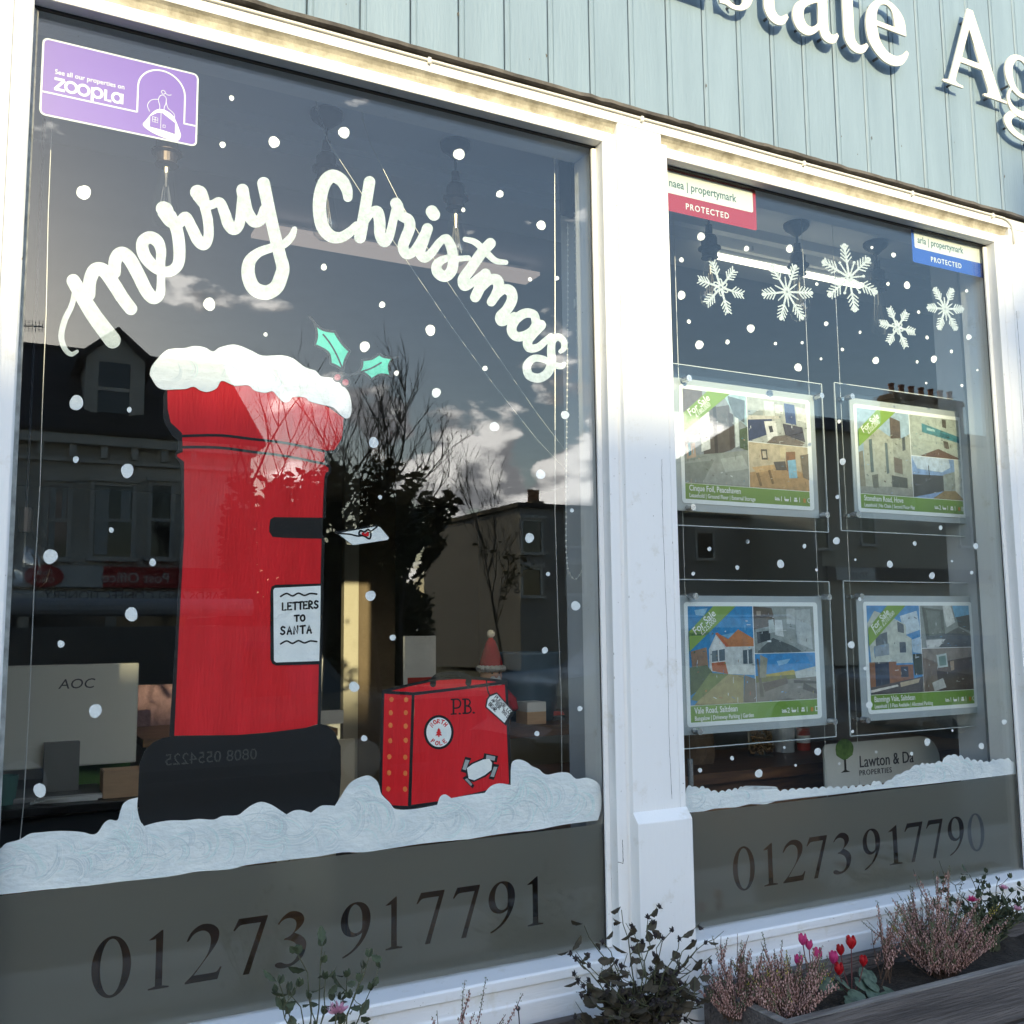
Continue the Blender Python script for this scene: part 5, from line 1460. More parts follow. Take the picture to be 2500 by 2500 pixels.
# -- filament pendants
BRONZ = mat('bronze_lamp_holder', (0.12, 0.095, 0.085), rough=0.35, metal=0.85)
BLKM = mat('black_metal', (0.02, 0.02, 0.025), rough=0.5)
BULB = glass_mat('bulb_glass', (0.96, 0.96, 0.94), ior=1.7)
FILA = mat('filament_support', (0.55, 0.5, 0.42), rough=0.3, metal=0.7)
BRED = mat('black_flex', (0.03, 0.03, 0.035), rough=0.8)
def pendant(label, x, y, ztop, dark=False, holder=None):
    t = thing('pendant_lamp', label, 'pendant lamp', 'filament pendants in the windows', (x, y, 0))
    MB().lathe([(.001, ZC - .001), (.040, ZC - .001), (.040, ZC - .010), (.035, ZC - .018), (.022, ZC - .028), (.010, ZC - .04), (.001, ZC - .04)], (0, 0, 0), 24).build('ceiling_rose', BLKM, t, smooth=True)
    MB().tube([(0, 0, ZC - .04), (0, 0, ztop)], .0035, 8).build('flex', BRED, t)
    hm = BLKM if dark else BRONZ
    MB().lathe([(.001, 0), (.010, 0), (.011, -.028), (.020, -.034), (.024, -.042), (.024, -.066), (.034, -.070), (.034, -.074), (.0235, -.077), (.0225, -.098), (.026, -.101), (.001, -.101)], (0, 0, ztop), 22).build('lamp_holder', hm, t, smooth=False)
    z = ztop - .1015
    b = MB().lathe([(.013, 0), (.0145, -.012), (.018, -.03), (.026, -.07), (.032, -.10), (.0325, -.118), (.028, -.135), (.017, -.146), (.001, -.149)], (0, 0, z), 24).build('bulb', BULB, t, smooth=True)
    f = MB()
    f.tube([(0, 0, z), (0, 0, z - .05)], [.006, .003], 6)
    for k in range(5):
        a = k / 5 * 6.283
        f.tube([(.005 * math.cos(a), .005 * math.sin(a), z - .045), (.016 * math.cos(a), .016 * math.sin(a), z - .115), (.014 * math.cos(a + .6), .014 * math.sin(a + .6), z - .118), (.006 * math.cos(a + .6), .006 * math.sin(a + .6), z - .05)], .0006, 4)
    f.build('filament', FILA, b)
for lab, px, py, dk in (('filament pendant half hidden below the purple sticker', 410, 300, 0), ('bronze filament pendant behind the capital C of the lettering', 797, 345, 0), ('bronze filament pendant hanging over the letters s and t', 1112, 420, 0),
                        ('dark filament pendant below the red sticker', 1730, 550, 1), ('dark filament pendant between the second and third snowflakes', 1946, 595, 1), ('dark filament pendant nearest the blue sticker', 2140, 638, 1)):
    q = P(px, py, .35)
    pendant(lab, q.x, q.y, q.z, bool(dk))
# round bulb low on the left
q = P(64, 1240, .34)
t = thing('globe_lamp', 'round clear globe bulb hanging at the edge of the large window', 'pendant lamp', None, (q.x, q.y, 0))
MB().tube([(0, 0, ZC), (0, 0, q.z)], .003, 6).build('flex', BRED, t)
MB().lathe([(.001, 0), (.014, 0), (.014, -.05), (.001, -.05)], (0, 0, q.z), 14).build('lamp_holder', BRONZ, t)
b = MB().lathe([(.012, 0), (.018, -.012), (.036, -.028), (.048, -.055), (.05, -.075), (.044, -.10), (.025, -.12), (.001, -.126)], (0, 0, q.z - .05), 26).build('bulb', BULB, t, smooth=True)
MB().tube([(0, 0, q.z - .05), (0, 0, q.z - .12)], .002, 6).build('filament', FILA, b)

# -- display wires
WIREM = mat('steel_wire', (0.68, 0.68, 0.66), rough=0.3, metal=0.6)
def wire_px(label, pts, r=0.0009, cat='wire', hook=True, group='display wires'):
    w = thing('display_wire', label, cat, group)
    q = [P(*p) for p in pts]
    MB().tube(q, r, 6).build('strand', WIREM, w)
    if hook:
        MB().tube([q[0], (q[0].x, q[0].y, q[0].z + .02)], .0035, 8).build('hook', WIREM, w)
        MB().tube([(q[0].x, q[0].y, q[0].z + .02), (q[0].x, q[0].y, ZC)], .0012, 6).build('hanger', WIREM, w)
    return w
wl_ = [(128, 265, .135), (118, 520, .135), (113, 760, .135), (103, 1000, .135), (98, 1180, .135), (84, 1420, .135), (72, 1700, .135), (58, 1960, .135), (40, 2140, .135)]
wire_px('upright steel wire down the edge of the large window by the purple sticker', wl_)
wire_px('slack steel wire slanting from behind the capital C, the longer one', [(774, 268, .24), (800, 345, .24), (882, 471, .25), (991, 634, .26), (1100, 795, .27), (1200, 932, .28), (1310, 1072, .28), (1421, 1190, .28)])
wire_px('slack steel wire slanting across the lettering, nearer the letter h', [(886, 292, .24), (905, 352, .24), (970, 482, .25), (1093, 689, .26), (1200, 848, .27), (1310, 1008, .28), (1424, 1158, .28)])
q0, q1 = P(1354, 400, .135), P(1374, 1890, .135)
wire_px('upright steel wire beside the blind chain', [(1354, 400, .135), (1355, 700, .135), (1355, 1000, .135), (1355, 1250, .135), (1362, 1500, .135), (1370, 1700, .135), (1372, 1900, .135)])

# -- bead chain of the roller blind
ch = thing('blind_chain', 'looped bead chain of the roller blind beside the middle post', 'blind chain')
CHM = mat('bead_chain', (0.80, 0.80, 0.77), rough=0.35)
cp = catmull([(1402, 470), (1405, 640), (1409, 850), (1415, 1050), (1424, 1250), (1430, 1340), (1424, 1385), (1406, 1414), (1391, 1400), (1383, 1360), (1382, 1250), (1384, 1000), (1386, 800), (1386, 545)], 40)
pw = [P(x, y, .20) for x, y in cp]
MB().tube(pw, .0007, 5).build('thread', CHM, ch)
bd = MB()
acc = 0
for a, b in zip(pw, pw[1:]):
    acc += (b - a).length
    if acc > .0125:
        bd.ball(a, .0028, 6, 5)
        acc = 0
o = bd.build('beads', CHM, ch, smooth=True)
o['kind'] = 'stuff'
q = P(1406, 736, .20)
MB().box(q.x - .004, q.x + .004, q.y - .004, q.y + .004, q.z - .016, q.z + .006).build('connector', CHM, ch)
bx = P(1395, 500, .2)
MB().box(bx.x - .018, bx.x + .022, .17, .23, bx.z - .02, ZC).build('bracket', BLKM, ch)

# -- desk and computer on the left
DESK = mat('black_desk', (0.012, 0.012, 0.013), rough=0.35, var=0.2)
dz = P(200, 1962, 2.0).z
dk = thing('black_desk', 'black desk behind the pillar box side of the large window', 'desk')
MB().box(-1.2, 1.02, 2.0, 2.75, dz - .03, dz).build('worktop', DESK, dk, bevel=.003)
MB().box(-1.15, .95, 2.08, 2.10, .20, dz - .05).build('modesty_panel', DESK, dk)
for x in (-1.18, .96):
    MB().box(x, x + .04, 2.03, 2.7, .12, dz - .031).build('leg', DESK, dk)
MON = mat('monitor_shell', (0.86, 0.84, 0.74), rough=0.45, var=0.05, vscale=3)
a, b = P(340, 1618, 2.25), P(320, 1862, 2.25)
mo_ = thing('computer_monitor', 'pale grey computer monitor seen from behind on the black desk', 'monitor')
w0 = a.x - .62
MB().box(w0, a.x, 2.25, 2.275, b.z, a.z).build('shell', MON, mo_, bevel=.006)
MB().box(w0 + .01, a.x - .01, 2.2755, 2.28, b.z + .02, a.z - .01).build('screen', mat('monitor_screen', (.01, .01, .012), .2), mo_)
text('AOC', mat('monitor_logo', (.10, .10, .10), .5), mo_, .052, (P(142, 1680, 2.25).x, 2.2492, P(142, 1682, 2.25).z), name='logo', sx=1.1, shear=.15)
c0 = P(150, 1830, 2.245)
MB().box(c0.x - .06, c0.x + .06, 2.20, 2.2495, dz + .02, c0.z + .03).build('stand_neck', mat('stand_grey', (.22, .22, .21), .5), mo_)
MB().box(c0.x - .16, c0.x + .14, 2.10, 2.34, dz + .001, dz + .02).build('stand_foot', MATS['stand_grey'], mo_, bevel=.004)
a, b = P(250, 1882, 2.1), P(345, 1932, 2.1)
cb = thing('wooden_box', 'small plywood box on the black desk beside the pillar box base', 'box')
PLY = mat('plywood', (0.66, 0.44, 0.27), rough=0.6, var=0.15, vscale=9, stretch=(1, 1, 5))
for (xa, xb, ya, yb) in ((a.x, a.x + .14, 2.06, 2.066), (a.x, a.x + .14, 2.174, 2.18), (a.x, a.x + .006, 2.0665, 2.1735), (a.x + .134, a.x + .14, 2.0665, 2.1735)):
    MB().box(xa, xb, ya, yb, dz + .001, a.z).build('side', PLY, cb)
MB().box(a.x + .006, a.x + .134, 2.0665, 2.1735, dz + .001, dz + .006).build('bottom', PLY, cb)
pa = thing('paper_stack', 'white papers lying by the monitor foot', 'papers')
PAPER = mat('white_paper', (0.85, 0.85, 0.82), rough=0.8, var=0.08, vscale=14)
for i in range(4):
    o = MB().box(-.11, .11, -.075, .075, 0, .004).build('sheet', PAPER, pa)
    o.location = (P(160, 1925, 2.12).x + .008 * i, 2.13, dz + .001 + .0045 * i)
    o.rotation_euler.z = .1 * i - .1
cup = thing('paper_cup', 'green paper cup at the edge of the black desk', 'cup', None, (P(15, 1920, 2.1).x, 2.12, dz))
MB().lathe([(.001, .001), (.030, .001), (.040, .10), (.037, .10), (.028, .006), (.001, .006)], (0, 0, 0), 20).build('cup_wall', mat('teal_card', (.03, .16, .13), .6), cup)
pot = thing('green_folder', 'bright green folder propped behind the monitor stand', 'folder')
a = P(170, 1872, 2.35)
o = MB().box(-.10, .12, -.004, .004, 0, .12).build('cover', mat('green_card', (.12, .26, .06), .6), pot)
o.location = (a.x + .1, 2.36, dz + .004)
o.rotation_euler = (R(-18), 0, R(-8))
# pink cardigan on a chair
chair = thing('office_chair', 'office chair with a dusky pink cardigan over its back', 'chair')
a = P(395, 1720, 2.9)
CHF = mat('grey_chair_fabric', (.10, .10, .105), .9)
MB().lathe([(.001, 0), (.24, 0), (.25, .03), (.24, .07), (.001, .08)], (a.x, 3.05, .55), 16).build('seat', CHF, chair, smooth=True)
MB().tube([(a.x, 3.05, .12), (a.x, 3.05, .55)], .03, 10).build('column', BLKM, chair)
for k in range(5):
    an = k * 1.2566
    MB().tube([(a.x, 3.05, .20), (a.x + .28 * math.cos(an), 3.05 + .28 * math.sin(an), .15)], .02, 6).build('foot', BLKM, chair)
MB().extrude([(a.x - .22, .70), (a.x + .22, .70), (a.x + .20, 1.20), (a.x + .12, 1.27), (a.x - .12, 1.27), (a.x - .20, 1.20)], 3.26, 3.31, 'y').build('backrest', CHF, chair, bevel=.01)
PINK = mat('pink_knit', (.36, .22, .24), .95, var=.3, vscale=30, bump=.5)
pm = MB()
for i in range(12):
    for j in range(10):
        u, v = i / 11, j / 9
        x = a.x - .23 + .46 * u
        y = 3.245 - .03 * math.sin(v * 3.5) + .014 * math.sin(u * 21 + v * 4)
        z = 1.29 - .5 * v - .03 * (u - .5) ** 2
        pm.v.append((x, y, z))
for i in range(11):
    for j in range(9):
        pm.f.append((i * 10 + j, (i + 1) * 10 + j, (i + 1) * 10 + j + 1, i * 10 + j + 1))
        pm.m.append(0)
pk = pm.build('cardigan', PINK, chair, smooth=True)
sm = pk.modifiers.new('thickness', 'SOLIDIFY')
sm.thickness = .012

# -- oak counter, post and papers in the middle
OAK = mat('oak_worktop', (0.34, 0.19, 0.085), rough=0.4, col2=(0.22, 0.11, 0.045), vscale=7, stretch=(1, 9, 9))
CREAM = mat('cream_panel', (0.72, 0.66, 0.52), rough=0.6, var=0.08, vscale=3)
ct = thing('oak_counter', 'oak topped cream counter seen between the pillar box and the suitcase', 'counter')
a, b = P(640, 1808, 2.6), P(825, 1808, 2.6)
MB().box(a.x - .5, b.x, 2.6, 3.25, a.z, a.z + .035).build('worktop', OAK, ct, bevel=.003)
for i in range(3):
    x = a.x - .48 + i * .31
    MB().box(x, x + .30, 2.63, 2.65, .35, a.z - .02).build('door', CREAM, ct, bevel=.004)
MB().box(a.x - .48, b.x - .02, 2.651, 3.2, .14, a.z - .001).build('carcass', CREAM, ct)
MB().box(a.x - .48, b.x - .02, 2.62, 2.6505, .14, .345).build('drawer', OAK, ct, bevel=.003)
a2, b2 = P(672, 1742, 2.8), P(868, 1720, 2.8)
lb = thing('paper_tray', 'brightly lit white paper tray on the oak counter', 'tray')
MB().box(a2.x, b2.x - .06, 2.8, 3.0, a.z + .036, a.z + .045).build('tray_base', PAPER, lb)
MB().box(a2.x, b2.x - .06, 2.8, 2.806, a.z + .0455, a.z + .10).build('tray_front', PAPER, lb)
po = thing('timber_post', 'cream timber post rising behind the oak counter', 'post')
a, b = P(838, 1700, 3.4), P(945, 1700, 3.4)
MB().box(a.x, a.x + .085, 3.4, 3.45, .12, zbm + .011).build('edge_board', mat('cream_gloss', (.55, .51, .41), .4), po, bevel=.003)
MB().box(a.x + .0855, b.x + .05, 3.41, 3.55, .12, zbm + .011).build('shaft', mat('brown_board', (.20, .145, .09), .6, var=.3, vscale=3), po)
# desk lamp, notices
dl_ = thing('desk_lamp', 'slim desk lamp with bright reflector on the oak counter', 'lamp')
q = P(790, 1560, 3.0)
zc_ = P(640, 1808, 2.6).z + .036
MB().lathe([(.001, 0), (.06, 0), (.06, .012), (.001, .014)], (q.x, 3.05, zc_), 16).build('lamp_base', RIM, dl_)
MB().tube([(q.x, 3.05, zc_ + .012), (q.x + .01, 3.05, q.z - .1), (q.x - .03, 3.05, q.z), (q.x - .10, 3.05, q.z + .02)], .008, 8).build('lamp_arm', RIM, dl_)
MB().lathe([(.02, .05), (.065, 0), (.06, 0), (.016, .046)], (q.x - .13, 3.05, q.z - .01), 16).build('lamp_shade', RIM, dl_)
nt_ = thing('notice_stand', 'white notice in a clear stand behind the suitcase handle', 'notice')
a, b = P(985, 1580, 2.4), P(1022, 1670, 2.4)
MB().box(a.x, a.x + .16, 2.4, 2.404, b.z - .02, a.z + .05).build('card', PAPER, nt_)
MB().box(a.x + .02, a.x + .14, 2.3985, 2.3995, b.z, b.z + .03).build('red_strip', mat('red_print', (.5, .04, .03), .6), nt_)

# -- brown desk on the right of the large window
WAL = mat('walnut', (0.16, 0.075, 0.03), rough=0.4, col2=(0.07, 0.03, 0.014), vscale=6, stretch=(1, 9, 9))
wd = thing('walnut_desk', 'walnut desk behind the suitcase and the middle post', 'desk')
a = P(1250, 1790, 1.7)
MB().box(a.x - .25, a.x + .95, 1.7, 2.4, a.z - .022, a.z + .022).build('worktop', WAL, wd, bevel=.003)
for x in (a.x - .22, a.x + .88):
    MB().box(x, x + .05, 1.74, 2.36, .12, a.z - .0225).build('leg', DESK, wd)
zw = a.z + .0225
tb = thing('tissue_box', 'small white and brown box on the walnut desk', 'box')
q = P(1305, 1760, 1.78)
MB().box(q.x - .045, q.x + .045, 1.76, 1.86, zw, zw + .05).build('box_lower', PLY, tb, bevel=.002)
MB().box(q.x - .045, q.x + .045, 1.76, 1.86, zw + .0505, zw + .09).build('box_upper', PAPER, tb, bevel=.002)
rt = thing('red_stapler', 'red stapler lying on the walnut desk', 'stapler')
q = P(1345, 1752, 1.9)
REDP = mat('red_plastic', (.45, .05, .03), .4)
MB().extrude([(q.x - .05, zw), (q.x + .06, zw), (q.x + .06, zw + .012), (q.x - .05, zw + .016)], 1.88, 1.91, 'y').build('stapler_base', BLKM, rt)
MB().extrude([(q.x - .05, zw + .0165), (q.x + .06, zw + .02), (q.x + .05, zw + .034), (q.x - .045, zw + .04)], 1.882, 1.908, 'y').build('stapler_arm', REDP, rt)
bn = thing('blue_bin', 'blue grey waste bin bag behind the walnut desk', 'bin')
q = P(1285, 1640, 1.95)
MB().lathe([(.001, 0), (.12, 0), (.15, .28), (.155, .29), (.145, .29), (.115, .01), (.001, .01)], (q.x + .02, 1.98, zw), 20).build('bin_wall', mat('blue_bin_plastic', (.12, .19, .26), .4), bn, smooth=True)
# santa toy
st = thing('father_christmas_toy', 'small plush Father Christmas toy with red hat standing behind the suitcase', 'toy')
q = P(1248, 1560, 1.62)
sx_, sy_ = q.x - .01, 1.78
RPL = mat('red_plush', (.55, .03, .05), .95, bump=.6, bscale=200)
WPL = mat('white_plush', (.7, .68, .64), .95, bump=.8, bscale=160)
SKN = mat('toy_face', (.62, .36, .25), .8)
BRN = mat('brown_plush', (.16, .08, .04), .95, bump=.6, bscale=160)
MB().lathe([(.001, 0), (.06, 0), (.075, .05), (.07, .12), (.045, .17), (.001, .18)], (sx_, sy_, zw), 16).build('body', RPL, st, smooth=True)
MB().ball((sx_, sy_, zw + .205), .045, 14, 10).build('head', SKN, st, smooth=True)
bb = MB()
for k in range(26):
    an = random.uniform(-2.6, -.5)
    bb.ball((sx_ + .042 * math.cos(an) * random.uniform(.5, 1.1), sy_ + .042 * math.sin(an), zw + random.uniform(.13, .195)), random.uniform(.011, .017), 7, 5)
bb.build('beard', WPL, st, smooth=True)
MB().lathe([(.05, .228), (.046, .26), (.034, .30), (.02, .34), (.001, .365)], (sx_, sy_, zw), 14).build('hat', RPL, st, smooth=True)
tr_ = MB()
for k in range(16): tr_.ball((sx_ + .048 * math.cos(k * .3927), sy_ + .048 * math.sin(k * .3927), zw + .232), .015, 7, 5)
tr_.ball((sx_, sy_, zw + .372), .018, 8, 6)
tr_.build('hat_trim', WPL, st, smooth=True)
for sg in (-1, 1):
    MB().tube([(sx_ + sg * .05, sy_, zw + .14), (sx_ + sg * .085, sy_ - .02, zw + .10), (sx_ + sg * .08, sy_ - .05, zw + .07)], [.022, .02, .016], 9).build('arm', RPL, st, smooth=True)
    MB().ball((sx_ + sg * .035, sy_ - .045, zw + .02), .028, 10, 7).build('boot', BRN, st, smooth=True)
    MB().ball((sx_ + sg * .016, sy_ - .042, zw + .215), .004, 6, 5).build('eye', BLKM, st)
MB().ball((sx_, sy_ - .047, zw + .203), .008, 8, 6).build('nose', SKN, st, smooth=True)

# -- low shelf behind the narrower window
sh = thing('walnut_shelf', 'dark walnut shelf standing behind the lower property cards', 'shelf')
zs = P(1790, 1862, .75).z
MB().box(X2 + .02, 3.4, .60, 1.05, zs - .035, zs).build('shelf_board', WAL, sh, bevel=.002)
MB().box(X2 + .02, 3.4, .64, .66, .20, zs - .036).build('shelf_front', WAL, sh)
for x in (X2 + .04, 3.3): MB().box(x, x + .05, .68, 1.0, .12, zs - .036).build('leg', WAL, sh)
KRAFT = mat('kraft_paper', (.27, .17, .10), .85, var=.35, vscale=14, bump=.6, bscale=30)
bg = thing('paper_bag', 'crumpled brown paper bag on the walnut shelf', 'bag')
q = P(1705, 1830, .80)
gm_ = MB()
n = 20
for j, (rx, ry, z) in enumerate(((.055, .035, 0), (.062, .04, .03), (.058, .038, .07), (.060, .032, .10), (.048, .024, .13), (.045, .012, .152), (.040, .006, .165))):
    for k in range(n):
        a = k / n * 6.2832
        f_ = 1 + .10 * mnoise.noise((k * .9, j * .8, 3))
        gm_.v.append((q.x + rx * math.cos(a) * f_, .80 + ry * math.sin(a) * f_, zs + z + .008 * mnoise.noise((k * .7, j, 9)) * (j > 0)))
for j in range(6):
    for k in range(n):
        gm_.f.append((j * n + k, j * n + (k + 1) % n, (j + 1) * n + (k + 1) % n, (j + 1) * n + k))
        gm_.m.append(0)
gm_.build('bag_body', KRAFT, bg)
jr = thing('pellet_jar', 'glass jar filled with brown nuts on the walnut shelf', 'jar')
q = P(1868, 1832, .80)
jr_ = .044
MB().lathe([(.001, .001), (jr_, .001), (jr_, .10), (jr_ + .003, .101), (jr_ + .003, .108), (jr_ - .003, .108), (jr_ - .003, .005), (.001, .005)], (q.x, .82, zs), 24).build('jar_glass', glass_mat('jar_glass', (.96, .97, .96), 1.3), jr, smooth=False)
nb_ = MB()
NUT = mat('nut_shell', (.42, .25, .12), .6, var=.5, vscale=60)
g = random.Random(2)
for i in range(330):
    a, rr = g.uniform(0, 6.28), jr_ * .86 * math.sqrt(g.random())
    if rr < jr_ * .45: continue
    nb_.ball((q.x + rr * math.cos(a), .82 + rr * math.sin(a), zs + .012 + g.random() * .075), .0048, 6, 4)
o = nb_.build('nuts', NUT, jr)
o['kind'] = 'stuff'
MB().lathe([(.001, .108), (.030, .112), (.034, .118), (.012, .124), (.008, .138), (.001, .14)], (q.x, .82, zs), 16).build('jar_lid', BLKM, jr)
wc = thing('white_tub', 'white plastic tub beside the jar on the walnut shelf', 'tub')
q = P(1925, 1815, .86)
MB().lathe([(.001, 0), (.034, 0), (.038, .10), (.041, .102), (.041, .115), (.001, .118)], (q.x, .88, zs), 20).build('tub_wall', mat('white_tub_plastic', (.6, .62, .64), .4), wc)
rb_ = thing('ribbon_roll', 'red and white ribbon roll beside the white tub', 'ribbon')
q = P(1972, 1820, .86)
for i in range(3): MB().lathe([(.010, 0), (.024, 0), (.024, .026), (.010, .026)], (q.x, .88, zs + .0265 * i), 16).build('roll', (REDP, PAPER, REDP)[i], rb_)
DOAK = mat('dark_oak', (0.26, 0.135, 0.055), rough=0.5, col2=(0.10, 0.045, 0.02), vscale=6, stretch=(1, 9, 1))
# oak cabinets under both windows, showing through the clear numerals
for lab, xa, xb in (('oak cabinet low behind the frosted strip of the large window', .06, .62), ('low oak cabinet behind the middle of the frosted strip in the large window', .80, 1.22), ('oak cabinet low behind the frosted strip of the narrower window', 1.62, 2.30)):
    cbn = thing('oak_cabinet', lab, 'cabinet')
    MB().box(xa, xb, .46, .58, .121, 1.02).build('carcass', DOAK, cbn)
    for k in range(3):
        w_ = (xb - xa - .02) / 3
        MB().box(xa + .01 + k * w_, xa + .005 + (k + 1) * w_, .448, .4595, .35, 1.0).build('door', DOAK, cbn, bevel=.003)
# sign board with tree emblem
sb = thing('name_board', 'grey board with a tree emblem reading Lawton, leaning at the foot of the narrower window', 'sign')
a, b, c_ = P(2010, 1800, .44), P(2290, 1870, .44), P(2012, 1898, .44)
zs0, zs1 = P(2150, 1912, .44).z, P(2150, 1806, .44).z
xs0, xs1 = a.x, P(2295, 1850, .44).x
rr = .05
out = []
for (cx0, cz0, a0) in ((xs1 - rr, zs0 + .003, -90), (xs1 - .085, zs1 - .085, 0), (xs0 + .02, zs1 - .02, 90), (xs0 + .005, zs0 + .005, 180)):
    r2 = {-90: .003, 0: .085, 90: .02, 180: .005}[a0]
    for k in range(7):
        an = R(a0 + 15 * k)
        out.append((cx0 + r2 * math.cos(an) + (rr if a0 == -90 else 0), cz0 + r2 * math.sin(an)))
MB().extrude(out, .44, .446, 'y').build('board_panel', mat('pale_grey_board', (.58, .60, .58), .6, var=.06, vscale=4), sb)
tx = P(2062, 1880, .439)
GRT = mat('emblem_green', (.06, .13, .025), .7, col2=(.12, .22, .04), vscale=60)
cl = MB()
g = random.Random(8)
ec = P(2062, 1832, .439)
pts = []
for k in range(40):
    an = k / 40 * 6.2832
    rr = .038 * (1 + .12 * mnoise.noise((math.cos(an) * 3, math.sin(an) * 3, 2)))
    pts.append((ec.x + rr * math.cos(an), ec.z + rr * .84 * math.sin(an) + .004))
MB().extrude(pts, .4385, .4395, 'y').build('tree_emblem_crown', GRT, sb)
MB().extrude([(ec.x - .004, ec.z - .026), (ec.x + .004, ec.z - .026), (ec.x + .004, ec.z - .060), (ec.x + .02, ec.z - .067), (ec.x - .02, ec.z - .067), (ec.x - .004, ec.z - .060)], .4387, .4395, 'y').build('tree_emblem_trunk', mat('emblem_brown', (.03, .025, .02), .8), sb)
tl_ = P(2098, 1874, .439)
text('Lawton & Da', TXTD, sb, .052, (tl_.x, .4392, tl_.z), sx=.88)
tl2 = P(2098, 1894, .439)
text('PROPERTIES', TXTD, sb, .024, (tl2.x, .4392, tl2.z), space=1.15)
# ------------------------------------------------------------------ property cards hung on wires in the narrower window
YC = 0.185
ACR = glass_mat('acrylic_sheet', (0.975, 0.985, 0.98), ior=1.3)
EDGE = mat('acrylic_edge', (0.55, 0.60, 0.60), rough=0.2)
POCK = mat('grey_card_mount', (0.42, 0.46, 0.49), rough=0.6, var=0.05, vscale=5)
CARD = mat('white_card', (0.90, 0.92, 0.93), rough=0.6)
STUD = mat('steel_standoff', (0.55, 0.56, 0.57), rough=0.25, metal=0.8)
BAND = mat('green_band', (0.17, 0.32, 0.04), rough=0.55)
RIBB = mat('green_ribbon', (0.20, 0.34, 0.06), rough=0.55)
PTXT = mat('white_print', (0.80, 0.82, 0.78), rough=0.6)
def pr(hexcol, var=0.30, sc=55):
    """printed colour from an sRGB hex"""
    c = tuple(((int(hexcol[i:i + 2], 16) / 255) ** 1.95) for i in (0, 2, 4))
    return mat('print_' + hexcol, c, rough=0.55, var=var, vscale=sc, vdetail=8)
wires_x = {}
def rect(c4, Y):
    q = [P(x, y, Y) for x, y in c4]       # tl, tr, br, bl
    return (q[0].x + q[3].x) / 2, (q[1].x + q[2].x) / 2, (q[2].z + q[3].z) / 2, (q[0].z + q[1].z) / 2
def rrect(x0, x1, z0, z1, r, n=5):
    out = []
    for cx0, cz0, a0 in ((x1 - r, z1 - r, 0), (x0 + r, z1 - r, 90), (x0 + r, z0 + r, 180), (x1 - r, z0 + r, 270)):
        for k in range(n + 1):
            a = R(a0 + 90 * k / n)
            out.append((cx0 + r * math.cos(a), cz0 + r * math.sin(a)))
    return out
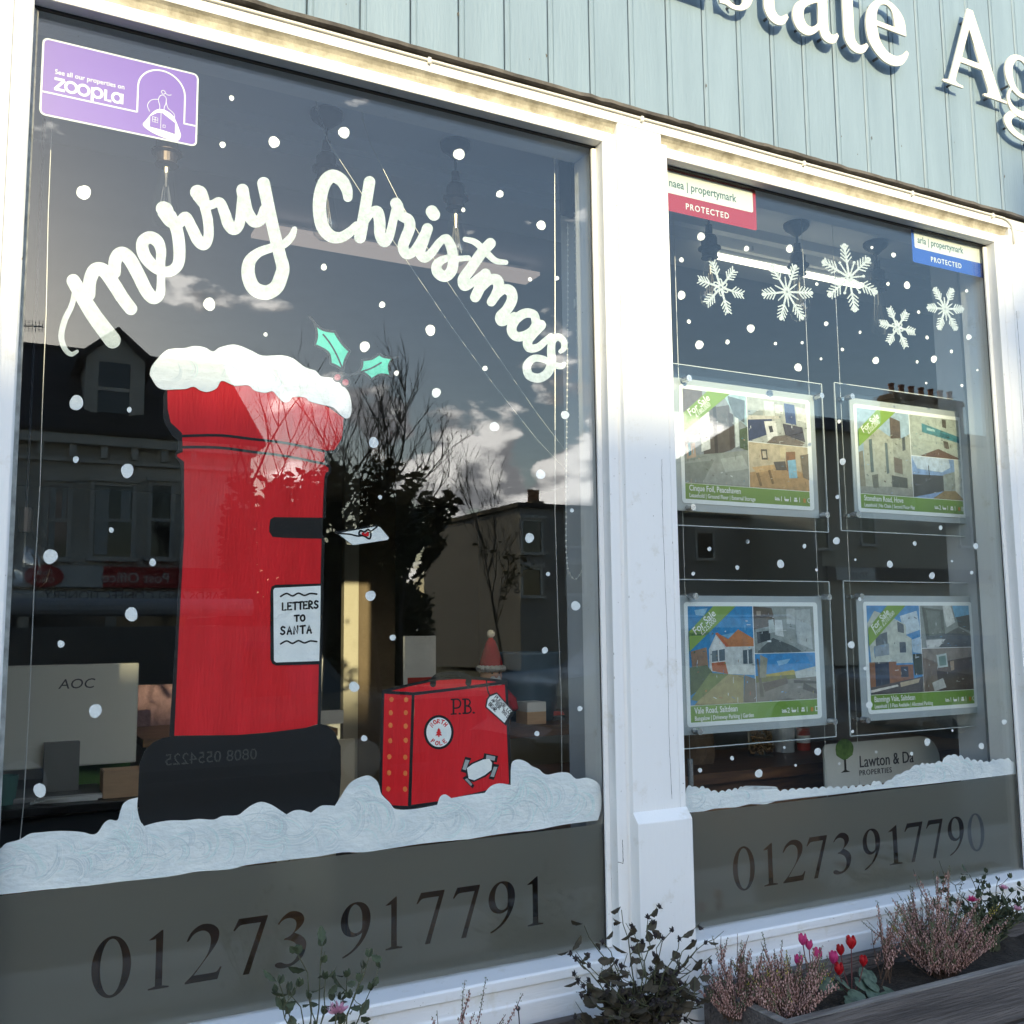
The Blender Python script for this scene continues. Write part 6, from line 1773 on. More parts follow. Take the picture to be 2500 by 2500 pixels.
def holder(label, acr, pock, card, posterlabel, title, sub_, price, nums, photos):
    h = thing('card_holder', label, 'card holder', 'acrylic card holders on wires')
    x0, x1, z0, z1 = rect(acr, YC)
    MB().box(x0, x1, YC + .006, YC + .009, z0, z1).build('back_sheet', ACR, h)
    e = .0011
    for nm, (a, b, c, d) in (('top', (x0, x1, z1 - e, z1 + e)), ('bottom', (x0, x1, z0 - e, z0 + e)), ('left', (x0 - e, x0 + e, z0 + e, z1 - e)), ('right', (x1 - e, x1 + e, z0 + e, z1 - e))):
        MB().box(a, b, YC + .0055, YC + .0095, c, d).build('sheet_edge', EDGE, h)
    mx0, mx1, mz0, mz1 = rect(pock, YC)
    MB().box(mx0, mx1, YC + .0015, YC + .004, mz0, mz1).build('mount', POCK, h)
    MB().box(mx0 - .012, mx1 + .012, YC - .004, YC - .0015, mz0 - .010, mz1 + .010).build('front_sheet', ACR, h)
    cx0, cx1, cz0, cz1 = rect(card, YC)
    # screw caps
    for x in (x0 + .035, x1 - .035):
        for z in (z0 + .045, z1 - .045):
            M = Matrix.Rotation(math.pi / 2, 3, 'X')
            MB().lathe([(.001, -.012), (.0085, -.012), (.0085, .012), (.001, .012)], (x, YC - .010 if False else YC - .0162, z), 16, 0, M).build('standoff', STUD, h)
            MB().lathe([(.001, -.007), (.006, -.007), (.006, .007), (.001, .007)], (x, YC + .0165, z), 12, 0, M).build('wire_clamp', STUD, h)
    wires_x.setdefault(round(x0 + .035, 2), x0 + .035)
    wires_x.setdefault(round(x1 - .035, 2), x1 - .035)
    # the card
    p = thing('property_card', posterlabel, 'property card', 'property cards for sale')
    MB().extrude(rrect(cx0, cx1, cz0, cz1, .010), YC - .0006, YC + .0008, 'y').build('paper', CARD, p)
    W, H = cx1 - cx0, cz1 - cz0
    def U(u): return cx0 + W * u
    def V(v): return cz1 - H * v
    y = YC - .0010
    MB().box(U(.025), U(.965), y, y + .0003, V(.965), V(.835)).build('band', BAND, p)
    areas = ((.025, .492, .035, .830), (.498, .965, .035, .428), (.498, .965, .434, .830))
    for (u0, u1, v0, v1), polys in zip(areas, photos):
        first = True
        ph = None
        for i, (col, pts) in enumerate(polys):
            yy = y - .00012 * i
            vs = [(U(u0 + (u1 - u0) * min(1, max(0, a))), yy, V(v0 + (v1 - v0) * min(1, max(0, b)))) for a, b in pts]
            o = MB().add(vs, [tuple(range(len(vs)))]).build('photo' if first else 'printed_shape', pr(col), p if first else ph)
            if first: ph = o
            first = False
        # the small clutter of a real picture
        gp = random.Random(sum(ord(ch_) for ch_ in title) + int(u0 * 100) + int(v0 * 10))
        det = MB()
        cols_ = [pr(c_) for c_, _ in polys]
        for j in range(40):
            a, b = gp.random(), .12 + .88 * gp.random() ** .8
            mi_ = gp.randrange(len(cols_))
            w_, h_ = gp.choice(((.05, .012), (.012, .07), (.02, .02), (.035, .02), (.008, .05), (.09, .008)))
            w_, h_ = w_ * gp.uniform(.4, 1.0), h_ * gp.uniform(.4, 1.0)
            sk = gp.uniform(-.4, .4) * w_
            yy = y - .00012 * (len(polys) + 1) - .000003 * j
            cl_ = lambda t: min(1, max(0, t))
            det.add([(U(u0 + (u1 - u0) * cl_(p)), yy, V(v0 + (v1 - v0) * cl_(q))) for p, q in ((a, b), (a + w_, b + sk), (a + w_, b + h_ + sk), (a, b + h_))], [(0, 1, 2, 3)], mi_)
        o = det.build('printed_detail', cols_, ph)
        o['kind'] = 'stuff'
    yt = y - .0030
    rb = [(.025, .24), (.025, .40), (.365, .035), (.20, .035)]
    MB().add([(U(a), yt, V(b)) for a, b in rb], [(0, 1, 2, 3)]).build('ribbon', RIBB, p)
    p0, p1 = (U(.025), V(.32)), (U(.2825), V(.035))
    ang = math.atan2(p1[1] - p0[1], p1[0] - p0[0])
    ca, sa = math.cos(ang), math.sin(ang)
    rotm = Matrix.Rotation(math.pi / 2, 4, 'X') @ Matrix.Rotation(ang, 4, 'Z')
    text('For Sale', PTXT, p, H * .088, (p0[0] + ca * .026 - sa * .0005, yt - .0004, p0[1] + sa * .026 + ca * .0005), rot=rotm, sx=.95, extrude=.0001, bold=.012)
    text(price, PTXT, p, H * .058, (p0[0] + ca * (.042 if len(price) < 9 else .026) + sa * .0135, yt - .0004, p0[1] + sa * (.042 if len(price) < 9 else .026) - ca * .0135), rot=rotm, sx=.9, extrude=.0001)
    text(title, PTXT, p, H * .070, (U(.045), yt - .0004, V(.895)), sx=.80, extrude=.0001, bold=.012)
    text(sub_, PTXT, p, H * .049, (U(.045), yt - .0004, V(.950)), sx=.80, extrude=.0001, bold=.012)
    for i, nm in enumerate(nums):
        u = .70 + i * .072
        if i < 3:
            ic = MB()
            ux, vz = U(u), V(.93)
            s_ = H * .028
            if i == 0:
                ic.box(ux - s_, ux + s_, yt - .0003, yt, vz, vz + s_ * .35)
                ic.box(ux - s_, ux - s_ * .8, yt - .0003, yt, vz + s_ * .36, vz + s_ * 1.1)
                ic.box(ux - s_ * .6, ux + s_ * .7, yt - .0003, yt, vz + s_ * .5, vz + s_ * .8)
            elif i == 1:
                ic.extrude([(ux - s_, vz + s_ * .6), (ux + s_, vz + s_ * .6), (ux + s_ * .7, vz - s_ * .1), (ux - s_ * .7, vz - s_ * .1)], yt - .0003, yt, 'y')
                ic.box(ux - s_ * .8, ux - s_ * .6, yt - .0003, yt, vz + s_ * .61, vz + s_ * 1.3)
            else:
                ic.box(ux - s_ * .7, ux + s_ * .7, yt - .0003, yt, vz - s_ * .1, vz + s_ * .5)
                ic.box(ux - s_ * .5, ux + s_ * .5, yt - .0003, yt, vz + s_ * .6, vz + s_ * 1.2)
            ic.build('room_icon', PTXT, p)
        else:
            MB().box(U(u) - H * .015, U(u) + H * .012, yt - .0003, yt, V(.935), V(.90)).build('energy_icon', pr('c07a2a'), p)
        text(nm, PTXT, p, H * .062, (U(u + .020), yt - .0004, V(.935)), extrude=.0001)
    return h
TL = [('8a9198', [(0, 0), (1, 0), (1, 1), (0, 1)]), ('a9c7d8', [(.62, 0), (1, 0), (1, .34), (.78, .2)]), ('5d6872', [(.70, .02), (.98, .05), (.96, .30), (.8, .24), (.72, .1)]), ('6a5f5b', [(.0, .0), (.3, .0), (.3, .40), (0, .62)]), ('5a534f', [(.28, .20), (.72, .12), (.76, .60), (.30, .74)]), ('e0e3e2', [(.26, .24), (.40, .22), (.40, .62), (.26, .66)]), ('393433', [(.46, .16), (.51, .15), (.52, .74), (.47, .76)]),
      ('453d3a', [(.70, .2), (.78, .22), (.79, .58), (.71, .62)]), ('c9d3d4', [(.80, .24), (.86, .26), (.86, .56), (.80, .58)]), ('4a5a44', [(.87, .38), (1, .34), (1, .60), (.87, .58)]), ('8d938c', [(0, .72), (.5, .66), (1, .6), (1, 1), (0, 1)]), ('767d76', [(.0, .80), (.45, .74), (.25, 1), (0, 1)]), ('a3a9a2', [(.55, .72), (.9, .66), (1, .8), (.62, .86)]), ('b39a86', [(.02, .60), (.16, .57), (.17, .72), (.03, .75)]), ('4c7c8a', [(.05, .58), (.09, .57), (.10, .70), (.06, .72)])]
TL2 = [('b9bcb8', [(0, 0), (1, 0), (1, 1), (0, 1)]), ('dfe5e6', [(.28, .05), (.45, .05), (.46, .38), (.29, .40)]), ('9ba3a5', [(.0, .3), (.26, .28), (.26, .40), (0, .42)]), ('4a5a86', [(.62, .05), (.80, .06), (.82, .52), (.64, .5)]), ('e8eaea', [(.46, .1), (.6, .1), (.6, .3), (.46, .3)]), ('d9dbd8', [(.82, .1), (1, .12), (1, .45), (.84, .42)]), ('38425f', [(0, .50), (.40, .42), (.42, .75), (0, 1)]), ('c7c3ba', [(.02, .42), (.52, .36), (.54, .42), (.0, .52)]), ('e3e3e0', [(.27, .52), (.46, .48), (.50, .86), (.32, .95)]), ('3a3d44', [(.34, .62), (.40, .60), (.42, .74), (.36, .76)]),
       ('464651', [(.58, .52), (.92, .56), (.96, .9), (.62, .78)]), ('6e655e', [(.42, .84), (.62, .78), (.95, .92), (.9, 1), (.3, 1)])]
TL3 = [('c8b596', [(0, 0), (1, 0), (1, 1), (0, 1)]), ('b98c58', [(.0, .68), (.5, .5), (1, .6), (1, 1), (0, 1)]), ('3f3a36', [(.20, .14), (.30, .13), (.31, .36), (.21, .37)]), ('c9b9a0', [(.22, .18), (.28, .17), (.29, .32), (.23, .33)]), ('8a5b3a', [(.62, .15), (.78, .12), (.78, .60), (.62, .58)]), ('7fb7cf', [(.64, .34), (.78, .30), (.80, .72), (.66, .74)]), ('d6c49a', [(.52, .05), (.62, .05), (.60, .30), (.52, .3)]), ('caa06a', [(.04, .56), (.40, .46), (.46, .54), (.12, .68)]), ('7a5c38', [(.10, .68), (.15, .66), (.20, .95), (.16, .97)]), ('7a5c38', [(.30, .60), (.34, .58), (.40, .88), (.36, .9)]), ('4b4440', [(.40, .40), (.60, .36), (.62, .56), (.44, .58)]), ('6e6250', [(.86, .2), (1, .15), (1, .75), (.9, .7)])]
TR1 = [('9fb9cf', [(0, 0), (1, 0), (1, 1), (0, 1)]), ('b4b7a8', [(.10, .34), (.40, .22), (.66, .32), (.66, .98), (.10, .98)]), ('5b5049', [(.62, .06), (.82, .10), (.82, .34), (.62, .32)]), ('a2a69a', [(.66, .32), (.86, .30), (1, .24), (1, .98), (.66, .98)]), ('5a6a6c', [(.20, .36), (.26, .35), (.27, .74), (.21, .75)]), ('5a6a6c', [(.50, .38), (.55, .38), (.56, .74), (.51, .75)]), ('4a5256', [(.84, .30), (.90, .28), (.90, .44), (.84, .46)]), ('6b6258', [(.66, .54), (.82, .56), (.82, .74), (.66, .72)]), ('7d7a6a', [(0, .52), (.08, .5), (.1, .92), (0, .95)]), ('8c8f86', [(0, .92), (1, .88), (1, 1), (0, 1)]), ('66695f', [(.22, .78), (.34, .76), (.34, .92), (.24, .93)]), ('494d4a', [(.60, .76), (.9, .78), (.9, .9), (.6, .9)])]
TR2 = [('a9b3ab', [(0, 0), (1, 0), (1, 1), (0, 1)]), ('3f7f8d', [(.24, .18), (1, .42), (1, .58), (.24, .40)]), ('9fc2c6', [(.34, .27), (.5, .31), (.5, .36), (.34, .34)]), ('2d6170', [(.6, .36), (.8, .42), (.8, .50), (.6, .45)]), ('4b4640', [(.66, .02), (.74, .03), (.74, .24), (.66, .22)]), ('55504a', [(.66, .56), (.76, .58), (.78, .76), (.68, .74)]), ('5b4236', [(.2, .98), (.55, .78), (.96, .96), (.96, 1), (.2, 1)])]
TR3 = [('7fa1d8', [(0, 0), (1, 0), (1, 1), (0, 1)]), ('bcd0ea', [(0, 0), (.75, 0), (.78, .2), (.6, .34), (.1, .3)]), ('3c3f44', [(0, .45), (.62, .42), (.62, .80), (0, 1)]), ('8f9a9a', [(.62, .40), (.86, .3), (.86, .78), (.62, .8)]), ('cfd6d4', [(.86, .0), (1, 0), (1, .95), (.86, .78)]), ('8e7a55', [(.40, .98), (.62, .80), (.86, .78), (1, .95), (1, 1), (.4, 1)]), ('2b2d33', [(.32, .2), (.335, .2), (.345, .6), (.33, .6)])]
BL1 = [('1f7fc0', [(0, 0), (1, 0), (1, 1), (0, 1)]), ('8fc4e6', [(.1, .04), (.3, .02), (.24, .10), (.12, .09)]), ('6fb2df', [(.5, .30), (.8, .26), (.7, .36)]), ('cfd3d2', [(.30, .44), (.42, .28), (.62, .42), (1, .40), (1, .72), (.58, .70), (.30, .66)]), ('c0703a', [(.42, .27), (.60, .34), (.76, .24), (1, .34), (1, .42), (.60, .42), (.52, .36)]), ('b9572c', [(.40, .28), (.44, .27), (.62, .42), (.56, .42)]), ('dfe3e1', [(.34, .40), (.42, .32), (.54, .42), (.54, .58), (.33, .58)]), ('51616a', [(.34, .46), (.54, .44), (.54, .56), (.34, .57)]), ('dfe3e1', [(.43, .45), (.45, .45), (.45, .57), (.43, .57)]), ('a8532d', [(.33, .58), (.54, .57), (.58, .70), (.34, .66)]), ('44545c', [(.82, .46), (.97, .45), (.97, .60), (.82, .60)]), ('e0e4e2', [(.89, .46), (.905, .46), (.905, .60), (.89, .60)]),
       ('8a6a50', [(.02, .46), (.26, .42), (.28, .62), (.04, .64)]), ('3f5230', [(.0, .62), (.26, .60), (.34, .68), (.1, .86), (0, .9)]), ('9a8f5e', [(.58, .70), (.82, .72), (.80, 1), (.05, 1), (.30, .82)]), ('6c7a3f', [(.3, .68), (.58, .70), (.1, .96), (.0, .94)]), ('6a6258', [(.84, .72), (1, .76), (1, 1), (.80, 1)])]
BL2 = [('8d9492', [(0, 0), (1, 0), (1, 1), (0, 1)]), ('5a4c42', [(0, 0), (.30, .04), (.36, .40), (0, .5)]), ('9d8e7e', [(.05, .1), (.12, .1), (.12, .2), (.05, .2)]), ('2f3335', [(.04, .55), (.26, .52), (.26, .72), (.05, .8)]), ('b7bfbe', [(.24, .30), (.32, .28), (.34, .56), (.24, .58)]), ('cfd5d4', [(.34, .30), (.46, .3), (.48, .66), (.34, .62)]), ('b3b9b8', [(.54, .05), (.68, .05), (.68, .40), (.54, .38)]), ('aab2b2', [(.68, .08), (.94, .06), (.96, .95), (.70, .8)]), ('434b4b', [(.05, .95), (.30, .68), (.62, .86), (.8, 1), (.05, 1)]), ('e9eceb', [(.2, .74), (.27, .73), (.27, .77), (.21, .77)])]
BL3 = [('2a86cf', [(0, 0), (1, 0), (1, 1), (0, 1)]), ('8ec3ea', [(.35, .16), (.58, .12), (.52, .22), (.38, .26)]), ('b5a13c', [(.14, .44), (.4, .40), (.62, .36), (.7, .48), (.2, .54)]), ('6b6a33', [(.0, .46), (.2, .48), (.7, .46), (.7, .58), (0, .62)]), ('c9ccc8', [(.64, .40), (1, .30), (1, .56), (.66, .54)]), ('7b756c', [(0, .60), (1, .52), (1, 1), (0, 1)]), ('5b5149', [(.1, .62), (.5, .52), (.52, .64), (.14, .8)]), ('4a443e', [(.62, .58), (1, .62), (1, .68), (.62, .64)]), ('4a443e', [(.78, .64), (1, .80), (1, .9), (.76, .78)]), ('5f5a4d', [(.02, .1), (.05, .1), (.12, .9), (.06, .9)]), ('8b8a78', [(.08, .02), (.2, .1), (.16, .5), (.06, .5)])]
BR1 = [('4a8fd0', [(0, 0), (1, 0), (1, 1), (0, 1)]), ('cfe0ee', [(.62, .12), (.95, .06), (1, .28), (.7, .34)]), ('b8d2e8', [(.8, .4), (1, .36), (1, .56), (.84, .54)]), ('c9cec4', [(.0, .20), (.14, .06), (.42, .12), (.72, .22), (.72, .34), (.82, .38), (.82, .66), (.50, .66), (.04, .64)]), ('55606c', [(.14, .34), (.36, .30), (.36, .50), (.14, .52)]), ('8593a0', [(.10, .46), (.38, .43), (.38, .56), (.10, .58)]), ('4b5662', [(.56, .18), (.68, .22), (.68, .32), (.56, .30)]), ('4b5662', [(.58, .42), (.70, .42), (.70, .54), (.58, .54)]), ('8a5a3c', [(.0, .64), (.5, .64), (.5, .68), (.82, .68), (.82, .90), (.0, .93)]), ('2c3646', [(.10, .64), (.36, .64), (.36, .90), (.10, .92)]), ('3a3f48', [(.58, .70), (.72, .70), (.72, .82), (.58, .82)]), ('2f3b2c', [(.82, .56), (1, .56), (1, .8), (.84, .8)]), ('4d4a4a', [(0, .92), (1, .82), (1, 1), (0, 1)]), ('b9a98c', [(.55, .88), (.94, .84), (.9, .89), (.56, .93)]), ('d9d3c8', [(.0, .95), (.5, .90), (.52, .92), (.0, .98)])]
BR2 = [('8f9694', [(0, 0), (1, 0), (1, 1), (0, 1)]), ('6fb0dd', [(.66, .0), (1, 0), (1, .26), (.7, .28)]), ('5c625e', [(.04, .04), (.46, .10), (.48, .78), (.10, .80)]), ('757c78', [(.12, .1), (.40, .14), (.42, .7), (.16, .72)]), ('dfe2e0', [(.46, .0), (.62, .0), (.70, .40), (.52, .52), (.48, .3)]), ('4a4f52', [(.72, .28), (1, .22), (1, .62), (.76, .50)]), ('595d5e', [(.45, .70), (.76, .52), (1, .70), (1, 1), (.32, 1)]), ('d7dad8', [(.08, .82), (.48, .80), (.34, .98), (.10, 1)])]
BR3 = [('6b5a4c', [(0, 0), (1, 0), (1, 1), (0, 1)]), ('8f857b', [(0, 0), (1, 0), (1, .24), (.3, .34), (0, .2)]), ('c9d6d4', [(.28, .16), (.48, .12), (.50, .44), (.30, .46)]), ('6f8f86', [(.32, .20), (.46, .17), (.47, .40), (.33, .42)]), ('4f4238', [(.5, .3), (1, .22), (1, .7), (.56, .66)]), ('3e342c', [(.26, .52), (1, .66), (1, 1), (.3, 1)]), ('b9bab5', [(.16, .80), (.38, .70), (.44, .92), (.2, 1)]), ('a78f74', [(.54, .32), (.62, .30), (.62, .52), (.55, .54)])]
holder('clear card holder at the top next to the middle post', [(1641, 887), (2012, 935), (2024, 1298), (1650, 1282)], [(1643, 920), (1990, 966), (1998, 1264), (1650, 1246)], [(1658, 939), (1979, 977), (1985, 1247), (1664, 1227)],
       'property card for Cinque Foil, Peacehaven with garage yard and kitchen pictures', 'Cinque Foil, Peacehaven', 'Leasehold | Ground Floor | External Storage', '£180,000', ('1', '1', '1', 'C'), (TL, TL2, TL3))
holder('clear card holder at the top under the chimney pot reflection', [(2042, 937), (2378, 977), (2394, 1309), (2057, 1297)], [(2079, 975), (2360, 1004), (2372, 1277), (2084, 1265)], [(2083, 988), (2347, 1017), (2360, 1265), (2095, 1249)],
       'property card for Stoneham Road, Hove with pale apartment block picture', 'Stoneham Road, Hove', 'Leasehold | No Chain | Second Floor Flat', '£325,000', ('2', '1', '1', 'B'), (TR1, TR2, TR3))
holder('clear card holder at the bottom next to the middle post', [(1653, 1414), (2028, 1420), (2046, 1801), (1669, 1827)], [(1655, 1455), (2006, 1455), (2020, 1772), (1667, 1794)], [(1667, 1470), (1994, 1470), (2007, 1754), (1680, 1775)],
       'property card for Vale Road, Saltdean with orange roofed bungalow picture', 'Vale Road, Saltdean', 'Bungalow | Driveway Parking | Garden', '£325,000', ('2', '1', '1', 'D'), (BL1, BL2, BL3))
holder('clear card holder at the bottom above the name board', [(2063, 1420), (2400, 1422), (2419, 1770), (2081, 1798)], [(2091, 1455), (2385, 1455), (2398, 1740), (2106, 1762)], [(2108, 1470), (2374, 1469), (2386, 1725), (2119, 1745)],
       'property card for Bannings Vale, Saltdean with white and brick flats picture', 'Bannings Vale, Saltdean', 'Leasehold | 3 Flats Available | Allocated Parking', 'From £210,000', ('1', '1', '1', 'C'), (BR1, BR2, BR3))
# the wires they hang on
cols = sorted(wires_x.values())
groups = []
for x in cols:
    if groups and x - groups[-1][-1] < .08: groups[-1].append(x)
    else: groups.append([x])
wlabs = ('steel wire hidden next to the middle post carrying the first pair of cards', 'steel wire along the inner edge of the Cinque Foil card', 'steel wire along the inner edge of the Stoneham Road card', 'steel wire along the outer edge of the Stoneham Road card')
for gi, gx_ in enumerate(groups[:4]):
    x = sum(gx_) / len(gx_)
    w = thing('display_wire', wlabs[gi], 'wire', 'display wires')
    MB().tube([(x, YC + .018, .82), (x, YC + .018, ZC)], .0009, 6).build('strand', WIREM, w)
    MB().tube([(x, YC + .018, ZC - .03), (x, YC + .018, ZC)], .005, 8).build('hook', WIREM, w)
    if gi == 0: MB().tube([(x, YC + .018, 1.13), (x, YC + .018, 1.21)], .0075, 12).build('tension_weight', STUD, w)

# ------------------------------------------------------------------ stickers on the inside of the glass
def sheet(name, loops, m, parent, y): return flat_curve(name, loops, m, parent, y, .00025)
VIO = mat('violet_vinyl', (0.155, 0.052, 0.39), rough=0.35, var=0.06, vscale=3)
WVIN = mat('white_vinyl', (0.62, 0.66, 0.64), rough=0.35)
zs_ = thing('portal_sticker', 'violet sticker with white border reading See all our properties on ZOOPLA', 'sticker')
c4 = cr('A', [(283, 243), (1342, 500), (1326, 990), (268, 768)])
sx0, sx1, sz0, sz1 = rect(c4, YP + .0004)
W, H = sx1 - sx0, sz1 - sz0
yst = YP + .0004
def SU(u): return sx0 + W * u
def SV(v): return sz1 - H * v
sheet('backing', [rrect(sx0, sx1, sz0, sz1, .011)], WVIN, zs_, yst + .0012)
sheet('violet_field', [rrect(sx0 + .0034, sx1 - .0034, sz0 + .0034, sz1 - .0034, .008)], VIO, zs_, yst + .0009)
def line(name, pts, w, m, parent, y, n=5):
    """even line on the sticker, pts in metres"""
    q = catmull(pts, n) if n > 1 and len(pts) > 2 else pts
    mb = MB()
    k = len(q)
    vs = []
    for i in range(k):
        a, b = q[max(i - 1, 0)], q[min(i + 1, k - 1)]
        dx, dz_ = b[0] - a[0], b[1] - a[1]
        l = math.hypot(dx, dz_) or 1
        nx, nz = -dz_ / l * w / 2, dx / l * w / 2
        vs += [(q[i][0] + nx, y - .00004 * i / k, q[i][1] + nz), (q[i][0] - nx, y - .00004 * i / k, q[i][1] - nz)]
    mb.add(vs, [(2 * i, 2 * i + 1, 2 * i + 3, 2 * i + 2) for i in range(k - 1)])
    return mb.build(name, m, parent)
y1_ = yst + .0006
def sp(lst): return [(SU(a), SV(b)) for a, b in lst]
line('arch_line', sp([(.013, .70), (.60, .70)]), .0032, WVIN, zs_, y1_, 1)
line('arch_line', sp([(.60, .705), (.60, .36)]), .0032, WVIN, zs_, y1_ - .0001, 1)
arc = [(SU(.755) - W * .155 * math.cos(k / 14 * math.pi), SV(.36) + W * .155 * math.sin(k / 14 * math.pi)) for k in range(15)]
line('arch_line', arc, .0032, WVIN, zs_, y1_, 2)
line('arch_line', sp([(.91, .36), (.91, .715)]), .0032, WVIN, zs_, y1_ - .0001, 1)
line('arch_line', sp([(.905, .72), (.985, .72)]), .0032, WVIN, zs_, y1_, 1)
text('See all our properties on', WVIN, zs_, H * .088, (SU(.082), y1_, SV(.44)), sx=.90, extrude=.0001, bold=.01)
# word mark
bx0, by, lh = SU(.082), SV(.645), H * .155
def wm(pts, w=.0052, n=1): line('word_mark', [(bx0 + a * lh, by + b * lh) for a, b in pts], w, WVIN, zs_, y1_, n)
wm([(0, .93), (.72, .93)])
wm([(.72, .93), (.08, .08)])
wm([(.0, .07), (.78, .07)])
for cx0 in (1.22, 2.12): wm([(cx0 + .40 * math.cos(a), .48 + .42 * math.sin(a)) for a in [k / 20 * 6.2832 for k in range(21)]])
wm([(2.78, -.25), (2.78, .9)])
wm([(3.14 + .36 * math.cos(a), .50 + .38 * math.sin(a)) for a in [k / 20 * 6.2832 for k in range(21)]])
wm([(3.76, .95), (3.76, .07), (4.2, .07)])
wm([(4.62 + .34 * math.cos(a), .46 + .38 * math.sin(a)) for a in [k / 20 * 6.2832 for k in range(21)]])
wm([(5.0, .9), (5.0, .02)])
# line drawing of a person hugging a little house
sheet('figure_mass', [[(SU(a), SV(b)) for a, b in loop_smooth([(.64, .86), (.66, .78), (.70, .66), (.74, .60), (.79, .60), (.84, .66), (.88, .82), (.89, .90), (.87, .97), (.80, .975), (.70, .93)], 4)]], WVIN, zs_, y1_)
sheet('house_mass', [[(SU(a), SV(b)) for a, b in ((.685, .86), (.685, .72), (.73, .655), (.76, .64), (.85, .74), (.85, .89), (.77, .87))]], VIO, zs_, y1_ - .0003)
line('house_line', sp([(.70, .72), (.735, .725), (.735, .79), (.70, .785), (.70, .72)]), .0009, WVIN, zs_, y1_ - .0006, 1)
line('house_line', sp([(.7175, .7225), (.7175, .787)]), .0009, WVIN, zs_, y1_ - .00065, 1)
line('house_line', sp([(.70, .753), (.735, .757)]), .0009, WVIN, zs_, y1_ - .0007, 1)
line('house_line', sp([(.77, .80), (.785, .80), (.785, .835), (.77, .835), (.77, .80)]), .0009, WVIN, zs_, y1_ - .0006, 1)
line('house_line', sp([(.755, .645), (.755, .86)]), .0009, WVIN, zs_, y1_ - .0006, 1)
line('figure_line', sp([(.745, .60), (.745, .55), (.735, .48), (.745, .42), (.765, .40), (.785, .43), (.785, .50), (.775, .56), (.775, .60)]), .0011, WVIN, zs_, y1_)
line('figure_line', sp([(.765, .39), (.752, .36), (.765, .335), (.78, .36), (.768, .39)]), .0011, WVIN, zs_, y1_ - .0001)
line('figure_line', sp([(.735, .47), (.69, .50), (.665, .58), (.68, .66)]), .0011, WVIN, zs_, y1_ - .0001)
line('figure_line', sp([(.785, .47), (.80, .56), (.84, .62), (.845, .70)]), .0011, WVIN, zs_, y1_ - .0001)
line('figure_line', sp([(.78, .37), (.80, .385), (.82, .37)]), .0011, WVIN, zs_, y1_ - .0001)
def pm_sticker(label, c4, fieldm, name, bandtop):
    t = thing('member_sticker', label, 'sticker')
    x0, x1, z0, z1 = rect(c4, yst)
    W, H = x1 - x0, z1 - z0
    sheet('field', [rrect(x0, x1, z0, z1, .006)], fieldm, t, yst + .0009)
    sheet('white_panel', [rrect(x0 + W * .035, x1 - W * .035, z0 + H * .42, z1 - H * .06, .006)], WVIN, t, yst + .0006)
    GT = mat('sticker_green_text', (.03, .10, .08), .5)
    text(name, GT, t, H * .27, (x0 + W * .075, yst + .0003, z0 + H * .58), sx=.86, extrude=.0001, bold=.012)
    text('PROTECTED', WVIN, t, H * .20, (x0 + W * .24, yst + .0003, z0 + H * .13), sx=.95, extrude=.0001, space=1.25, bold=.02)
    return t
pm_sticker('red sticker reading naea propertymark protected in the top corner by the middle post', cr('C', [(1140, 1125), (1782, 1275), (1787, 1550), (1150, 1412)]), mat('red_vinyl', (0.33, 0.010, 0.014), .35), 'naea | propertymark', 0)
pm_sticker('blue sticker reading arla propertymark protected in the far top corner', cr('D', [(1172, 1535), (1668, 1642), (1665, 1872), (1185, 1765)]), mat('blue_vinyl', (0.006, 0.07, 0.40), .35), 'arla | propertymark', 0)
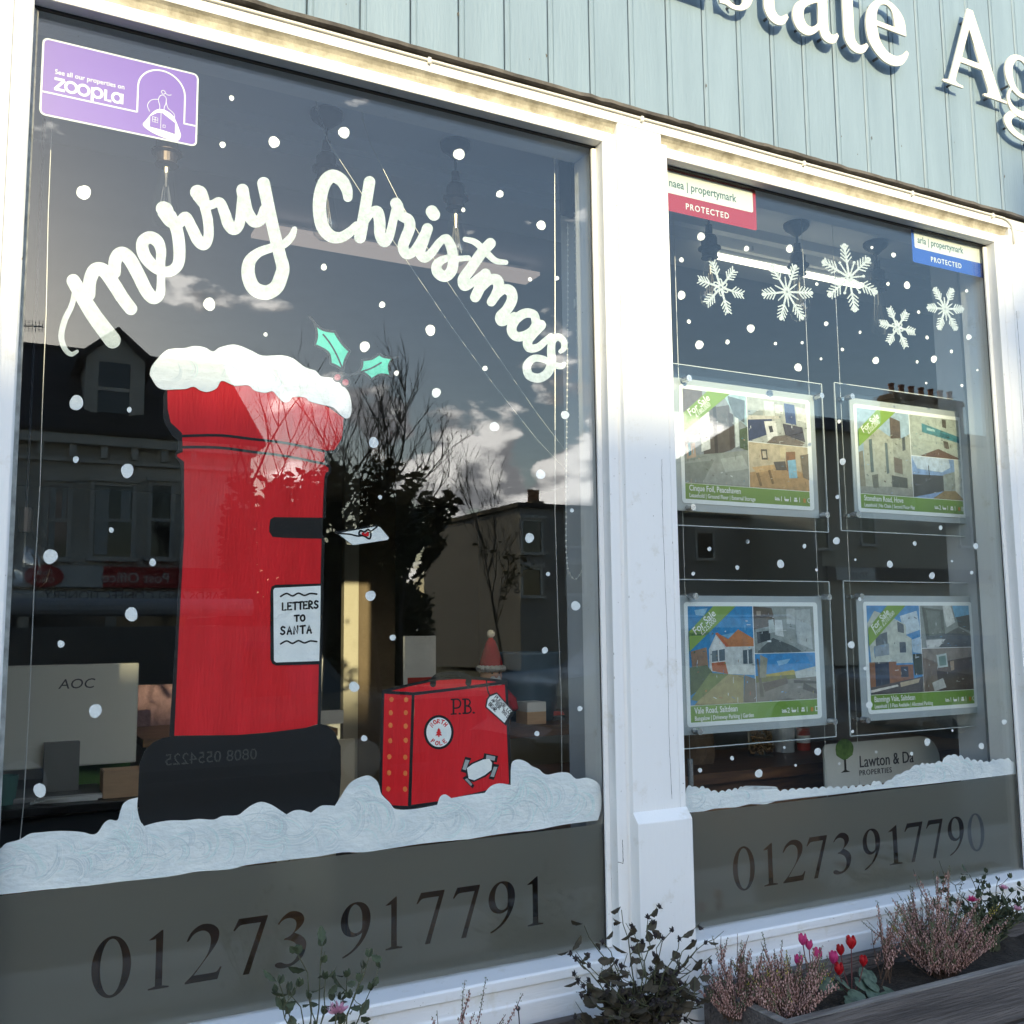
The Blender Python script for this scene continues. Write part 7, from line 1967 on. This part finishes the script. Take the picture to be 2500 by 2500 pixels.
# ------------------------------------------------------------------ planters below the sills
PLANK = mat('weathered_plank', (0.155, 0.135, 0.13), rough=0.85, col2=(0.055, 0.047, 0.047), vscale=5, vdetail=10, bump=0.8, bscale=22, stretch=(0.5, 9, 9), lo=0.3, hi=0.7)
PLTOP = mat('weathered_plank_worn', (0.33, 0.31, 0.29), rough=0.9, col2=(0.11, 0.095, 0.09), vscale=7, vdetail=10, bump=0.9, bscale=30, stretch=(0.6, 9, 9), lo=0.3, hi=0.7)
SOIL = mat('potting_soil', (0.035, 0.025, 0.018), rough=0.95, var=0.5, vscale=60, bump=1.0, bscale=120)
ZPL = 0.764
YB0, YB1 = -0.058, -0.318
def planter(label, x0, x1):
    t = thing('planter_box', label, 'planter', 'timber planters below the windows')
    for k in range(3):
        za, zb = ZPL - .118 * (k + 1) + .004, ZPL - .118 * k
        m = PLANK
        MB().box(x0, x1, YB1, YB1 + .024, za, zb - (.004 if k else 0)).build('plank', m, t, bevel=.003)
        MB().box(x0, x1, YB0 - .022, YB0, za, zb - (.004 if k else 0)).build('plank', m, t, bevel=.003)
        for xa in (x0 + .001, x1 - .025):
            MB().box(xa, xa + .024, YB1 + .0245, YB0 - .0225, za, zb - (.004 if k else .001)).build('plank', m, t, bevel=.003)
    # worn upper edges
    MB().box(x0 + .001, x1 - .001, YB1 + .001, YB1 + .023, ZPL + .0002, ZPL + .0030).build('worn_edge', PLTOP, t, bevel=.001)
    MB().box(x0 + .002, x0 + .024, YB1 + .025, YB0 - .023, ZPL - .0008, ZPL + .0018).build('worn_edge', PLTOP, t, bevel=.001)
    for xa in (x0 + .03, x1 - .07):
        for ya in (YB1 + .03, YB0 - .065): MB().box(xa, xa + .04, ya, ya + .035, 0.0, ZPL - .12).build('leg', PLANK, t)
    sb_ = MB()
    nx, ny = 60, 8
    for i in range(nx + 1):
        for j in range(ny + 1):
            x = x0 + .0255 + (x1 - x0 - .051) * i / nx
            y = YB1 + .0248 + (YB0 - YB1 - .0475) * j / ny
            sb_.v.append((x, y, ZPL - .035 + .012 * mnoise.noise((x * 14, y * 14, 0)) + .006 * mnoise.noise((x * 50, y * 50, 0))))
    for i in range(nx):
        for j in range(ny):
            a = i * (ny + 1) + j
            sb_.f.append((a, a + ny + 1, a + ny + 2, a + 1))
            sb_.m.append(0)
    o = sb_.build('soil', SOIL, t, smooth=True)
    o['kind'] = 'stuff'
planter('dark weathered timber planter below the narrower window', 1.432, 2.98)
planter('dark timber planter below the large window', -0.34, 1.125)
ZS = ZPL - .035

WOODST = mat('heather_stem', (0.10, 0.06, 0.04), rough=0.9)
HPINK = mat('heather_bell', (0.56, 0.36, 0.32), rough=0.8, col2=(0.22, 0.10, 0.09), vscale=150, lo=0.4, hi=0.6)
HGRN = mat('heather_tip', (0.12, 0.16, 0.08), rough=0.8)
HYEL = mat('heather_tip_yellow', (0.40, 0.36, 0.04), rough=0.7)
OCT = [(1, 0, 0), (-1, 0, 0), (0, 1, 0), (0, -1, 0), (0, 0, 1), (0, 0, -1)]
OCF = [(0, 2, 4), (2, 1, 4), (1, 3, 4), (3, 0, 4), (2, 0, 5), (1, 2, 5), (3, 1, 5), (0, 3, 5)]
def heather(label, x, y, n, h, spread, seed, yellow=0.0, stems=None, rb=.0026):
    g = random.Random(seed)
    t = thing('heather_plant', label, 'plant', 'heathers in the planters', (x, y, ZS))
    sm_, bl, tp, ty = MB(), MB(), MB(), MB()
    jobs = stems or []
    for _ in range(n):
        a = g.uniform(0, 6.283)
        til = spread * math.sqrt(g.random())
        jobs.append((Vector((math.cos(a) * til, math.sin(a) * til * .75, 1)).normalized(), h * g.uniform(.40, 1.05) * (1 - .25 * min(1, til)), 0))
    jobs = [(d, L, tip, None) for d, L, tip in jobs]
    for job in jobs:
        d, L, tip, start = job
        p = start.copy() if start is not None else Vector((g.uniform(-.03, .03), g.uniform(-.02, .02), 0))
        dd = Vector(d)
        pts = [p.copy()]
        ns = 9
        for i in range(ns):
            dd = (dd + Vector((g.uniform(-.09, .09), g.uniform(-.09, .09), .045))).normalized()
            p = p + dd * L / ns
            pts.append(p.copy())
        if start is None and L > .09:
            for _ in range(g.choice((1, 2, 2))):
                i = g.randrange(3, 7)
                sd_ = (pts[i + 1] - pts[i]).normalized() + Vector((g.uniform(-.9, .9), g.uniform(-.9, .9), g.uniform(-.1, .6)))
                jobs.append((sd_.normalized(), L * g.uniform(.25, .45), 1, pts[i].copy()))
        sm_.tube(pts, [.0014 - .0009 * i / ns for i in range(ns + 1)], 4, caps=False)
        nbell = int(L / .0027)
        yel = g.random() < yellow
        tipf = g.choice((.55, .7, .8, .88, .95))
        bare = g.random() < .12
        for k in range(nbell):
            f = k / nbell
            if (f < .22 and not tip) or (bare and g.random() < .8): continue
            s_ = f * ns
            i = min(int(s_), ns - 1)
            q = pts[i].lerp(pts[i + 1], s_ - i)
            an = k * 2.4 + g.uniform(-.4, .4)
            off = Vector((math.cos(an), math.sin(an), g.uniform(-.3, .5))) * g.uniform(.0024, .0058) * (1.15 - .6 * f)
            c = q + off
            tgt = (ty if yel else tp) if f > tipf else bl
            r = (rb if tgt is bl else rb * .62) * g.uniform(.7, 1.15)
            e = (.8, .8, 1.25)
            tgt.add([(c.x + o[0] * r * e[0], c.y + o[1] * r * e[1], c.z + o[2] * r * e[2]) for o in OCT], OCF)
    sm_.build('stem', WOODST, t)
    for mb_, m, nm in ((bl, HPINK, 'bells'), (tp, HGRN, 'shoots'), (ty, HYEL, 'shoots')):
        if mb_.f:
            o = mb_.build(nm, m, t)
            o['kind'] = 'stuff'
    return t
def bx_(px, py, Y=-.19): return P(px, py, Y)
q = bx_(1800, 2440, -.165)
heather('pinkish heather at the corner of the planter by the middle post', q.x, q.y, 70, .19, 1.6, 1)
q = bx_(1925, 2450, -.235)
heather('pinkish heather with yellow green tips beside the cyclamen', q.x, q.y, 85, .20, 1.6, 2, .25)
q = bx_(2300, 2370, -.20)
heather('broad pink heather mound, the largest, in the planter below the narrower window', q.x, q.y, 140, .26, 1.8, 3, .03)
q = bx_(2160, 2400, -.16)
heather('sparse heather with tall single spikes behind the red cyclamen', q.x, q.y, 10, .21, .5, 4)
def d3(a, b, c): return Vector((a, b, c)).normalized()
q = bx_(1120, 2560, -.20)
heather('straggling heather with a few long leaning spikes below the large window', q.x, q.y, 14, .10, 1.1, 5, 0, [(d3(-.22, 0, 1), .17, 1), (d3(.02, 0, 1), .20, 1), (d3(.55, -.1, 1), .19, 1), (d3(.42, -.2, 1), .17, 1), (d3(.72, .1, 1), .205, 1), (d3(.25, 0, 1), .14, 1), (d3(.9, -.1, .9), .16, 1), (d3(-.5, -.1, 1), .10, 1)], .0023)

# leafy stems
DKGR = mat('dull_leaf', (0.055, 0.075, 0.035), rough=0.7, col2=(0.03, 0.04, 0.022), vscale=50)
DKBR = mat('withered_leaf', (0.07, 0.055, 0.035), rough=0.85, col2=(0.035, 0.03, 0.02), vscale=50)
STEMG = mat('green_stem', (0.075, 0.08, 0.04), rough=0.8)
DEAD = mat('dead_flower_head', (0.028, 0.022, 0.024), rough=0.95)
PNKF = mat('pink_petal', (0.58, 0.26, 0.40), rough=0.6, col2=(0.66, 0.40, 0.50), vscale=60)
MAGF = mat('magenta_petal', (0.62, 0.06, 0.22), rough=0.55, col2=(0.50, 0.03, 0.16), vscale=60)
REDF = mat('red_petal', (0.50, 0.008, 0.015), rough=0.5, col2=(0.35, 0.004, 0.01), vscale=60)
def leaf_geo(mb, p, d, L, W, g, lobes=True):
    d = d.normalized()
    s_ = d.cross(Vector((0, 0, 1)))
    if s_.length < .1: s_ = Vector((1, 0, 0))
    s_.normalize()
    a = g.uniform(-1.0, 1.0)
    s_ = (Matrix.Rotation(a, 3, d) @ s_)
    n = d.cross(s_)
    if lobes: prof = [(0, .0), (.15, .2), (.34, .44), (.46, .38), (.62, .47), (.76, .34), (.9, .2), (1, 0)]
    else: prof = [(0, .0), (.2, .3), (.45, .48), (.7, .36), (.9, .14), (1, 0)]
    mid = [p + d * L * u - n * L * .25 * u * u for u, _ in prof]
    k = len(prof)
    vs = mid + [m + s_ * W * w + n * W * .25 * w for m, (u, w) in zip(mid, prof)] + [m - s_ * W * w + n * W * .25 * w for m, (u, w) in zip(mid, prof)]
    fs = [(i, i + 1, k + i + 1, k + i) for i in range(k - 1)] + [(i, 2 * k + i, 2 * k + i + 1, i + 1) for i in range(k - 1)]
    mb.add(vs, fs)
def mum(label, x, y, stems, seed, leafm, leafd, hd, L0=.03, flowers=(), name='chrysanthemum_plant', leafy=1.0, buds=None, budn=.6):
    """stems: list of (dx, dy, height)"""
    g = random.Random(seed)
    t = thing(name, label, 'plant', 'leafy plants in the planters', (x, y, ZS))
    sm_ = MB()
    lf = MB()
    heads = MB()
    nleaf = 0
    for (dx, dy, h) in stems:
        p = Vector((g.uniform(-.02, .02), g.uniform(-.02, .02), 0))
        tgt = Vector((dx, dy, h))
        pts = [p + (tgt - p) * (i / 7) + Vector((g.uniform(-.006, .006), g.uniform(-.006, .006), 0)) * (i > 0) + Vector((0, 0, .02 * math.sin(i / 7 * 3.14))) for i in range(8)]
        sm_.tube(pts, [.0019 - .0011 * i / 7 for i in range(8)], 5, caps=False)
        tips = [pts[-1]]
        for i in range(2, 8):
            for _ in range(g.choice((0, 1, 1, 2))):
                a = g.uniform(0, 6.28)
                d = Vector((math.cos(a), math.sin(a) * .7, g.uniform(.2, 1.4))).normalized()
                if g.random() < .4:
                    l2 = g.uniform(.02, .05)
                    sm_.tube([pts[i], pts[i] + d * l2 * .5, pts[i] + d * l2 + Vector((0, 0, l2 * .2))], [.0011, .0008, .0005], 4, caps=False)
                    tips.append(pts[i] + d * l2)
                if g.random() < leafy:
                    leaf_geo(lf, pts[i] + d * .006, Vector((d.x, d.y, g.uniform(-.5, .5))), g.uniform(.6, 1.2) * L0, g.uniform(.45, .75) * L0, g)
                    nleaf += 1
        for tpp in tips:
            if g.random() < budn:
                if hd:
                    for _ in range(9):
                        v = Vector((g.gauss(0, 1), g.gauss(0, 1), g.gauss(0, 1))).normalized() * .0045
                        leaf_geo(heads, tpp, v, .008, .004, g, False)
                    heads.ball(tpp, .0042, 6, 4)
                else:
                    for _ in range(3): leaf_geo(lf, tpp, Vector((g.uniform(-1, 1), g.uniform(-1, 1), 1.2)), L0 * .6, L0 * .4, g, False)
    sm_.build('stem', STEMG, t)
    lo = lf.build('leaves', leafm, t)
    lo['kind'] = 'stuff'
    if heads.f:
        ho = heads.build('seed_heads', DEAD, t)
        ho['kind'] = 'stuff'
    for (dx, dy, h, r, m) in flowers:
        fm = MB()
        for ring in range(3):
            npet = 14 - ring * 3
            for k in range(npet):
                a = k / npet * 6.283 + ring * .2
                d = Vector((math.cos(a), math.sin(a) * .8 - .35, .25 + ring * .45)).normalized()
                leaf_geo(fm, Vector((dx, dy, h)), d, r * (1 - .15 * ring), r * .3, g, False)
        fm.build('flower', m, t)
        sm2 = MB().tube([(0, 0, 0), (dx * .6, dy * .6, h * .6), (dx, dy, h)], .0013, 5)
        sm2.build('stem', STEMG, t)
    return t
g = random.Random(77)
q = bx_(1560, 2480, -.17)
st_ = []
for px, py in ((1395, 2330), (1420, 2260), (1470, 2300), (1515, 2220), (1555, 2280), (1585, 2240), (1610, 2290), (1640, 2272), (1660, 2290), (1690, 2300), (1720, 2300), (1740, 2335), (1440, 2360), (1500, 2350), (1540, 2370), (1600, 2370), (1650, 2380), (1420, 2400), (1700, 2390), (1480, 2420), (1560, 2420), (1620, 2430)):
    yy = -.17 + g.uniform(-.06, .06)
    w = bx_(px, py, yy)
    st_.append((w.x - q.x, w.y - q.y, max(.05, w.z - ZS)))
mum('withered dark chrysanthemum with dead flower heads in front of the middle post', q.x, q.y, st_ + [(g.uniform(-.12, .12), g.uniform(-.07, .05), g.uniform(.03, .11)) for _ in range(60)], 7, DKBR, .0, True, .034, name='chrysanthemum_plant', leafy=.9)
q = bx_(790, 2560, -.19)
st_ = []
for px, py in ((690, 2400), (735, 2330), (780, 2310), (800, 2390), (845, 2385), (900, 2340), (870, 2400), (720, 2430), (830, 2440), (760, 2440), (905, 2420), (680, 2460)):
    yy = -.19 + g.uniform(-.04, .04)
    w = bx_(px, py, yy)
    st_.append((w.x - q.x, w.y - q.y, max(.04, w.z - ZS)))
w = bx_(822, 2472, -.20)
mum('thin chrysanthemum with one pale pink bloom below the large window', q.x, q.y, st_, 8, DKGR, .0, False, .026, [(w.x - q.x, w.y - q.y, w.z - ZS, .022, PNKF)], leafy=1.0, budn=.9)
q = bx_(2420, 2330, -.13)
st_ = []
for px, py in ((2295, 2180), (2310, 2145), (2340, 2210), (2370, 2135), (2395, 2160), (2420, 2170), (2440, 2150), (2470, 2180), (2495, 2200), (2330, 2260), (2380, 2230), (2430, 2230), (2480, 2250), (2360, 2290), (2410, 2290), (2460, 2300), (2300, 2230), (2520, 2180), (2540, 2230), (2350, 2180), (2450, 2210)):
    yy = -.13 + g.uniform(-.05, .04)
    w = bx_(px, py, yy)
    st_.append((w.x - q.x, w.y - q.y, max(.05, w.z - ZS)))
mm = mum('bushy dark green plant with a few pink blooms at the far end of the planter', q.x, q.y, st_ + [(g.uniform(-.1, .12), g.uniform(-.07, .05), g.uniform(.03, .12)) for _ in range(20)], 9, DKGR, .0, False, .024, [(bx_(2372, 2200, -.17).x - q.x, -.04, bx_(2372, 2200, -.17).z - ZS, .018, MAGF), (bx_(2450, 2170, -.17).x - q.x, -.04, bx_(2450, 2170, -.17).z - ZS, .014, PNKF), (bx_(2482, 2222, -.17).x - q.x, -.04, bx_(2482, 2222, -.17).z - ZS, .016, PNKF), (bx_(2350, 2285, -.2).x - q.x, -.07, bx_(2350, 2285, -.2).z - ZS, .02, PNKF)], name='bedding_plant', leafy=1.4, budn=.9)
# cyclamen
CYL = mat('cyclamen_leaf', (0.035, 0.06, 0.04), rough=0.55, col2=(0.085, 0.125, 0.085), vscale=70, lo=.48, hi=.62)
def cyclamen(label, x, y, flowers, m, leaves, seed):
    g = random.Random(seed)
    t = thing('cyclamen_plant', label, 'plant', 'cyclamen in the planter', (x, y, ZS))
    for (px, py, Y, r) in leaves:
        w = P(px, py, Y)
        c = Vector((w.x - x, w.y - y, w.z - ZS))
        mb = MB()
        n = 14
        tilt = Matrix.Rotation(g.uniform(.35, .8), 3, 'X') @ Matrix.Rotation(g.uniform(-.5, .5), 3, 'Y')
        a0 = g.uniform(0, 6.28)
        ring = []
        for k in range(n):
            a = k / n * 6.283
            rr = r * (1 - .28 * math.exp(-((a - 3.14) / .35) ** 2)) * (1 + .05 * math.sin(5 * a))
            v = tilt @ Vector((rr * math.cos(a + a0), rr * math.sin(a + a0), -.18 * r))
            ring.append(c + v)
        mb.add([c + tilt @ Vector((0, 0, .05 * r))] + ring, [(0, 1 + k, 1 + (k + 1) % n) for k in range(n)])
        mb.build('leaf', CYL, t, smooth=True)
        MB().tube([(0, 0, 0), c * .6, c], .0012, 5).build('leaf_stalk', STEMG, t)
    for (px, py, Y, s_) in flowers:
        w = P(px, py, Y)
        c = Vector((w.x - x, w.y - y, w.z - ZS))
        fm = MB()
        for k in range(5):
            a = k / 5 * 6.283 + g.uniform(-.2, .2)
            out = Vector((math.cos(a), math.sin(a), 0))
            n = 6
            vs = []
            for i in range(n + 1):
                u = i / n
                rad = .15 + .42 * math.sin(u * 1.9)
                zz = -.35 + 1.35 * u
                wd = .42 * math.sin(min(1, u * 1.02 + .06) * 2.85) + .02
                side = Vector((-math.sin(a), math.cos(a), 0))
                mpt = c + (out * rad * s_ * .75) + Vector((0, 0, zz * s_))
                vs += [mpt + side * wd * s_, mpt + out * .10 * s_, mpt - side * wd * s_]
            fs = []
            for i in range(n):
                fs += [(3 * i, 3 * i + 1, 3 * i + 4, 3 * i + 3), (3 * i + 1, 3 * i + 2, 3 * i + 5, 3 * i + 4)]
            fm.add(vs, fs)
        fm.build('flower', m, t, smooth=True)
        MB().tube([(0, 0, 0), (c.x * .7, c.y * .7, c.z * .55), (c.x, c.y, c.z - .2 * s_)], .0012, 5).build('flower_stalk', mat('red_stalk', (.12, .03, .03), .7), t)
    return t
q = bx_(2080, 2440, -.20)
cyclamen('red cyclamen with dark marbled leaves in the planter below the narrower window', q.x, q.y, [(2078, 2308, -.19, .020), (2052, 2325, -.17, .016), (2108, 2352, -.21, .016), (2048, 2372, -.22, .018)], REDF,
         [(2095, 2430, -.24, .022), (2140, 2430, -.24, .024), (2180, 2420, -.24, .022), (2060, 2395, -.21, .02), (2120, 2380, -.2, .022), (2085, 2445, -.25, .024), (2130, 2400, -.22, .02), (2040, 2400, -.2, .02), (2165, 2440, -.255, .022), (2105, 2400, -.21, .02)], 3)
q = bx_(1990, 2420, -.18)
cyclamen('magenta cyclamen among the heathers in the planter below the narrower window', q.x, q.y, [(1960, 2300, -.18, .017), (1975, 2312, -.17, .015), (1996, 2335, -.18, .018), (2035, 2345, -.19, .019), (1950, 2352, -.19, .017)], MAGF, [(1985, 2390, -.2, .02), (2015, 2400, -.2, .02), (1965, 2395, -.19, .018)], 4)
# plant stake with a round head
stk = thing('plant_stake', 'thin black stake with a round head in the planter below the large window', 'stake')
w = P(1265, 2462, -.20)
MB().tube([(w.x + .004, w.y, ZS - .01), (w.x + .002, w.y, w.z - .02), (w.x, w.y, w.z)], .0011, 6).build('shaft', BLKM, stk)
MB().ball(w, .0042, 12, 8).build('round_head', BLKM, stk, smooth=True)
